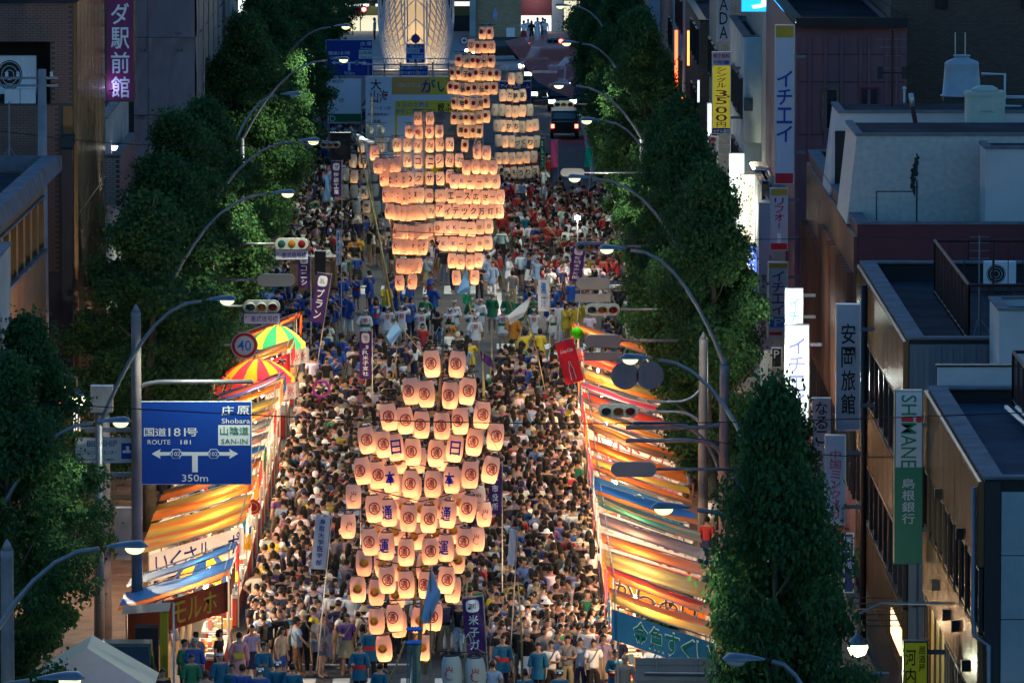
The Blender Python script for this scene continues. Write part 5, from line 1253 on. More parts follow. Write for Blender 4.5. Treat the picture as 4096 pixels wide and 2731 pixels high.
lantern_pole('tall ivory lantern pole with red suns and bank name characters', 345,
    z2([(235, [1272, 1322], [Sn, Sn]), (325, [1195, 1242, 1290, 1335], ['k③', Sn, Sn, 'k③']), (425, [1105, 1160, 1205, 1245, 1285, 1335], [Sn, 'k米', Sn, Sn, 'k米', Sn]), (520, [1065, 1105, 1148, 1190, 1235, 1275, 1325, 1375], [Sn, Sn, 'k子', Sn, Sn, 'k子', Sn, Sn]),
        (620, [1050, 1088, 1133, 1170, 1215, 1262, 1305, 1352], [Sn, Sn, 'k信', Sn, Sn, 'k信', Sn, Sn]), (720, [1080, 1120, 1165, 1208, 1252, 1297], [Sn, 'k用', Sn, Sn, 'k用', Sn]), (820, [1075, 1115, 1163, 1207, 1250, 1300], [Sn, 'k金', Sn, Sn, 'k金', Sn]),
        (912, [1120, 1163, 1205, 1247], ['k庫', Sn, Sn, 'k庫']), (1020, [1148, 1237], [Sn, Sn])]), ((1950, 105), (1885, 700)), paper='paper_ivory', power=1.3, seed=8)
V_ = 'V'
lantern_pole('far lantern pole of ivory lanterns with small red and blue marks', 360,
    z2([(550, [1475, 1528], [V_] * 2), (668, [1412, 1460, 1505, 1552], [V_, 'kだ', 'k夢', 'k家']), (772, [1358, 1405, 1452, 1500, 1550, 1602], [V_] * 6), (880, [1370, 1412, 1458, 1505, 1550, 1600, 1640], [V_, V_, 'kか', 'kち', V_, V_, V_]), (990, [1382, 1430, 1475, 1518, 1562, 1605, 1650], [V_, V_, V_, 'kづ', 'kく', 'kり', V_]),
        (1102, [1382, 1430, 1480, 1530, 1580, 1630], [V_] * 6), (1205, [1390, 1440, 1490, 1540, 1592, 1642], ['k住', 'k宅', 'kも', 'kう', 'kり', 'kス']), (1317, [1470, 1522, 1578, 1630], [V_] * 4), (1425, [1512, 1617], [V_, V_])]),
    ((2030, 280), (2110, 900)), paper='paper_ivory', power=.9, lit=.6, seed=9)
v_ = 'wave'
lantern_pole('dim grey white lantern pole with pale blue marks beside the purple banner', 330,
    z2([(915, [490, 565], [Fm, Fm]), (1012, [430, 500, 565, 632], [v_] * 4), (1122, [370, 436, 505, 570], [v_, 'k日', v_, v_]), (1222, [315, 378, 450, 515], [Fm, v_, 'k本', v_]), (1332, [310, 378, 450, 522], [Fm, v_, 'k新', v_]), (1442, [395, 465, 535, 600], [v_, 'k薬', v_, v_]), (1535, [405, 470, 540], [v_, 'k品', v_])]) +
    z2([(90, [480, 550, 608], [v_] * 3), (200, [510, 575], [v_] * 2)], 900), ((1490, 400), (1470, 1060)), paper='paper_grey', power=1.2, lit=.35, seed=10)
lantern_pole('slim bamboo pole with one lantern tilting at the left of the middle group', 290, z2([(1065, [518], [Fm])]), ((1430, 560), (1590, 1330)), power=2.4, seed=11)

# ------------------------------------------------------------------ bamboo poles, flags and banners
mat('nobori_purple', (0.06, 0.02, 0.12), 0.8, trans=.15); mat('nobori_white', (0.50, 0.52, 0.58), 0.8, trans=.2); mat('nobori_red', (0.50, 0.015, 0.03), 0.8, trans=.2)
mat('flag_blue', (0.20, 0.42, 0.75), 0.8, trans=.3); mat('flag_pale', (0.36, 0.50, 0.72), 0.8, trans=.3); mat('flag_teal', (0.0, 0.30, 0.25), 0.8, trans=.2); mat('flag_pink', (0.60, 0.08, 0.22), 0.8, trans=.2)
mat('flag_smoke', (0.90, 0.36, 0.34), 0.8, trans=.5, alpha=.42)
def banner(label, x0, y0, x1, y1, Y, m, text=None, tm='text_white', tilt=0.0, lantern=False, cat='banner', tw=.5):
    a = at_y(x0, y0, Y); b = at_y(x1, y1, Y); w = b.x - a.x; h = a.z - b.z
    t = thing('nobori_banner', label, cat, ((a.x + b.x) / 2, Y, b.z))
    rot = Euler((0, tilt, 0))
    t.rotation_euler = rot
    sd = random.random() * 50
    def fn(u, v):
        return ((u - .5) * w, .05 * math.sin(u * 5 + v * 6 + sd) * 1.0, v * h)
    MB().grid(fn, 8, 16, m).build('cloth', t, smooth=True)
    l = MB()
    def wp(x, y, c):
        X = x + c.x; Z = y + c.z; u = X / w + .5; v = Z / h
        return (X, .05 * math.sin(u * 5 + v * 6 + sd) - .015, Z)
    if text:
        n = len(text); top = .72 if lantern else .96; hh = h * (top - .06) / n
        for i, ch in enumerate(text):
            if ch == ' ': continue
            zc = h * top - hh * (i + .5)
            if ch == 'ー': l.add([wp(-w * .04, hh * .3, Vector((0, 0, zc))), wp(w * .04, hh * .3, Vector((0, 0, zc))), wp(w * .04, -hh * .3, Vector((0, 0, zc))), wp(-w * .04, -hh * .3, Vector((0, 0, zc)))], [(0, 1, 2, 3)], tm)
            else: l.text(ch, (0, 0, zc), w * tw, hh * .8, tm, warp=wp)
    if lantern:
        r0 = w * .34; zc = h * .86; rh = min(h * .11, w * .55)
        l.add([wp(0, 0, Vector((0, 0, zc)))] + [wp(r0 * math.copysign(abs(math.cos(2 * PI * k / 20)) ** .6, math.cos(2 * PI * k / 20)), rh * math.copysign(abs(math.sin(2 * PI * k / 20)) ** .6, math.sin(2 * PI * k / 20)), Vector((0, 0, zc))) for k in range(20)], [(0, 1 + k, 1 + (k + 1) % 20) for k in range(20)], 'text_white')
        def wp2(x, y, c): p = wp(x, y, c); return (p[0], p[1] - .01, p[2])
        l.text('万灯', (0, 0, zc), r0 * 1.1, rh * .9, 'nobori_purple', warp=wp2)
    if l.v: l.build('lettering', t)
    MB().tube([(w / 2 + .03, 0, -b.z + .3 if Y > 172 else -2.2), (w / 2 + .03, 0, h + .08)], .018, 6, 'aluminium').tube([(-w / 2, 0, h + .04), (w / 2 + .03, 0, h + .04)], .012, 6, 'aluminium').build('staff', t)
    return t
banner('purple banner with white kanji beside the dim lantern pole', 1325, 648, 1365, 788, 318, 'nobori_purple', '特研工業', lantern=True)
banner('purple banner with white katakana hanging under the lettered signal', 1192, 1025, 1240, 1150, 268, 'nobori_purple', 'コニシ', lantern=True)
banner('tilted long purple banner near the yellow happi group', 1236, 1095, 1292, 1290, 262, 'nobori_purple', 'プラン', lantern=True, tilt=.16)
banner('upright purple railway branch banner over the crowd', 1438, 1325, 1486, 1515, 248, 'nobori_purple', 'JR米子支社', lantern=True)
banner('large purple gas company banner at the front beside the nearest lantern pole', 1862, 2390, 1942, 2615, 176, 'nobori_purple', '米子ガ', lantern=True, tilt=-.06)
banner('narrow purple newspaper banner beside the bright signal lens', 2275, 985, 2325, 1125, 262, 'nobori_purple', '新日本海新聞', lantern=True, tilt=.12)
banner('purple city hall banner half behind the nearest lantern pole', 1955, 1855, 2005, 2055, 196, 'nobori_purple', '米子市役所', tw=.5)
banner('white medical school banner with blue characters standing in the crowd', 1242, 2062, 1302, 2275, 190, 'nobori_white', '鳥取大学医学部', 'text_blue', tilt=.10, tw=.4)
banner('second white medical school banner behind the lanterns', 1384, 1950, 1438, 2060, 196, 'nobori_white', '鳥取大学', 'text_blue', tw=.5)
banner('narrow blank white banner right of the lantern poles', 2030, 2115, 2058, 2260, 188, 'nobori_white', tilt=.06)
banner('white box shaped banner with faint blue printing at the crossing', 2152, 1118, 2196, 1245, 264, 'nobori_white', '清酒', 'num_blue')
banner('tilted red drink banner with a white bottle outline above the stalls', 2262, 1358, 2338, 1530, 232, 'nobori_red', tilt=-.26)
t = [o for o in S.objects if o.get('label', '').startswith('tilted red drink')][0]
mb = MB(); mb.text('Coca-Cola', (.0, -.09, 1.08), .42, .11, 'text_white', slant=.2)
prof = [(.03, .72), (.032, .62), (.06, .52), (.085, .44), (.07, .34), (.085, .24), (.085, .14), (.07, .1)]
pts = [(x, z) for x, z in prof] + [(-x, z) for x, z in prof[::-1]]
for i in range(len(prof) - 1): (x0, z0), (x1, z1) = prof[i], prof[i + 1]; mb.add([(-x0, -.08, z0), (x0, -.08, z0), (x1, -.08, z1), (-x1, -.08, z1)], [(0, 1, 2, 3)], 'text_white'); mb.add([(-x0 + .015, -.085, z0), (x0 - .015, -.085, z0), (x1 - .015, -.085, z1), (-x1 + .015, -.085, z1)], [(0, 1, 2, 3)], 'text_wine')
mb.build('print', t)
banner('pink banner standing in the far crossing', 2205, 562, 2230, 670, 345, 'flag_pink'); banner('dark green banner next to the pink one', 2160, 555, 2178, 680, 343, 'text_green', 'まんとう')
banner('teal banner before the far right crowns', 2336, 592, 2362, 668, 340, 'flag_teal', tilt=.1)
banner('small blue banner among the far crowd by the crowns', 1300, 700, 1318, 800, 325, 'flag_blue'); banner('white striped banner beside the booth', 1345, 920, 1362, 1060, 285, 'nobori_white', 'まつり', 'text_blue')
def flag(label, pts_px, Y, m, staff, emblem=None):
    """pts_px: quad corners px from the staff top, clockwise"""
    q = [at_y(x, y, Y) for x, y in pts_px]; base = at_y(staff[1][0], staff[1][1], Y); tp = at_y(staff[0][0], staff[0][1], Y)
    t = thing('hand_flag', label, 'flag', base)
    q = [p - base for p in q]
    def fn(u, v):
        a = q[0].lerp(q[1], u); b = q[3].lerp(q[2], u); p = a.lerp(b, v); return (p.x, p.y + .10 * math.sin(u * 6 + v * 3), p.z + .02 * math.sin(u * 9))
    MB().grid(fn, 14, 10, m).build('cloth', t, smooth=True)
    e = tp - base; MB().tube([(0, 0.02, 0), (e.x, .02, e.z)], .02, 6, 'bamboo').build('staff', t)
    return t
flag('pale blue triangular flag waved over the dancers in white coats', [(1580, 1285), (1610, 1322), (1568, 1385), (1545, 1345)], 262, 'flag_blue', ((1580, 1280), (1695, 1420)))
flag('long pale blue streamer flag hanging before the nearest lanterns', [(1722, 2270), (1765, 2375), (1715, 2500), (1685, 2480)], 154, 'flag_pale', ((1722, 2265), (1722, 2800)))
flag('light blue flag with rainbow tails under the lowest middle lanterns', [(1868, 1070), (1882, 1170), (1845, 1178), (1826, 1170)], 270, 'flag_blue', ((1868, 1068), (1885, 1260)))
flag('rainbow tails hanging below the light blue flag', [(1848, 1178), (1885, 1178), (1882, 1222), (1852, 1215)], 269.8, 'text_green', ((1868, 1170), (1885, 1260)))
flag('white flag swung over the dancers in white coats', [(2128, 1182), (2095, 1265), (2040, 1300), (2032, 1262)], 258, 'nobori_white', ((2128, 1180), (2060, 1400)))
flag('purple and blue flag at the near edge of the dancers', [(1920, 1405), (1965, 1430), (1978, 1480), (1925, 1440)], 244, 'nobori_purple', ((1932, 1405), (1932, 1640)))
flag('small white pennant on a thin staff at the top of the ivory pole', [(1978, 28), (1992, 62), (1985, 85), (1970, 65)], 346, 'flag_pale', ((1980, 25), (1955, 110)))
flag('white and blue pennant beside the dim lantern pole', [(1425, 535), (1500, 570), (1490, 582), (1430, 555)], 305, 'nobori_white', ((1400, 505), (1440, 600)))
flag('large sheer pink flag sweeping in front of the far cars', [(2020, 165), (2330, 110), (2290, 400), (2150, 330)], 405, 'flag_smoke', ((2345, 110), (2330, 560)))
for k, (a, b, Y) in enumerate([((1455, 560), (1560, 1300), 292), ((1520, 990), (1590, 1330), 283), ((1985, 1040), (2075, 1330), 280), ((2190, 900), (2255, 1000), 285), ((2180, 1560), (2110, 1260), 250), ((2072, 2330), (2090, 2720), 176), ((1620, 2560), (1540, 2760), 170), ((1590, 1360), (1570, 1520), 246), ((1930, 1450), (1938, 1650), 240), ((1968, 1330), (1960, 1500), 250), ((1868, 2320), (1850, 2500), 178)]):
    p = at_y(*a, Y); q = at_y(*b, Y); q.z = max(q.z, .2)
    t = thing('bamboo_pole', ['thin bamboo pole leaning by the dim lantern pole', 'bare bamboo pole crossing the marked K lanterns', 'bamboo pole held at the edge of the middle group', 'short leaning bamboo pole by the far red shirts', 'bare bamboo pole held up in the crowd near the purple banner top', 'long bare bamboo pole standing before the front rows', 'stubby bamboo pole lying aslant near the bottom tassels', 'bamboo pole in the crowd under the pale blue flag', 'bamboo pole in the crowd under the purple flag', 'bamboo pole raised before the white dancers', 'bamboo pole at the top of the gas company banner'][k], 'pole', q)
    e = p - q; MB().tube([(0, 0, 0), (e.x * .5 + .03, 0, e.z * .5), tuple(e)], [.03, .026, .015], 7, 'bamboo').build('culm', t, smooth=True)
    for z in (.2, .4, .6, .8): MB().lathe([(.028, -.01), (.033, 0), (.028, .01)], 7, tuple(e * z), 'rope').build('node', t)
# glittering tassel ball under the nearest lanterns
t = thing('tassel_pole', 'blue glittering tassel ornament on the nearest pole foot', 'ornament', at_y(1656, 2540, 158))
mat('tinsel_blue', (0.03, 0.25, 0.7), .25, .6); mat('tinsel_teal', (0.15, 0.35, 0.40), .25, .6)
for z in (.14, -.16):
    for k in range(14):
        a = k * 2 * PI / 14; MB().lathe([(0, -.05), (.055, 0), (0, .05)], 6, (.13 * math.cos(a), .13 * math.sin(a), z), 'tinsel_blue').build('puff', t)
mb = MB()
for k in range(40):
    a = k * 2.4; r_ = .05 + .10 * random.random(); mb.tube([(r_ * math.cos(a), r_ * math.sin(a), -.2), (r_ * 1.2 * math.cos(a), r_ * 1.2 * math.sin(a), -1.1 - .4 * random.random())], .006, 3, 'tinsel_teal')
mb.build('streamers', t, kind='stuff')
# overhead wires
for k, (a, b, Y0, Y1, lab) in enumerate([((-40, 520), (1400, 560), 226, 226, 'thin cable crossing over the brick building'), ((-20, 1600), (2352 * 1.7415, 1650), 150, 150, 'thin overhead cable crossing the whole street'), ((1100, 900), (4100, 930), 235, 235, 'thin overhead cable crossing by the lettered signal'), ((2700, 1740), (4150, 1800), 180, 180, 'thin overhead cable behind the inn sign')]):
    p, q = at_y(*a, Y0), at_y(*b, Y1); t = thing('overhead_cable', lab, 'cable', p); e = q - p
    MB().tube([(e.x * u, e.y * u, e.z * u - .35 * math.sin(PI * u)) for u in np.linspace(0, 1, 15)], .011, 4, 'black').build('cable', t)
# ------------------------------------------------------------------ market stalls
def tarp(name, c, c2=None, p=1.0, kind=None, tr=.55):
    return mat(name, c, 0.42, trans=tr, kind=kind, col2=c2, p=p, noise=.18, nscale=1.2, bump=.2, bscale=5, spec=.35) and name
tarp('t_orange', (0.62, 0.17, 0.03)); tarp('t_red', (0.55, 0.05, 0.025)); tarp('t_yellow', (0.55, 0.33, 0.05)); tarp('t_olive', (0.30, 0.25, 0.08)); tarp('t_mauve', (0.30, 0.17, 0.15), tr=.35)
tarp('t_blue', (0.01, 0.11, 0.42), tr=.3); tarp('t_brown', (0.22, 0.11, 0.05), tr=.35); tarp('t_white', (0.62, 0.58, 0.54)); tarp('t_grey', (0.24, 0.23, 0.21), tr=.3)
tarp('t_green_stripe', (0.02, 0.18, 0.12), [(0.50, 0.16, 0.07), (0.02, 0.18, 0.12), (0.22, 0.13, 0.07), (0.02, 0.2, 0.13)], .55, 'stripes_y', .4)
tarp('t_pink_stripe', (0.60, 0.05, 0.12), [(0.62, 0.45, 0.42), (0.60, 0.05, 0.12)], .5, 'stripes_y')
tarp('t_yellow_stripe', (0.62, 0.20, 0.03), [(0.62, 0.36, 0.05), (0.62, 0.16, 0.03), (0.40, 0.08, 0.18), (0.62, 0.34, 0.06)], .5, 'stripes_y')
tarp('t_gold_stripe', (0.52, 0.28, 0.04), [(0.55, 0.16, 0.03), (0.42, 0.28, 0.05), (0.50, 0.12, 0.03), (0.36, 0.26, 0.06)], .22, 'stripes_y')
tarp('t_blue_stripe', (0.03, 0.05, 0.35), [(0.45, 0.42, 0.55), (0.03, 0.06, 0.40), (0.6, 0.12, 0.05)], .35, 'stripes_y')
mat('stall_pole', (0.45, 0.44, 0.42), .4, .5); mat('counter_red', (0.4, 0.03, 0.02), .6); mat('b_blue', (0.01, 0.08, 0.22), .6, trans=.3); mat('b_orange', (0.70, 0.14, 0.01), .6, trans=.5); mat('b_white', (0.62, 0.58, 0.60), .6, trans=.45)
mat('b_black', (0.05, 0.015, 0.01), .7, trans=.2); mat('b_red', (0.40, 0.03, 0.04), .6, trans=.4); mat('b_pink', (0.65, 0.10, 0.20), .6, trans=.45); mat('text_purple', (0.22, 0.01, 0.20), .6); mat('text_yellow', (0.7, 0.42, 0.03), .6)
mat('b_green', (0.0, 0.14, 0.04), .6, trans=.3); mat('text_navy2', (0.0, 0.03, 0.22), .6); mat('goods_a', (0.5, 0.4, 0.3), .6, kind='island', col2=[(.5, .05, .04), (.6, .5, .1), (.1, .3, .5), (.6, .6, .55)])
BULBC = (1.0, 0.68, 0.38)
def stall(side, Y0, L, label, roof, banner_=None, second=None, front='b_red', ftext=None, ftm='text_white', w=2.5, zf=3.0, zb=2.15, power=170, X=None, sag=.12, bulbs=1, flap=None, goods=True):
    Xf = (3.4 if side > 0 else -6.85) if X is None else X
    L *= .82 if L < 7.01 else 1.0; zf += .10 * math.sin(Y0 * 7.1); power *= .72
    t = thing('market_stall', label, 'market stall', (Xf, Y0, .004), 0, 'food and game stalls lining the street')
    s = side
    for x, z in ((0, zf), (w, zb)):
        for y in (.05, L - .05):
            MB().tube([(s * x, y, 0), (s * x, y, z)], .025, 6, 'stall_pole').build('pole', t)
    for y in (.05, L - .05): MB().tube([(0, y, zf - .02), (s * w, y, zb - .02)], .02, 6, 'stall_pole').build('rafter', t)
    MB().tube([(0, .05, zf - .02), (0, L - .05, zf - .02)], .02, 6, 'stall_pole').build('beam', t)
    seed = Y0 * 1.37 + s
    def roofn(y0, y1, zo, xo0=-.18, xo1=.25):
        def fn(u, v):
            x = -0.18 + (w + xo1 + .18) * u; y = y0 + (y1 - y0) * v
            z = zf + (zb - zf) * (x / w) + zo
            z -= .05 * (y / L)
            z -= sag * math.sin(min(1, max(0, u)) * PI) * (.5 + .5 * math.sin(v * PI)) 
            z += .045 * mnoise.noise(Vector((x * .9 + seed, y * 1.7, seed))) + .02 * mnoise.noise(Vector((x * 4, y * 1.2, seed)))
            return (s * x, y, z + .03)
        return fn
    if second: # two sheets joined along the length
        ysp = L * second[1]
        MB().grid(roofn(-.1, ysp + .1, .03), 14, 12, second[0]).build('roof_tarp', t, smooth=True)
        MB().grid(roofn(ysp, L + .1, 0), 14, 12, roof).build('roof_tarp', t, smooth=True)
    else:
        MB().grid(roofn(-.1, L + .1, 0), 14, 18, roof).build('roof_tarp', t, smooth=True)
    # counter, goods, back sheet
    MB().box((s * .05, .15, .02), (s * .65, L - .15, .82), front if front in ('counter_red',) else 'counter_red').build('counter', t)
    MB().box((s * -.02, .1, .80), (s * .75, L - .1, .86), 'b_white').build('counter_top', t)
    if goods:
        mb = MB(); rr = random.Random(int(Y0 * 10))
        for k in range(int(L * 6)):
            x = s * rr.uniform(.05, .6); y = rr.uniform(.25, L - .35); q = rr.uniform(.05, .12)
            mb.box((x - q, y - q, .862), (x + q, y + q, .862 + rr.uniform(.06, .3)), 'goods_a')
        mb.build('goods', t, kind='stuff')
    MB().grid(lambda u, v: (s * (w - .03 + .03 * math.sin(v * 9 + u * 4)), .1 + (L - .2) * u, .3 + (zb - .35) * v), 8, 4, 'b_white').build('back_sheet', t, smooth=True)
    # fascia cloth towards the crowd
    bh = .55
    MB().grid(lambda u, v: (s * (-.20 - .02 * math.sin(u * 22)), .02 + (L - .04) * u, zf - .02 - bh * v), 24, 3, front).build('fascia_cloth', t, smooth=True)
    if ftext:
        l = MB(); n = len(ftext)
        for i, ch in enumerate(ftext):
            l.text(ch, (s * -.235, L * (i + .5) / n, zf - .02 - bh / 2), L / n * .7, bh * .7, ftm, R=Vector((0, s * 1.0, 0)) if s < 0 else Vector((0, -1, 0)), U=Vector((0, 0, 1)))
        l.build('lettering', t)
    if banner_: # cloth on the near end: (material, text, text material, height, extras)
        bm, tx, tm, h = banner_[:4]
        def bn(u, v):
            x = -.16 + (w + .12) * u; z = zf + (zb - zf) * (x / w) - .10 - h * v
            return (s * x, -.12 - .02 * math.sin(u * 14 + v * 2), z)
        b = MB().grid(bn, 20, 5, bm).build('side_banner', t, smooth=True)
        if tx:
            l = MB(); n = len(tx); sl = (zb - zf) / w; pe = banner_[6] if len(banner_) > 6 else .03
            u0 = banner_[5] if len(banner_) > 5 else .05
            seq = tx if s > 0 else tx
            for i, ch in enumerate(seq):
                if s > 0: X_ = (-.16 + (w + .12) * (u0 + (1 - u0 - pe) * (i + .5) / n))
                else: X_ = (-.16 + (w + .12) * (1 - (u0 + (1 - u0 - pe) * (i + .5) / n)))
                zc = zf + sl * X_ - .10 - h / 2
                cw = (w * (1 - u0 - pe + .03)) / n * .88
                U_ = Vector((0, 0, 1)); R_ = Vector((1, 0, sl * s))
                if len(banner_) > 4 and banner_[4]:
                    l.text(ch, (s * X_, -.150, zc), cw * 1.10, h * .84, banner_[4], R=R_, U=U_)
                l.text(ch, (s * X_, -.158, zc), cw, h * .72, tm, R=R_, U=U_)
            l.build('lettering', b)
    if flap: MB().grid(lambda u, v: (s * (-.25 + .0 * u), -.1 + .9 * u, zf - .1 - 1.0 * v + .05 * math.sin(u * 9)), 6, 6, flap).build('hanging_cloth', t, smooth=True)
    for k in range(bulbs):
        y = L * (k + .5) / bulbs
        MB().lathe([(0, -.055), (.045, -.03), (.05, 0), (.03, .05), (0, .07)], 10, (s * .55, y, zf - .62), 'bulb').build('bulb', t, smooth=True)
        MB().tube([(s * .55, y, zf - .55), (s * .55, y, zf - .25)], .006, 4, 'black').build('cord', t)
        plight('bulb_light', t, (s * .55, y, zf - .72), power, BULBC, .06)
    return t
RS = [
 (182.3, 4.2, 'goldfish scooping stall with a long blue banner, nearest on the lit sign side', 't_orange', ('b_blue', '金魚すくい', 'text_green', .78, 'text_white', .20), ('t_yellow', .5), 'b_blue', None),
 (186.9, 3.0, 'stall under a red orange tarp between goldfish and fried chicken banners', 't_red', None, ('t_orange', .45), 'b_pink', None),
 (190.2, 4.8, 'fried chicken stall with orange banner and olive tarp', 't_olive', ('b_orange', 'からあげ', 'text_black', .72, 'text_white'), None, 'b_orange', 'からあげ'),
 (195.4, 3.4, 'stall with orange tarp and a blue dotted side cloth', 't_orange', ('t_blue_stripe', '', 'text_white', .45), None, 'b_white', None),
 (199.1, 3.6, 'stall with dull mauve tarp and white side cloth', 't_mauve', ('b_white', 'タコス', 'sign_red', .5), None, 'b_white', None),
 (203.0, 3.6, 'stall with green striped tarp and purple puffy letters', 't_green_stripe', ('b_white', 'アメリカン', 'text_purple', .5), None, 'b_white', None),
 (206.9, 4.4, 'stall under a bright blue tarp with an orange near edge', 't_blue', None, ('t_orange', .3), 'b_white', None),
 (211.6, 2.8, 'stall with orange tarp and small blue goldfish banner', 't_orange', ('b_blue', '金魚', 'text_green', .6, 'text_white', .35), ('t_brown', .3), 'b_blue', None),
 (214.7, 2.7, 'narrow stall with yellow tarp and pink front cloth', 't_yellow', None, None, 'b_pink', 'くじ引き'),
 (217.7, 4.4, 'stall with plain orange tarp and pink side banner', 't_orange', ('b_pink', 'たません', 'sign_red', .45), None, 'b_pink', None),
 (222.4, 4.8, 'stall with two faded orange tarps past the pink one', 't_orange', None, ('t_brown', .5), 'b_orange', None),
 (227.5, 3.2, 'hot snack stall with brilliant white and red banner', 't_yellow_stripe', ('b_white', 'ホットドッグ', 'sign_red', .85), None, 'b_red', 'HOT'),
 (231.0, 5.4, 'stall with dull red tarp behind the hot snack one', 't_red', None, ('t_mauve', .4), 'b_red', None),
 (236.8, 3.6, 'stall with pink and white striped tarp', 't_pink_stripe', ('b_blue', '', 'text_white', .3), None, 'b_blue', None),
 (240.6, 5.0, 'stall with olive tarp under the round sign backs', 't_olive', None, ('t_orange', .4), 'b_orange', None),
 (246.0, 5.6, 'stall with bright red tarp next to the drink banner', 't_red', None, None, 'b_red', None),
 (257.5, 4.0, 'last stall with orange tarp sloping down by the crossing', 't_orange', None, None, 'b_orange', None)]
for i, (y, L, lab, rf, bn, sec, fr_, ft) in enumerate(RS):
    stall(1, y, L, lab, rf, bn, sec, fr_, ft, bulbs=2 if L > 4.6 else 1, flap=[None, 'b_pink', None, 't_blue_stripe', 't_white'][i % 5], power=190)
LS = [
 (188.1, 5.0, 'grilled snack stall with black banner and blue tarp, nearest on the route sign side', 't_blue', ('b_black', 'モルホ', 'text_yellow', .80, 'sign_red', .44, .10), ('t_orange', .22), 'b_black', None),
 (193.3, 2.6, 'stall under a narrow blue tarp behind the blue and orange parasol', 't_blue', None, None, 'b_red', None),
 (200.6, 7.1, 'raffle stall with white banner, blue letters and gold striped tarp', 't_gold_stripe', ('b_white', 'いくさルーポ', 'text_blue', .78), None, 'b_white', None),
 (207.8, 5.6, 'stall continuing the gold striped tarp beside the toy balloons', 't_gold_stripe', None, ('t_orange', .4), 'b_yellow' if False else 'b_orange', None),
 (212.8, 4.2, 'stall with brown and orange tarp under the route sign', 't_brown', None, ('t_orange', .5), 'b_red', None),
 (217.3, 3.6, 'stall with small blue tarp below the route sign edge', 't_blue', None, ('t_white', .3), 'b_green', 'くじ'),
 (221.2, 3.2, 'stall with grey tarp right of the route sign', 't_grey', None, ('t_mauve', .4), 'b_white', None),
 (224.8, 3.2, 'stall with grey tarp and white banner with red dots', 't_grey', ('b_white', '●●●', 'sign_red', .35), None, 'b_white', None),
 (228.3, 3.2, 'stall with dark gold tarp over a white banner of red ovals', 't_yellow_stripe', ('b_white', '●●●●', 'sign_red', .35), None, 'b_red', None),
 (231.8, 3.6, 'stall with olive yellow tarp next to the road sign top', 't_olive', None, ('t_yellow', .4), 'b_white', None),
 (235.7, 3.0, 'stall with orange tarp just before the red and yellow parasol', 't_orange', None, None, 'b_orange', None),
 (239.0, 3.8, 'stall with blue white striped tarp under the red and yellow parasol', 't_blue_stripe', None, None, 'b_blue', None),
 (249.6, 5.2, 'octopus ball stall with red banner and brown tarp', 't_brown', ('b_red', 'たこ焼', 'text_black', .8, 'text_white'), ('t_orange', .3), 'b_red', None),
 (260.5, 4.2, 'last stall with orange tarp by the green and yellow parasol', 't_red', None, ('t_orange', .5), 'b_orange', None)]
for i, (y, L, lab, rf, bn, sec, fr_, ft) in enumerate(LS):
    stall(-1, y, L, lab, rf, bn, sec, fr_, ft, bulbs=2 if L > 4.6 else 1, power=190, flap=[None, 'b_red', None, None][i % 4])
def parasol(px, py, Y, R, cols, label, n=12, drop=.62, val=.17, hang=True):
    c = at_y(px, py, Y); t = thing('parasol', label, 'parasol', (c.x, Y, 0), 0, 'round striped parasols'); z = c.z
    for k in range(n):
        a0, a1 = 2 * PI * k / n, 2 * PI * (k + 1) / n; m = cols[k % len(cols)]
        mb = MB(); 
        prof = [(.02, z), (R * .35, z - drop * .12), (R * .7, z - drop * .5), (R, z - drop), (R * 1.0, z - drop - val)]
        vs = [(r * math.cos(a), r * math.sin(a), zz) for r, zz in prof for a in (a0, (a0 + a1) / 2, a1)]
        vs = [(x, y, zz - (.03 * R if i % 3 == 1 and i > 3 and i < 12 else 0)) for i, (x, y, zz) in enumerate(vs)]
        mb.add(vs, [(3 * j + q, 3 * j + q + 1, 3 * j + q + 4, 3 * j + q + 3) for j in range(len(prof) - 1) for q in (0, 1)], m)
        mb.build('panel', t)
    MB().tube([(0, 0, 0), (0, 0, z + .08)], .025, 8, 'stall_pole').build('shaft', t)
    if hang:
        for k in range(4):
            a = -1.2 + k * .42; x, y = R * .98 * math.cos(a), R * .98 * math.sin(a)
            hb = MB().box((x - .16, y - .005, z - drop - val - .55), (x + .16, y + .005, z - drop - val - .01), 'b_white'); o = hb.build('ice_flag', t)
            MB().text('氷', (x, y - .012, z - drop - val - .27), .22, .3, 'sign_red').build('lettering', o)
    plight('parasol_light', t, (.1, 0, z - .9), 150, BULBC, .06); MB().lathe([(0, -.05), (.05, 0), (0, .06)], 8, (.1, 0, z - .75), 'bulb').build('bulb', t, smooth=True)
tarp('p_red', (0.60, 0.03, 0.06)); tarp('p_orange', (0.75, 0.28, 0.02)); tarp('p_green', (0.02, 0.25, 0.12)); tarp('p_yellow', (0.75, 0.50, 0.05)); tarp('p_navy', (0.01, 0.04, 0.16))
parasol(1032, 1432, 243.6, 1.22, ['p_red', 'p_orange'], 'red and orange striped parasol with ice flags', 16)
parasol(1108, 1300, 256.5, 1.0, ['p_green', 'p_yellow'], 'green and yellow striped parasol by the octopus ball stall', 12)
parasol(828, 2204, 197.2, .85, ['p_navy', 'p_orange'], 'navy and orange parasol between the blue tarps and the raffle banner', 12, hang=False)
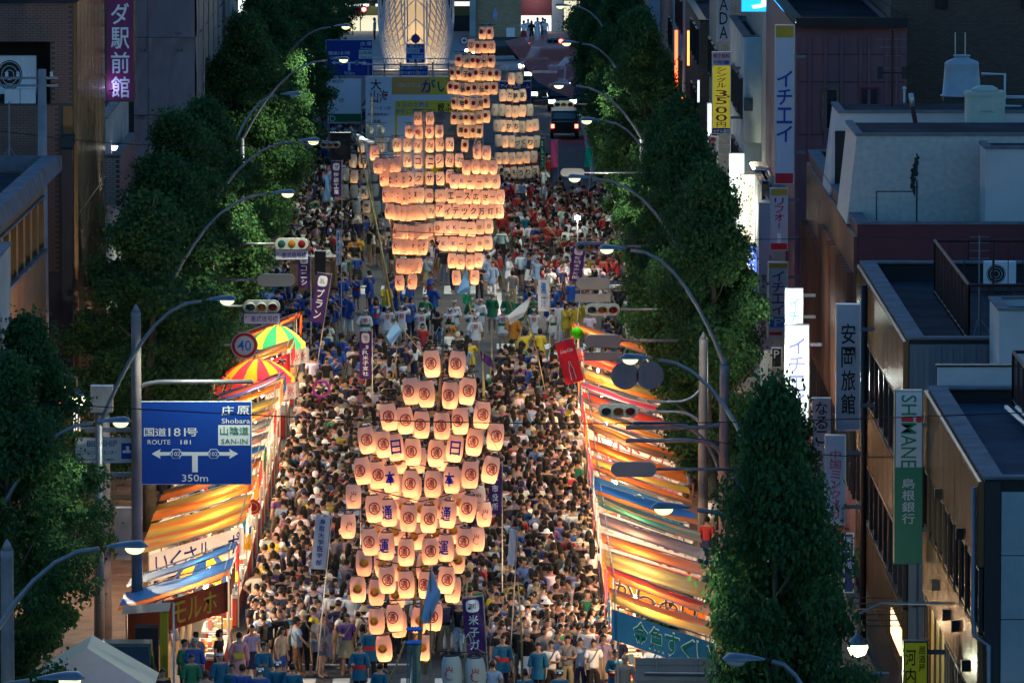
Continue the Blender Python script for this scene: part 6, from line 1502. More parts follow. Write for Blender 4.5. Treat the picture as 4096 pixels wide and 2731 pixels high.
for k, (px, py, Y) in enumerate([(1012, 2025, 206), (985, 2070, 205.5)]):
    t = thing('toy_balloon', ['red and yellow round toy balloon hanging on the gold stall', 'tall blue and yellow toy balloon hanging on the gold stall'][k], 'balloon', at_y(px, py + (0 if k == 0 else 60), Y))
    if k == 0:
        for r_, m in ((.22, 'p_red'), (.15, 'p_yellow'), (.07, 'black')):
            mb = MB(); disc(mb, (0, 0, 0), r_, m, y=-.14 + (.22 - r_) * -.2 - .02); mb.build('face_ring', t)
        MB().lathe([(0, -.22), (.12, -.18), (.2, -.08), (.22, 0), (.2, .08), (.12, .18), (0, .22)], 16, m='p_red').build('balloon_body', t, smooth=True)
    else:
        MB().lathe([(0, -.5), (.12, -.45), (.15, -.2), (.14, 0)], 14, m='p_yellow').build('lower_body', t, smooth=True); MB().lathe([(.14, 0), (.15, .2), (.1, .4), (0, .48)], 14, m='num_blue').build('upper_body', t, smooth=True)
# pink hoop balloon and odd balloons over the crowd
mat('foil_pink', (0.45, 0.05, 0.25), .25, .4); mat('foil_yellow', (0.7, 0.6, 0.05), .4, trans=.3); mat('lime', (0.08, 0.75, 0.0), .5, trans=.2)
t = thing('hoop_balloon', 'pink foil hoop balloon held over the crowd', 'balloon', at_y(1285, 1555, 236)); MB().tube([(.26 * math.cos(a), .05 * math.sin(a), .26 * math.sin(a)) for a in np.linspace(0, 2 * PI, 20)], .05, 8, 'foil_pink', cap=False).build('hoop', t, smooth=True)
for k, (px, py, Y, m, r_) in enumerate([(2272, 1650, 222, 'foil_yellow', .11), (2308, 1330, 236, 'lime', .2)]):
    t = thing('balloon', ['small yellow balloon near the hot snack stall', 'lime green balloon at the edge of the yellow robed group'][k], 'balloon', at_y(px, py, Y)); MB().lathe([(0, -r_ * 1.1), (r_ * .6, -r_ * .8), (r_, 0), (r_ * .8, r_ * .6), (0, r_)], 14, m=m).build('balloon_body', t, smooth=True)
# white tent, kei truck and black stand at the front left
t = thing('white_tent', 'white peaked tent top at the bottom edge', 'tent', at_y(430, 2640, 176)); t.location.z = 0
zt = at_y(400, 2590, 176).z
mat('tent_white', (0.50, 0.54, 0.46), .7, trans=.2)
MB().add([(-.5, 0, zt), (1.15, -.6, zt - .95), (1.15, 2.4, zt - .95), (-.5, 2.4, zt)], [(0, 1, 2, 3)], 'tent_white').build('roof_panel', t)
MB().add([(-.5, 0, zt), (-2.0, -.6, zt - .95), (-2.0, 2.4, zt - .95), (-.5, 2.4, zt)], [(0, 3, 2, 1)], 'tent_white').build('roof_panel', t)
MB().add([(-.5, -.003, zt), (1.15, -.603, zt - .95), (-2.0, -.603, zt - .95)], [(0, 2, 1)], 'board_lilac').build('gable', t)
for x in (-1.9, 1.05): MB().tube([(x, -.5, 0), (x, -.5, zt - .95)], .03, 6, 'stall_pole').build('post', t)
def car(t, body, L=3.4, w=1.48, h=1.6, glass='glass_dark', hl=True, kind='van', tail=False, hon='head_on'):
    # nose towards -y
    prof = {'van': [(0, .35), (0, .75), (.35, .95), (.85, h), (L - .15, h), (L, h - .5), (L, .35)],
            'car': [(0, .35), (0, .7), (.9, .85), (1.5, h), (L - 1.0, h), (L - .35, .95), (L, .85), (L, .35)],
            'truck': [(0, .4), (0, .9), (.25, 1.15), (.55, h), (1.35, h), (1.35, .4)]}[kind]
    k = .86
    bot = [(-w / 2 * (1 if z < 1.0 else k), y, z) for y, z in prof]; top = [(w / 2 * (1 if z < 1.0 else k), y, z) for y, z in prof]
    MB().hexa(bot, top, body).build('body', t)
    y0, z0 = prof[2]; y1, z1 = prof[3]
    e = .05
    MB().add([(-w / 2 * .84, y0 + .02 - e, z0 + .06), (w / 2 * .84, y0 + .02 - e, z0 + .06), (w / 2 * .78, y1 - e, z1 - .08), (-w / 2 * .78, y1 - e, z1 - .08)], [(0, 1, 2, 3)], glass).build('windscreen', t)
    ye = prof[-3][0] if kind != 'truck' else 1.3
    for s in (-1, 1): MB().add([(s * w / 2 * .99, y0 + .2, 1.0), (s * w / 2 * .99, ye - .2, 1.0), (s * w / 2 * .90, ye - .4, z1 - .12), (s * w / 2 * .90, y1 + .05, z1 - .12)], [(0, 1, 2, 3)], glass).build('side_window', t)
    if kind != 'truck': MB().add([(-w / 2 * .8, L + .012, .98), (w / 2 * .8, L + .012, .98), (w / 2 * .74, L - .08 if kind == 'van' else L - .9, h - .1), (-w / 2 * .74, L - .08 if kind == 'van' else L - .9, h - .1)], [(0, 1, 2, 3)], glass).build('rear_window', t)
    for s in (-1, 1):
        for y in (.6, (L - .65)):
            mb = MB().lathe([(.0, -.09), (.29, -.09), (.31, 0), (.29, .09), (0, .09)], 16, m='black')
            mb.v = [(z + s * (w / 2 - .1), y + x, .31 + y_) for x, y_, z in mb.v]; mb.build('wheel', t)
        MB().box((s * w * .26, -.04, .56), (s * w * .46, .01, .74), hon if hl else 'white_paint').build('headlight', t)
        MB().box((s * w * .36, L - .01, .65), (s * w * .47, L + .03, .85), 'tail_on' if tail else 'lens_red').build('tail_light', t)
    MB().box((-.17, -.035, .40), (.17, -.005, .5), 'white_paint').build('number_plate', t); MB().box((-w / 2 * .98, -.06, .32), (w / 2 * .98, -.002, .42), 'dark_metal').build('bumper', t)
mat('head_on', (1, 1, 1), emit=14, ecol=(1, .86, .62)); mat('tail_on', (1, .05, .02), emit=10, ecol=(1, .05, .03)); mat('car_silver', (.32, .34, .38), .3, .5); mat('car_white', (.55, .56, .6), .3); mat('car_dark', (.02, .035, .03), .3); mat('car_green', (.02, .05, .04), .3); mat('car_black', (.015, .015, .02), .25)
c = at_y(500, 2560, 184); t = thing('kei_truck', 'dark green small truck parked behind the front stall', 'truck', (c.x, 184, .004)); car(t, 'car_green', L=3.2, kind='truck', h=1.75, hl=False)
MB().box((-.7, 1.4, .5), (.7, 3.2, .62), 'car_dark').box((-.7, 1.4, .62), (-.66, 3.2, .95), 'car_dark').box((.66, 1.4, .62), (.7, 3.2, .95), 'car_dark').build('cargo_bed', t)
c = at_y(640, 2540, 186.5); t = thing('display_stand', 'black draped tall stand with a yellow side by the front stall', 'stand', (c.x, 186.5, 0)); MB().box((-.65, 0, 0), (-.05, .7, 1.9), 'black').build('drape', t); MB().box((0, 0, 0), (.20, .5, 2.3), 'yellow_board').build('side_panel', t); MB().box((.33, -.02, 0), (.38, .05, 2.55), 'white_paint').build('post', t)
t2 = MB().add([(-1.0, 0, 2.25), (.25, -.1, 2.35), (.25, .9, 2.45), (-1.0, .9, 2.35)], [(0, 1, 2, 3)], 't_grey').build('awning', t)
for k, (px, py, Y, bd, kd, tl, tn, lab, L) in enumerate([(2095, 270, 462, 'car_silver', 'van', 0, 1, 'silver minivan turning at the station corner', 4.4), (2190, 290, 440, 'car_white', 'car', 0, 1, 'white hatchback coming first behind the pink flag', 4.2), (2245, 330, 425, 'car_silver', 'car', 0, 0, 'silver saloon with dazzling headlights behind the flag', 4.4),
        (2180, 380, 412, 'car_dark', 'van', 0, 0, 'dark van with lit headlights beside the lantern poles', 4.3), (2250, 410, 398, 'car_black', 'car', 0, 0, 'black car with lit headlights nearest the dark truck', 4.4), (2310, 345, 420, 'car_white', 'van', 0, 0, 'white van with lit headlights near the far crowns', 4.5), (1880, 215, 480, 'car_black', 'car', 0, 1, 'black car with pale headlights next to the brick pier', 4.4), (2150, 300, 0, 'car_dark', 'car', 0, 0, 'dark saloon between the minivan and the white hatchback', 4.3), (2300, 255, 0, 'car_silver', 'car', 0, 0, 'silver car with lit headlights last in the queue by the red signal', 4.3), (2335, 410, 0, 'car_dark', 'van', 0, 0, 'dark van with lit headlights under the far crown edge', 4.3)]):
    c = at_z(px, py, .6); t = thing('car', lab, 'car', (c.x, c.y, 0)); t.location.z = .105 if c.y > 471 else .004
    t.rotation_euler = (0, 0, .0 if not tn else -1.2); car(t, bd, L=L, w=1.75, h=1.5 if kd == 'car' else 1.85, kind=kd, tail=bool(tn))
c = at_z(2255, 505, .5); t = thing('grey_truck', 'dark truck with lit tail lights in front of the far queue of cars', 'truck', (c.x, c.y, .004)); car(t, 'car_dark', L=4.0, w=1.6, h=1.6, kind='van', tail=True); t.rotation_euler = (0, 0, PI)
t = thing('street_planter', 'low clipped hedge between the stalls and the poles', 'hedge', (5.2, 201, .12)); 
me = crown_mesh(77, 1.0, .6, 4000); inst('foliage', me, t, (0, 0, .1)); inst('foliage', me, t, (.2, 1.6, .1), 1.0)
# ------------------------------------------------------------------ people
mat('cloth_white', (0.5, 0.5, 0.52), 0.85, bump=.25, bscale=14)
SKIN = (0.30, 0.185, 0.135)
def skin_eval(vs, es, rad, sub=1, root=0):
    me = bpy.data.meshes.new('s'); me.from_pydata(vs, es, []); o = bpy.data.objects.new('s', me); TMP.objects.link(o)
    m = o.modifiers.new('a', 'SKIN'); m.use_smooth_shade = True; m.branch_smoothing = .4
    for i, r in enumerate(rad): me.skin_vertices[0].data[i].radius = r if isinstance(r, tuple) else (r, r)
    me.skin_vertices[0].data[root].use_root = True
    if sub: s = o.modifiers.new('b', 'SUBSURF'); s.levels = sub; s.render_levels = sub
    return o
def joints(pose):
    J = {'pelvis': (0, 0, .93), 'waist': (0, .01, 1.06), 'chest': (0, .0, 1.27), 'neckb': (0, .0, 1.41), 'neck': (0, -.01, 1.47), 'head': (0, -.02, 1.54)}
    for s, n in ((-1, 'R'), (1, 'L')):
        J['sh' + n] = (s * .165, 0, 1.36); J['el' + n] = (s * .22, .02, 1.10); J['wr' + n] = (s * .23, -.05, .87); J['hip' + n] = (s * .085, 0, .86); J['kn' + n] = (s * .10, -.02, .48); J['an' + n] = (s * .11, .03, .09); J['toe' + n] = (s * .13, -.12, .035)
    p = pose
    if p == 'phone':
        J['elR'] = (-.22, -.10, 1.14); J['wrR'] = (-.09, -.26, 1.36); J['elL'] = (.22, -.08, 1.13); J['wrL'] = (.08, -.25, 1.32)
    elif p == 'raise':
        J['elR'] = (-.24, -.10, 1.44); J['wrR'] = (-.16, -.18, 1.66)
    elif p == 'cross':
        J['elR'] = (-.23, -.06, 1.12); J['wrR'] = (.05, -.20, 1.14); J['elL'] = (.23, -.06, 1.12); J['wrL'] = (-.04, -.17, 1.10)
    elif p == 'walk':
        J['knL'] = (.09, -.18, .50); J['anL'] = (.10, -.22, .10); J['toeL'] = (.11, -.37, .05); J['knR'] = (-.09, .06, .47); J['anR'] = (-.10, .24, .14); J['toeR'] = (-.10, .12, .04)
        J['elL'] = (.22, .12, 1.12); J['wrL'] = (.23, .10, .90); J['elR'] = (-.22, -.06, 1.12); J['wrR'] = (-.2, -.22, .96)
    elif p == 'hip':
        J['elL'] = (.33, .06, 1.13); J['wrL'] = (.17, -.02, .97)
    elif p == 'carry':
        J['elR'] = (-.21, -.06, 1.11); J['wrR'] = (-.16, -.28, 1.13)
    elif p == 'clap':
        J['elR'] = (-.25, -.10, 1.17); J['wrR'] = (-.05, -.27, 1.24); J['elL'] = (.25, -.10, 1.17); J['wrL'] = (.05, -.27, 1.25)
    elif p == 'pull':
        J['elR'] = (-.30, -.10, 1.40); J['wrR'] = (-.14, -.22, 1.62); J['elL'] = (.26, -.14, 1.28); J['wrL'] = (.06, -.30, 1.42); J['hipL'] = (.1, 0, .86); J['anL'] = (.26, -.1, .09); J['knL'] = (.20, -.12, .48); J['toeL'] = (.30, -.24, .035)
    elif p == 'sit':
        for s, n in ((-1, 'R'), (1, 'L')):
            J['kn' + n] = (s * .17, -.34, .98); J['an' + n] = (s * .14, -.28, .62); J['toe' + n] = (s * .15, -.40, .57)
            J['el' + n] = (s * .24, -.10, 1.12); J['wr' + n] = (s * .12, -.30, 1.04)
    if p == 'sit':
        J = {k: (x, y, z - (.53 if True else 0)) for k, (x, y, z) in J.items()}
    return J
def hand(J, n, vs, es, rad, idx, full):
    w = Vector(J['wr' + n]); e = Vector(J['el' + n]); d = (w - e).normalized(); s = -1 if n == 'R' else 1
    side = Vector((0, -1, 0)) if abs(d.y) < .8 else Vector((0, 0, 1)); side = (side - d * side.dot(d)).normalized(); nr = d.cross(side)
    palm = w + d * .045; vs.append(tuple(palm)); es.append((idx, len(vs) - 1)); rad.append((.026, .017)); pi_ = len(vs) - 1
    if not full: 
        vs.append(tuple(palm + d * .07)); es.append((pi_, len(vs) - 1)); rad.append((.02, .012)); return
    for k, L in enumerate((.062, .075, .070, .055)):
        off = side * (.030 - .020 * k); a = palm + d * .03 + off; b = a + d * L * .6 + nr * .008 * s; c = b + d * L * .4 + nr * .018 * s
        i0 = len(vs); vs += [tuple(a), tuple(b), tuple(c)]; es += [(pi_, i0), (i0, i0 + 1), (i0 + 1, i0 + 2)]; rad += [.0095, .0088, .0075]
    a = palm + side * .032 - d * .01; b = a + side * .025 + d * .03; i0 = len(vs); vs += [tuple(a), tuple(b)]; es += [(pi_, i0), (i0, i0 + 1)]; rad += [.012, .009]
TMP = bpy.data.collections.new('tmp'); S.collection.children.link(TMP)
POSES = ['stand', 'phone', 'raise', 'cross', 'walk', 'hip', 'carry', 'clap', 'pull', 'sit']
pending = {}
def ellips(mb, c, r, m, nu=12, nv=8, cut=None):
    vs = []; fs = []
    for j in range(nv + 1):
        t = PI * j / nv
        for i in range(nu):
            a = 2 * PI * i / nu; vs.append((c[0] + r[0] * math.sin(t) * math.cos(a), c[1] + r[1] * math.sin(t) * math.sin(a), c[2] + r[2] * math.cos(t)))
    for j in range(nv):
        for i in range(nu):
            f = (j * nu + i, j * nu + (i + 1) % nu, (j + 1) * nu + (i + 1) % nu, (j + 1) * nu + i)
            if cut and cut(sum(vs[k][0] for k in f) / 4, sum(vs[k][1] for k in f) / 4, sum(vs[k][2] for k in f) / 4): continue
            fs.append(f)
    mb.add(vs, fs, m)
for p in POSES:
    J = joints(p)
    for lod in (0, 1):
        vs = []; es = []; rad = []; ix = {}
        def V(k, r): ix[k] = len(vs); vs.append(J[k]); rad.append(r)
        V('pelvis', (.125, .09)); V('waist', (.115, .085)); V('chest', (.135, .095)); V('neckb', (.075, .06)); V('neck', .05); V('head', .055)
        es += [(0, 1), (1, 2), (2, 3), (3, 4), (4, 5)]
        for n in 'RL':
            V('sh' + n, .055); V('el' + n, .038); V('wr' + n, .025); es += [(ix['chest'] if False else ix['neckb'], ix['sh' + n]), (ix['sh' + n], ix['el' + n]), (ix['el' + n], ix['wr' + n])]
            V('hip' + n, .085); V('kn' + n, .055); V('an' + n, .036); V('toe' + n, (.04, .028)); es += [(0, ix['hip' + n]), (ix['hip' + n], ix['kn' + n]), (ix['kn' + n], ix['an' + n]), (ix['an' + n], ix['toe' + n])]
        for n in 'RL': hand(J, n, vs, es, rad, ix['wr' + n], lod == 0)
        if lod: rad = [(tuple(q * .84 for q in r_) if isinstance(r_, tuple) else r_ * .84) for r_ in rad]
        pending[('body', p, lod)] = skin_eval(vs, es, rad, 1 if lod == 0 else 0)
    # tee: torso + sleeves ; happi: looser with wide sleeves
    for kind, tr, sr, low, sl in (('tee', .034, .05, .90, .55), ('happi', .04, .062, .80, .92), ('tank', .02, 0, .92, 0), ('long', .032, .04, .88, .97)):
        vs = []; es = []; rad = []
        def lerp(a, b, t): return tuple(Vector(a).lerp(Vector(b), t))
        lowz = Vector(J['pelvis']) + Vector((0, 0, (low - .93)))
        vs += [tuple(lowz), J['waist'], J['chest'], lerp(J['neckb'], J['chest'], .25)]; rad += [(.14 + tr, .10 + tr), (.12 + tr, .085 + tr), (.14 + tr, .10 + tr), (.10 + tr * .4, .07 + tr * .4)]
        es += [(0, 1), (1, 2), (2, 3)]
        if sr:
            for n in 'RL':
                i0 = len(vs); sh = Vector(J['sh' + n]); 
                if sl <= .55: pts = [tuple(sh), lerp(J['sh' + n], J['el' + n], .75)]; rr_ = [.055 + sr * .45, .045 + sr * .6]
                else: pts = [tuple(sh), J['el' + n], lerp(J['el' + n], J['wr' + n], .9 if kind == 'long' else .45)]; rr_ = [.055 + sr * .4, .042 + sr * .6, .032 + sr * (.6 if kind == 'long' else 1.1)]
                vs += pts; rad += rr_; es += [(3, i0)] + [(i0 + q, i0 + q + 1) for q in range(len(pts) - 1)]
        pending[(kind, p, 0)] = skin_eval(vs, es, rad, 1, 1)
    for kind, e_, t_ in (('shorts', 'kn', .72), ('trousers', 'an', .94)):
        vs = [tuple(Vector(J['pelvis']) + Vector((0, 0, .06))), J['pelvis']]; rad = [(.128, .098), (.14, .108)]; es = [(0, 1)]
        for n in 'RL':
            i0 = len(vs)
            if kind == 'shorts': pts = [J['hip' + n], tuple(Vector(J['hip' + n]).lerp(Vector(J['kn' + n]), .8))]; rr_ = [.10, .082]
            else: pts = [J['hip' + n], J['kn' + n], tuple(Vector(J['kn' + n]).lerp(Vector(J['an' + n]), .92))]; rr_ = [.10, .07, .058]
            vs += pts; rad += rr_; es += [(1, i0)] + [(i0 + q, i0 + q + 1) for q in range(len(pts) - 1)]
        pending[(kind, p, 0)] = skin_eval(vs, es, rad, 1, 1)
dg = bpy.context.evaluated_depsgraph_get(); dg.update()
PM = {}
for k, o in pending.items():
    me = bpy.data.meshes.new_from_object(o.evaluated_get(dg)); me.materials.clear(); PM[k] = me
for o in list(pending.values()): bpy.data.objects.remove(o)
S.collection.children.unlink(TMP)
def head_mb(lod):
    mb = MB(); c = (0, -.025, 1.565)
    ellips(mb, c, (.073, .090, .108), 'skin', 12 if lod == 0 else 8, 9 if lod == 0 else 6)
    if lod == 0:
        ellips(mb, (0, -.065, 1.50), (.042, .04, .038), 'skin', 8, 5)
        mb.add([(-.012, -.112, 1.545), (.012, -.112, 1.545), (0, -.136, 1.548), (0, -.114, 1.59)], [(0, 1, 2), (1, 3, 2), (3, 0, 2)], 'skin')
        for s in (-1, 1):
            ellips(mb, (s * .074, -.015, 1.56), (.012, .022, .032), 'skin', 6, 4)
            ellips(mb, (s * .030, -.108, 1.578), (.015, .008, .007), 'hair_dark', 6, 4)
            mb.add([(s * .014, -.114, 1.597), (s * .046, -.102, 1.598), (s * .046, -.102, 1.604), (s * .014, -.114, 1.605)], [(0, 1, 2, 3)], 'hair_dark')
        mb.add([(-.022, -.108, 1.512), (.022, -.108, 1.512), (.018, -.110, 1.521), (-.018, -.110, 1.521)], [(0, 1, 2, 3)], 'lip')
    return mb
mat('hair_dark', (0.012, 0.009, 0.008), .5); mat('lip', (.32, .09, .08), .5)
def join_body(p, lod):
    me = PM[('body', p, lod)]; mb = MB(); dz = -.53 if p == 'sit' else 0
    mb.add([tuple(v.co) for v in me.vertices], [tuple(f.vertices) for f in me.polygons], 'skin')
    h = head_mb(lod)
    for i, m in enumerate(h.mats): pass
    o = len(mb.v); mb.v += [(x, y, z + dz) for x, y, z in h.v]
    for f, m in zip(h.f, h.m): mb.f.append([o + q for q in f]); mb.m.append(mb.mi(h.mats[m]))
    if lod == 0: return mb.mesh('person', True)
    return mb
BODY = {p: join_body(p, 0) for p in POSES}
for k, me in PM.items():
    if k[0] != 'body':
        me.materials.append(M('cloth')); me.polygons.foreach_set('use_smooth', [True] * len(me.polygons))
def hair_mb(kind):
    mb = MB(); c = (0, -.015, 1.585)
    if kind == 'short': ellips(mb, c, (.086, .100, .108), 'hair', 12, 9, lambda x, y, z: (y < -.045 and z < 1.615) or z < 1.525 or (z < 1.56 and y < -.0))
    elif kind == 'bob': 
        ellips(mb, (0, -.01, 1.575), (.092, .104, .120), 'hair', 12, 9, lambda x, y, z: (y < -.045 and z < 1.61) or z < 1.47)
        ellips(mb, (0, .02, 1.53), (.088, .075, .085), 'hair', 10, 7, lambda x, y, z: y < -.03)
    elif kind == 'long':
        ellips(mb, (0, -.01, 1.58), (.090, .103, .114), 'hair', 12, 9, lambda x, y, z: (y < -.045 and z < 1.61) or z < 1.50)
        mb.add([(-.085, .02, 1.58), (.085, .02, 1.58), (.09, .085, 1.40), (-.09, .085, 1.40), (-.06, .12, 1.25), (.06, .12, 1.25), (-.07, .09, 1.58), (.07, .09, 1.58), (.075, .12, 1.40), (-.075, .12, 1.40)],
               [(6, 7, 8, 9), (9, 8, 5, 4), (0, 6, 9, 3), (7, 1, 2, 8), (3, 9, 4), (8, 2, 5)], 'hair')
    elif kind == 'bun':
        ellips(mb, c, (.085, .099, .108), 'hair', 12, 9, lambda x, y, z: (y < -.045 and z < 1.615) or z < 1.53); ellips(mb, (0, .075, 1.66), (.04, .04, .04), 'hair', 8, 6)
    elif kind == 'cap':
        ellips(mb, (0, -.015, 1.60), (.092, .105, .100), 'cloth', 12, 8, lambda x, y, z: z < 1.60)
        mb.add([(-.07, -.09, 1.605), (.07, -.09, 1.605), (.055, -.19, 1.592), (-.055, -.19, 1.592), (0, -.205, 1.592)], [(0, 3, 4, 2, 1)], 'cloth')
        ellips(mb, (0, .0, 1.565), (.083, .088, .09), 'hair_dark', 12, 8, lambda x, y, z: y < .0 or z > 1.6 or z < 1.5)
    elif kind == 'hat':
        ellips(mb, (0, -.015, 1.61), (.092, .105, .100), 'cloth', 12, 8, lambda x, y, z: z < 1.61)
        mb.lathe([(.088, 1.61), (.17, 1.592), (.172, 1.586), (.088, 1.60)], 16, (0, -.015, 0), 'cloth', cap=False)
        ellips(mb, (0, .0, 1.565), (.083, .088, .09), 'hair_dark', 12, 8, lambda x, y, z: y < .0 or z > 1.6 or z < 1.5)
    elif kind == 'band':
        ellips(mb, c, (.086, .100, .108), 'hair_dark', 12, 9, lambda x, y, z: (y < -.045 and z < 1.615) or z < 1.525 or (z < 1.56 and y < -.0))
        mb.lathe([(.092, 1.60), (.094, 1.63), (.088, 1.66)], 14, (0, -.02, 0), 'cloth', cap=False); mb.v = mb.v
        mb.add([(-.03, .085, 1.62), (.03, .085, 1.62), (.045, .13, 1.57), (-.045, .13, 1.57)], [(0, 1, 2, 3)], 'cloth')
    return mb
HK = ['short', 'bob', 'long', 'bun', 'cap', 'hat', 'band']
HAIRMB = {k: hair_mb(k) for k in HK}
HAIR = {k: v.mesh('hair', True) for k, v in HAIRMB.items()}
def loft(rings, m='cloth', n=14):
    mb = MB(); mb.add([(rx * math.cos(2 * PI * k / n), y + ry * math.sin(2 * PI * k / n) + .012 * math.sin(k * 3), z) for rx, ry, z, y in rings for k in range(n)], [(i * n + k, i * n + (k + 1) % n, (i + 1) * n + (k + 1) % n, (i + 1) * n + k) for i in range(len(rings) - 1) for k in range(n)], m); return mb
SKIRT = loft([(.15, .12, .98, 0), (.19, .155, .80, 0), (.24, .20, .52, 0)]); ROBE = loft([(.165, .135, 1.10, 0), (.18, .15, .92, 0), (.185, .15, .5, 0), (.175, .15, .12, -.01)]); COATTAIL = loft([(.185, .15, .98, 0), (.20, .165, .84, 0), (.215, .175, .70, 0)])
OBI = loft([(.163, .128, .98, 0), (.168, .132, 1.04, 0), (.163, .128, 1.10, 0)]); APRON = loft([(.16, .13, .95, 0), (.17, .14, .72, 0)])
BOW = MB().box((-.11, .13, .98), (.11, .20, 1.14), 'cloth')
BAG = MB(); BAG.box((-.11, .10, 1.02), (.11, .23, 1.38), 'cloth'); BAG.tube([(-.09, .10, 1.38), (-.10, -.03, 1.42), (-.10, -.115, 1.25), (-.10, -.09, 1.08)], .016, 5, 'cloth').tube([(.09, .10, 1.38), (.10, -.03, 1.42), (.10, -.115, 1.25), (.10, -.09, 1.08)], .016, 5, 'cloth')
SLING = MB(); SLING.tube([(.10, .05, 1.42), (.09, -.08, 1.40), (-.02, -.145, 1.2), (-.13, -.08, 1.03), (-.10, .08, 1.05), (.02, .135, 1.25), (.10, .06, 1.42)], .017, 5, 'cloth'); SLING.box((-.20, -.10, .88), (-.12, .08, 1.05), 'cloth')
XM = {'skirt': SKIRT.mesh('skirt', True), 'robe': ROBE.mesh('robe', True), 'coat_tail': COATTAIL.mesh('coat_tail', True), 'obi': OBI.mesh('obi', True), 'bow': BOW.mesh('bow'), 'backpack': BAG.mesh('backpack'), 'sling_bag': SLING.mesh('sling_bag')}
def emb(ch, m, y=.0): return MB().text(ch, (0, 0, 0), .20, .20, m, R=Vector((-1, 0, 0))).mesh('back_emblem')
EMB = {'red': emb('祭', 'sign_red'), 'white': emb('米', 'text_white'), 'ring': emb('万', 'text_red')}
COLS = {'white': (.72, .72, .75), 'black': (.015, .015, .018), 'navy': (.018, .025, .07), 'grey': (.18, .18, .19), 'light blue': (.22, .33, .50), 'red': (.38, .03, .035), 'pink': (.55, .26, .30), 'yellow': (.58, .42, .04), 'green': (.02, .16, .08), 'beige': (.40, .33, .23),
        'cream': (.52, .46, .36), 'teal': (.008, .10, .20), 'purple': (.14, .06, .22), 'brown': (.12, .07, .04), 'orange': (.62, .22, .03), 'blue': (.02, .07, .30), 'denim': (.06, .09, .17), 'khaki': (.26, .22, .13), 'lavender': (.32, .28, .44)}
HCOL = {'black': (.006, .005, .005), 'dark brown': (.014, .009, .006), 'brown': (.036, .018, .009), 'grey': (.22, .22, .22)}
NP = [0]
def person(x, y, rz, pose, hair, hcol, top, tcol, bottom, bcol, label, z=.004, sc=1.0, bag=None, emblem=None, group=None, skin=None, obi=None):
    o = bpy.data.objects.new('person', BODY[pose]); COL.objects.link(o); o.location = (x, y, z + (.0)); o.rotation_euler = (0, 0, rz); o.scale = (sc,) * 3
    tag(o, label, 'person', group); NP[0] += 1
    dz = -.53 if pose == 'sit' else 0
    hc = HCOL.get(hcol, COLS.get(hcol, (.3, .3, .3)))
    inst({'cap': 'cap', 'hat': 'hat', 'band': 'headband'}.get(hair, 'hair'), HAIR[hair], o, (0, 0, dz), col=hc)
    tn = {'tee': 'shirt', 'happi': 'happi_coat', 'tank': 'vest', 'long': 'long_sleeve_shirt'}[top]
    inst(tn, PM[(top, pose, 0)], o, col=COLS[tcol])
    if top == 'happi' and bottom != 'robe' and pose != 'sit': inst('coat_tail', XM['coat_tail'], o, col=COLS[tcol]); 
    if bottom in ('shorts', 'trousers'): inst(bottom, PM[(bottom, pose, 0)], o, col=COLS[bcol])
    elif bottom == 'skirt': inst('skirt', XM['skirt'], o, (0, 0, dz), col=COLS[bcol])
    elif bottom == 'robe': inst('robe', XM['robe'], o, (0, 0, dz), col=COLS[bcol])
    if obi and pose != 'sit': inst('obi', XM['obi'], o, (0, 0, dz), col=COLS[obi], sc=1.12 if top == 'happi' else 1.0) if False else inst('sash', XM['obi'], o, col=COLS[obi], sc=(1.16, 1.2, 1) if top == 'happi' else (1.04, 1.04, 1))
    if obi and bottom == 'robe': inst('bow', XM['bow'], o, col=COLS[obi])
    if bag: inst(bag, XM[bag], o, (0, 0, dz), col=COLS[random.choice(['black', 'navy', 'brown', 'grey'])], sc=(1.08, 1.05, 1))
    if emblem: inst('back_emblem', EMB[emblem], o, (0, .158, 1.24 + dz))
    return o
used = set()
PL = {'stand': 'standing', 'phone': 'holding up a phone', 'raise': 'raising one arm', 'cross': 'with folded arms', 'walk': 'walking', 'hip': 'with a hand on the hip', 'carry': 'holding something out', 'clap': 'clapping', 'pull': 'hauling on a pole', 'sit': 'sitting'}
HL = {'short': 'short {} hair', 'bob': 'bobbed {} hair', 'long': 'long {} hair', 'bun': '{} hair in a bun', 'cap': '{} cap', 'hat': 'brimmed {} hat', 'band': '{} headband'}
TL = {'tee': '{} T-shirt', 'happi': '{} happi coat', 'tank': '{} vest', 'long': '{} long sleeves'}
def plabel(pose, hair, hcol, top, tcol, bottom, bcol, place, bag):
    if bottom == 'robe': s = f'{tcol} yukata'
    else: s = TL[top].format(tcol)
    h = HL[hair].format(hcol)
    bt = '' if bottom == 'robe' else f' and {bcol} {bottom}'
    b = {'backpack': ', backpack', 'sling_bag': ', sling bag', None: ''}[bag]
    r = f'person in {s}{bt}, {h}{b}, {PL[pose]} {place}'
    if len(r.split()) > 16: r = f'person in {s}, {h}{b}, {PL[pose]} {place}'
    if len(r.split()) > 16: r = f'person in {s}, {h}, {PL[pose]} {place}'
    if len(r.split()) > 16: r = f'person in {s}, {hcol} {hair}, {place}'
    return r
rp = random.Random(99)
CW = ['white'] * 14 + ['black'] * 17 + ['navy'] * 7 + ['grey'] * 4 + ['light blue'] * 4 + ['beige', 'cream', 'pink', 'red', 'red', 'green', 'yellow', 'purple', 'teal', 'lavender', 'blue', 'blue']
BWc = ['black', 'navy', 'denim', 'khaki', 'grey', 'beige', 'white', 'brown']
STL = {182: 'goldfish stall', 187: 'red tarp stall', 190: 'fried chicken stall', 195: 'dotted cloth stall', 199: 'mauve tarp stall', 203: 'green striped stall', 207: 'blue tarp stall', 212: 'small goldfish stall'}
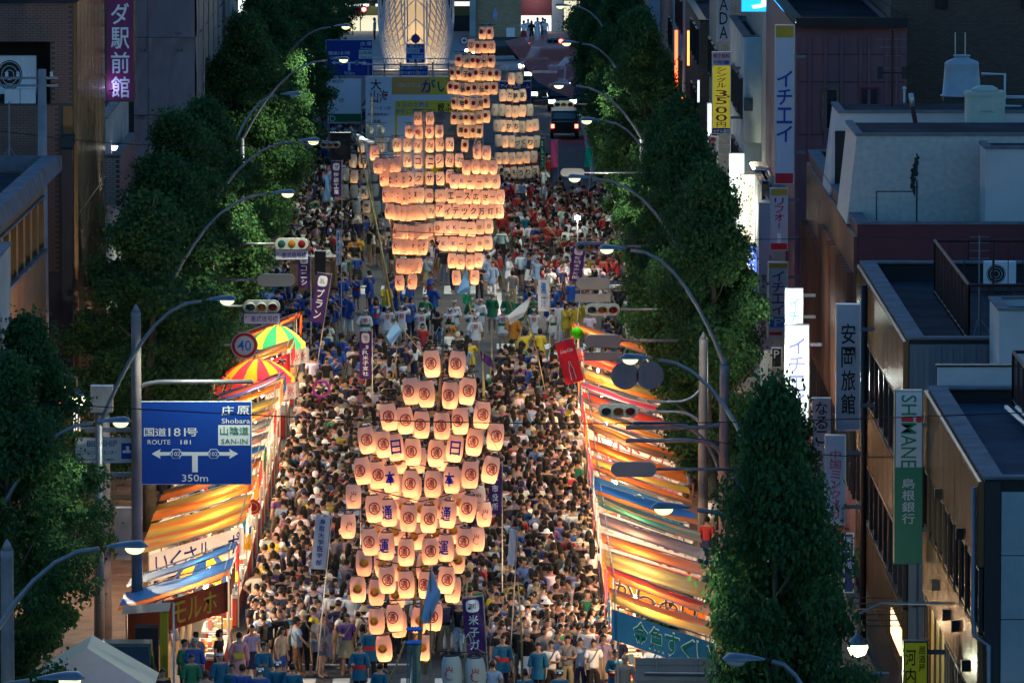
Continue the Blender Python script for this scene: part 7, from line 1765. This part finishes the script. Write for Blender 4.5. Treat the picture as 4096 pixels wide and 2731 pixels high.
LTL = {188: 'black banner stall', 193: 'narrow blue stall', 200: 'raffle stall', 207: 'gold tarp stall', 213: 'brown tarp stall'}
def place_of(x, y):
    def near(d): k = min(d, key=lambda q: abs(q + 2 - y)); return d[k]
    if x > 1.4: return 'near the ' + near(STL)
    if x < -3.9: return 'near the ' + near(LTL)
    return ('below the nearest lanterns' if -2.6 < x < .2 else 'in mid crowd') if y < 196 else ('in mid street' if y < 203 else 'deep in mid street')
def rand_person(x, y, face=None, place=None, sc=None, tops=None, emb_=None):
    for tr in range(60):
        fem = rp.random() < .5; kid = rp.random() < .10
        hair = rp.choice(['long', 'bob', 'bun', 'long', 'bob', 'long', 'bun', 'hat', 'cap']) if fem else rp.choice(['short'] * 12 + ['cap', 'hat'])
        hcol = rp.choice(['black'] * 7 + ['dark brown'] * 3 + ['brown']) if hair in ('short', 'long', 'bob', 'bun') else rp.choice(['white', 'beige', 'navy', 'black', 'grey', 'cream'])
        top = rp.choice(['tee'] * 7 + ['long', 'tank']); tcol = rp.choice(CW); bottom = rp.choice(['shorts', 'skirt', 'trousers', 'skirt']) if fem else rp.choice(['shorts', 'trousers']); bcol = rp.choice(BWc)
        obi = None
        if rp.random() < .05: bottom = 'robe'; top = 'long'; tcol = bcol = rp.choice(['white', 'navy', 'pink', 'lavender', 'purple']); obi = rp.choice(['red', 'yellow', 'purple', 'blue'])
        pose = rp.choice(['stand'] * 8 + ['phone', 'cross', 'cross', 'hip', 'hip', 'carry', 'walk'])
        bag = rp.choice([None] * 4 + ['backpack', 'sling_bag']) if bottom != 'robe' else None
        f = face if face is not None else (PI + rp.gauss(0, .5) if rp.random() < .62 else rp.gauss(0, .6))
        lab = plabel(pose, hair, hcol, top, tcol, bottom, bcol, place or place_of(x, y), bag)
        if lab not in used and len(lab.split()) <= 16: break
        if tr > 3: bag = None
    used.add(lab)
    s = (rp.uniform(.66, .8) if kid else rp.uniform(.94, 1.05) * (1.03 if not fem else .97)) if sc is None else sc
    return person(x, y, f, pose, hair, hcol, top, tcol, bottom, bcol, lab, sc=s, bag=bag, obi=obi)
taken = []
def free(x, y, d=.34):
    for a, b in taken[-900:]:
        if abs(a - x) < d and abs(b - y) < d: return False
    return True
def hp(px, py, zh=1.52):  # head position in the photograph -> foot position
    c = at_z(px, py, zh); return c.x, c.y
# particular people of the front clearing
SP = [((2010, 2560), .1, 'carry', 'short', 'black', 'happi', 'teal', 'trousers', 'black', 'red', None, 'beside the big purple banner'), ((2062, 2477), .15, 'phone', 'bun', 'black', 'long', 'white', 'robe', 'white', 'purple', None, 'right of the purple banner'),
 ((2153, 2584), -.2, 'stand', 'short', 'black', 'happi', 'teal', 'trousers', 'black', None, None, 'by the long bamboo pole'), ((2203, 2578), .1, 'cross', 'short', 'black', 'tee', 'white', 'trousers', 'black', None, 'sling_bag', 'by the long bamboo pole'),
 ((2269, 2569), .0, 'cross', 'short', 'black', 'tee', 'grey', 'trousers', 'khaki', None, 'sling_bag', 'in the front row'), ((2322, 2566), .05, 'stand', 'short', 'dark brown', 'tee', 'light blue', 'trousers', 'navy', None, None, 'in the front row'),
 ((2375, 2575), .1, 'stand', 'short', 'black', 'tee', 'white', 'trousers', 'black', None, 'sling_bag', 'in the front row'), ((2412, 2560), .3, 'stand', 'long', 'brown', 'tee', 'lavender', 'skirt', 'beige', None, None, 'in the front row'),
 ((2462, 2620), .1, 'cross', 'short', 'black', 'happi', 'teal', 'shorts', 'white', 'red', None, 'before the goldfish stall'), ((2500, 2650), -.1, 'stand', 'short', 'grey', 'tee', 'grey', 'trousers', 'black', None, None, 'before the goldfish stall'),
 ((2610, 2590), .0, 'cross', 'short', 'black', 'tee', 'light blue', 'trousers', 'grey', None, 'sling_bag', 'under the goldfish banner'),
 ((1437, 2590), .0, 'carry', 'short', 'black', 'happi', 'teal', 'shorts', 'black', 'red', None, 'on the road under the lanterns'), ((1479, 2518), .2, 'stand', 'short', 'black', 'happi', 'teal', 'trousers', 'black', 'red', None, 'under the lowest lanterns'), ((1520, 2667), 2.6, 'stand', 'short', 'black', 'happi', 'teal', 'trousers', 'black', None, None, 'at the bottom by the pole foot'),
 ((1286, 2483), 1.2, 'stand', 'short', 'black', 'tee', 'grey', 'shorts', 'denim', None, 'backpack', 'in the clearing'), ((1256, 2447), -1.2, 'carry', 'short', 'black', 'tee', 'yellow', 'trousers', 'beige', None, None, 'in the clearing'),
 ((1328, 2370), PI, 'stand', 'cap', 'navy', 'happi', 'white', 'trousers', 'beige', None, None, 'with back turned in the clearing'), ((1400, 2382), PI + .2, 'hip', 'short', 'black', 'happi', 'white', 'trousers', 'orange', None, None, 'with back turned in the clearing'), ((1455, 2385), PI - .3, 'stand', 'short', 'black', 'happi', 'white', 'shorts', 'white', None, None, 'with back turned in the clearing'),
 ((1173, 2459), .0, 'clap', 'short', 'black', 'happi', 'teal', 'trousers', 'navy', 'red', None, 'in the clearing'), ((1099, 2459), PI, 'hip', 'short', 'black', 'tee', 'white', 'shorts', 'black', None, 'sling_bag', 'with back turned in the clearing'),
 ((1125, 2524), 1.0, 'stand', 'long', 'black', 'tee', 'beige', 'shorts', 'blue', None, None, 'in the clearing'), ((1048, 2471), .1, 'carry', 'short', 'black', 'tee', 'light blue', 'trousers', 'grey', None, None, 'in the clearing'), ((1005, 2520), .4, 'stand', 'long', 'black', 'tee', 'lavender', 'skirt', 'navy', None, None, 'in the clearing'),
 ((1054, 2596), .5, 'carry', 'short', 'black', 'happi', 'teal', 'trousers', 'black', None, None, 'at the bottom left of the road'), ((956, 2548), PI, 'stand', 'bun', 'black', 'long', 'pink', 'robe', 'pink', 'yellow', None, 'with back turned by the front stall'), ((876, 2536), 1.2, 'stand', 'bob', 'black', 'tee', 'black', 'skirt', 'navy', None, None, 'by the front stall'),
 ((784, 2542), PI + .4, 'stand', 'bun', 'brown', 'tee', 'grey', 'robe', 'grey', None, None, 'with back turned by the front stall'), ((736, 2566), 1.0, 'stand', 'short', 'black', 'happi', 'green', 'trousers', 'black', None, None, 'by the front stall'), ((766, 2631), .3, 'stand', 'short', 'dark brown', 'happi', 'green', 'trousers', 'black', None, None, 'near the bottom left edge'),
 ((778, 2584), .2, 'carry', 'short', 'grey', 'happi', 'blue', 'trousers', 'black', None, None, 'by the front stall'), ((879, 2631), .6, 'stand', 'band', 'white', 'happi', 'teal', 'trousers', 'black', None, None, 'near the bottom left edge'), ((930, 2675), -.5, 'stand', 'short', 'black', 'happi', 'teal', 'shorts', 'black', None, None, 'at the bottom left edge'),
 ((1110, 2673), PI, 'stand', 'band', 'white', 'happi', 'teal', 'shorts', 'white', None, None, 'with back turned at the bottom left edge'), ((1170, 2679), PI, 'stand', 'short', 'black', 'happi', 'teal', 'trousers', 'white', None, None, 'with back turned at the bottom left edge'), ((970, 2690), PI, 'stand', 'short', 'dark brown', 'happi', 'blue', 'shorts', 'black', None, None, 'with back turned at the bottom left edge'),
 ((825, 2702), PI, 'stand', 'short', 'brown', 'tee', 'grey', 'shorts', 'black', None, None, 'with back turned at the bottom left edge'), ((650, 2690), .3, 'stand', 'short', 'black', 'tee', 'black', 'shorts', 'black', None, None, 'beside the white tent'), ((1040, 2700), PI, 'stand', 'band', 'white', 'happi', 'blue', 'trousers', 'black', None, None, 'with back turned at the bottom left edge'),
 ((2240, 2690), PI, 'stand', 'band', 'white', 'happi', 'teal', 'shorts', 'white', None, None, 'with back turned at the bottom edge'), ((1970, 2670), PI, 'stand', 'short', 'brown', 'tee', 'light blue', 'shorts', 'grey', None, None, 'with back turned at the bottom edge'), ((2100, 2700), PI + .4, 'stand', 'short', 'black', 'happi', 'teal', 'shorts', 'black', None, None, 'with back turned at the bottom edge')]
for hpos, f, pose, hair, hcol, top, tcol, bottom, bcol, obi, bag, place in SP:
    x, y = hp(*hpos); lab = plabel(pose, hair, hcol, top, tcol, bottom, bcol, place, bag)
    while lab in used: hcol = rp.choice(['dark brown', 'brown', 'grey', 'black']); pose = rp.choice(['stand', 'hip', 'carry', 'clap']); lab = plabel(pose, hair, hcol, top, tcol, bottom, bcol, place, bag)
    used.add(lab); taken.append((x, y)); person(x, y, f, pose, hair, hcol, top, tcol, bottom, bcol, lab, sc=rp.uniform(.95, 1.04), bag=bag, obi=obi, emblem=None)
# dancers and pole carriers in white coats with a red character on the back, and helpers
DN = [((1550, 1238), PI), ((1607, 1235), PI), ((1688, 1246), PI), ((1817, 1215), 0), ((1800, 1245), PI), ((1892, 1248), PI + .5), ((1903, 1276), PI), ((1920, 1208), 0), ((2012, 1248), PI), ((2136, 1248), PI), ((2210, 1246), PI + 1.2), ((1462, 1252), PI)]
for k, (h_, f) in enumerate(DN):
    x, y = hp(*h_); taken.append((x, y));     order = sorted(range(len(DN)), key=lambda q: DN[q][0][0]).index(k)
    lab = f'dancer in white happi coat with red character, {ORD[order]} counting from the parasol side'
    person(x, y, f, rp.choice(['pull', 'clap', 'hip', 'stand']), 'band', 'white', 'happi', 'white', 'shorts', 'white', lab, obi=rp.choice([None, 'green']), emblem='red', group='dancers in white happi coats')
OT = [((1545, 1145), .2, 'yellow', 'trousers', 'black'), ((1303, 1180), .0, 'yellow', 'trousers', 'navy'), ((1700, 1195), .3, 'green', 'trousers', 'black'), ((1968, 1185), 0, 'green', 'shorts', 'white'), ((2030, 1190), 0, 'green', 'shorts', 'white'), ((2080, 1200), 0, 'green', 'shorts', 'white'), ((2135, 1195), 0, 'green', 'shorts', 'white'), ((2296, 1225), PI, 'yellow', 'trousers', 'yellow'), ((2262, 1230), 1, 'yellow', 'shorts', 'yellow'), ((2330, 1210), -1, 'yellow', 'trousers', 'yellow'), ((1885, 1205), 0, 'green', 'shorts', 'white'), ((2055, 1270), PI, 'orange', 'trousers', 'beige'), ((1795, 1290), PI, 'orange', 'shorts', 'orange'), ((2160, 1330), PI, 'yellow', 'shorts', 'black'), ((2100, 1335), PI, 'yellow', 'shorts', 'khaki'), ((1880, 1370), PI, 'yellow', 'shorts', 'black'),
      ((1412, 960), PI, 'orange', 'shorts', 'black'), ((2232, 1220), PI, 'white', 'trousers', 'white'), ((2050, 1095), PI, 'grey', 'trousers', 'khaki'), ((1918, 1065), 0, 'black', 'trousers', 'black'), ((1750, 1262), PI, 'black', 'trousers', 'denim'), ((1690, 1310), 0, 'red', 'trousers', 'red')]
for k, (h_, f, c_, b_, bc) in enumerate(OT):
    x, y = hp(*h_); taken.append((x, y)); top = 'happi' if c_ in ('yellow', 'green', 'orange') else 'tee'; hr = 'band' if c_ == 'green' else rp.choice(['short', 'bob']); hc = 'white' if hr == 'band' else 'black'
    for tr in range(40):
        pose = rp.choice(['stand', 'clap', 'carry', 'raise', 'hip']); pl_ = rp.choice(['among the dancers', 'at the crossing', 'behind the dancers', 'beside the dancers'])
        lab = plabel(pose, hr, hc, top, c_, b_, bc, pl_, None)
        if lab not in used: break
    used.add(lab); person(x, y, f, pose, hr, hc, top, c_, b_, bc, lab)
# players waiting on the far side of the crossing
def zone_people(n, x0, x1, y0, y1, tops, place, face=None, hair=None):
    for k in range(n):
        for tr in range(30):
            x, y = rp.uniform(x0, x1), rp.uniform(y0, y1)
            if free(x, y, .4): break
        taken.append((x, y)); tcol, bcol = rp.choice(tops); f = rp.uniform(-PI, PI) if face is None else face + rp.gauss(0, .4)
        for tr in range(60):
            pose = rp.choice(POSES[:8]); hr = rp.choice(['short', 'short', 'bob', 'band', 'long']) if hair is None else hair; hc = 'white' if hr == 'band' else rp.choice(['black', 'dark brown', 'brown'])
            bt = rp.choice(['shorts', 'trousers']); lab = plabel(pose, hr, hc, 'happi', tcol, bt, bcol, place, None)
            if lab not in used: break
        used.add(lab); person(x, y, f, pose, hr, hc, 'happi', tcol, bt, bcol, lab, sc=rp.uniform(.93, 1.05), obi=rp.choice([None, 'red', None]), emblem=rp.choice([None, 'white']) if tcol == 'blue' else None)
zone_people(26, -7.5, -2.0, 285, 300, [('blue', 'navy'), ('blue', 'white'), ('blue', 'denim')], 'left of the crossing')
zone_people(14, 1.8, 4.6, 284, 297, [('blue', 'navy'), ('navy', 'grey'), ('blue', 'black')], 'right of the crossing')
zone_people(12, -.3, 3.6, 303, 312, [('white', 'white'), ('light blue', 'white')], 'behind the middle lanterns', hair='short')
zone_people(16, -1, 4.0, 330, 350, [('red', 'red'), ('red', 'white'), ('red', 'black')], 'among the red coats')
for k, (px, py, f, hr, tp, tc_2, bt, bc) in enumerate([(1500, 112, -1.6, 'long', 'long', 'grey', 'trousers', 'black'), (2112, 85, .2, 'short', 'tee', 'white', 'trousers', 'white'), (2126, 92, PI, 'long', 'tee', 'black', 'trousers', 'black'), (2150, 95, PI, 'bob', 'tee', 'white', 'robe', 'white'), (2180, 88, 0, 'short', 'tee', 'white', 'trousers', 'grey'), (2095, 108, 0, 'bob', 'tee', 'white', 'skirt', 'red'), (2170, 110, 1, 'short', 'tee', 'brown', 'trousers', 'black')]):
    Yp = 506 - 2 * (k % 3); xx = xat(px, Yp); lab = plabel('stand', hr, 'black', tp, tc_2, bt, bc, 'by the station doors' if k == 0 else 'by the open station shop', None); used.add(lab); person(xx, Yp, f, 'stand', hr, 'black', tp, tc_2, bt, bc, lab, z=.104)
print('named people', NP[0])
# the nearest rows of the crowd, one by one
NEAR = []
def zone(n, x0, x1, y0, y1, d=.34, y_pow=1.0):
    out = []
    for k in range(n):
        for tr in range(12):
            x = rp.uniform(x0, x1); y = y0 + (y1 - y0) * rp.random() ** y_pow
            if free(x, y, d): out.append((x, y)); taken.append((x, y)); break
    return out
Z = zone(85, .3, 3.2, 187.5, 196) + zone(44, -6.2, -2.6, 190.5, 197) + zone(24, -2.6, .3, 194, 197.5)
Z += zone(24, 3.2 + .3, 3.2 + .31, 187, 187.1)
mid = zone(1500, -6.35, 3.15, 197, 256, .33)
mid.sort(key=lambda p: p[1])
mid = sorted(Z + mid, key=lambda p: p[1])
room = max(0, 298 - NP[0])
for x, y in mid[:room]: rand_person(x, y)
rest = mid[room:]
rest += zone(300, -9.0, -5.9, 262, 330, .3) + zone(260, -9.2, -6.0, 330, 420, .3) + zone(70, 3.9, 6.6, 268, 300, .35) + zone(120, 3.5, 6.5, 305, 350, .3) + zone(60, -9.2, -8.0, 190, 262, .4) + zone(50, 5.9, 8.5, 180, 262, .4) + zone(60, -6, -.5, 262, 272, .4) + zone(60, .5, 4.6, 258, 268, .4) + zone(50, -4, 3.5, 350, 372, .5) + zone(120, -6, 4.2, 306, 346, .45) + zone(90, 1.5, 5.4, 300, 352, .4)
print('people', NP[0], 'rest', len(rest))
# everyone behind them as one mass
def arr(me_or_mb):
    if isinstance(me_or_mb, MB):
        v = np.array(me_or_mb.v, dtype=np.float32); fs = me_or_mb.f; ms = [me_or_mb.mats[k] for k in me_or_mb.m]
    else:
        v = np.empty(len(me_or_mb.vertices) * 3, np.float32); me_or_mb.vertices.foreach_get('co', v); v = v.reshape(-1, 3); fs = [tuple(p.vertices) for p in me_or_mb.polygons]; ms = None
    t = []
    for f in fs:
        for k in range(1, len(f) - 1): t.append((f[0], f[k], f[k + 1]))
    return v, np.array(t, dtype=np.int32), ms
LOW = {}
def low_skin(key):
    return arr(PM[key])
CP = ['stand', 'cross', 'walk', 'hip', 'stand', 'phone']
LB = {p: arr(join_body(p, 1)) for p in set(CP)}
LH_ = {k: arr(HAIRMB[k]) for k in ('short', 'bob', 'long', 'cap', 'hat')}
LT = {(k, p): arr(PM[(k, p, 0)]) for p in CP for k in ('tee', 'happi', 'shorts', 'trousers')}
LSK = arr(SKIRT)
VV, TT, CC = [], [], []; off = 0
for (x, y) in rest:
    p = rp.choice(CP); a = PI + rp.gauss(0, .5) if rp.random() < .72 else rp.gauss(0, .6)
    if y > 300: a = rp.choice([PI / 2, -PI / 2, 0, PI]) + rp.gauss(0, .5)
    s = rp.uniform(.93, 1.06) if rp.random() > .1 else rp.uniform(.68, .8)
    ca, sa = math.cos(a), math.sin(a); R_ = np.array([[ca, sa, 0], [-sa, ca, 0], [0, 0, 1]], np.float32) * s
    hk = rp.choice(['short'] * 11 + ['bob'] * 3 + ['long'] * 5 + ['cap', 'hat']); hc = HCOL[rp.choice(['black'] * 8 + ['dark brown'] * 2)] if hk in ('short', 'bob', 'long') else COLS[rp.choice(['white', 'beige', 'navy', 'cream', 'black'])]
    tk = 'tee'; cw = COLS[rp.choice(CW)]
    if 262 < y < 300 and x < -4 and rp.random() < .5: cw = COLS['blue']; tk = 'happi'
    if 305 < y < 380 and x > 0 and rp.random() < .6: cw = COLS[rp.choice(['red', 'red', 'white'])]; tk = 'happi'
    bk = rp.choice(['shorts', 'trousers', 'skirt'])
    sk = tuple(c * rp.uniform(.8, 1.15) for c in SKIN)
    zo = .124 if (x < KL or x > KR) and not (XA < y < XB) else .004
    for (v, t_, _), c in ((LB[p], sk), (LH_[hk], hc), (LT[(tk, p)], tuple(q * rp.uniform(.8, 1.1) for q in cw)), ((LSK if bk == 'skirt' else LT[(bk, p)]), COLS[rp.choice(BWc)])):
        VV.append(v @ R_ + np.array([x, y, zo], np.float32)); TT.append(t_ + off); CC.append(np.tile(np.array([*c, 1], np.float32), (len(v), 1))); off += len(v)
V = np.concatenate(VV); T = np.concatenate(TT); C = np.concatenate(CC)
me = bpy.data.meshes.new('crowd'); me.vertices.add(len(V)); me.vertices.foreach_set('co', V.ravel()); me.loops.add(T.size); me.loops.foreach_set('vertex_index', T.ravel())
me.polygons.add(len(T)); me.polygons.foreach_set('loop_start', np.arange(len(T)) * 3); me.polygons.foreach_set('loop_total', np.full(len(T), 3)); me.polygons.foreach_set('use_smooth', np.ones(len(T), bool))
ca = me.color_attributes.new('Col', 'FLOAT_COLOR', 'POINT'); ca.data.foreach_set('color', C.ravel()); me.update(); me.validate()
m = mat('crowd_cloth', (.5, .5, .5), .8); at_ = m.node_tree.nodes.new('ShaderNodeVertexColor'); at_.layer_name = 'Col'; m.node_tree.links.new(at_.outputs[0], m.node_tree.nodes['Principled BSDF'].inputs['Base Color'])
me.materials.append(m); o = bpy.data.objects.new('crowd', me); COL.objects.link(o); tag(o, 'dense festival crowd filling the street between the two stall rows', None, kind='stuff')
print('crowd tris', len(T))
S.cycles.use_adaptive_sampling = True; S.cycles.adaptive_threshold = 0.03
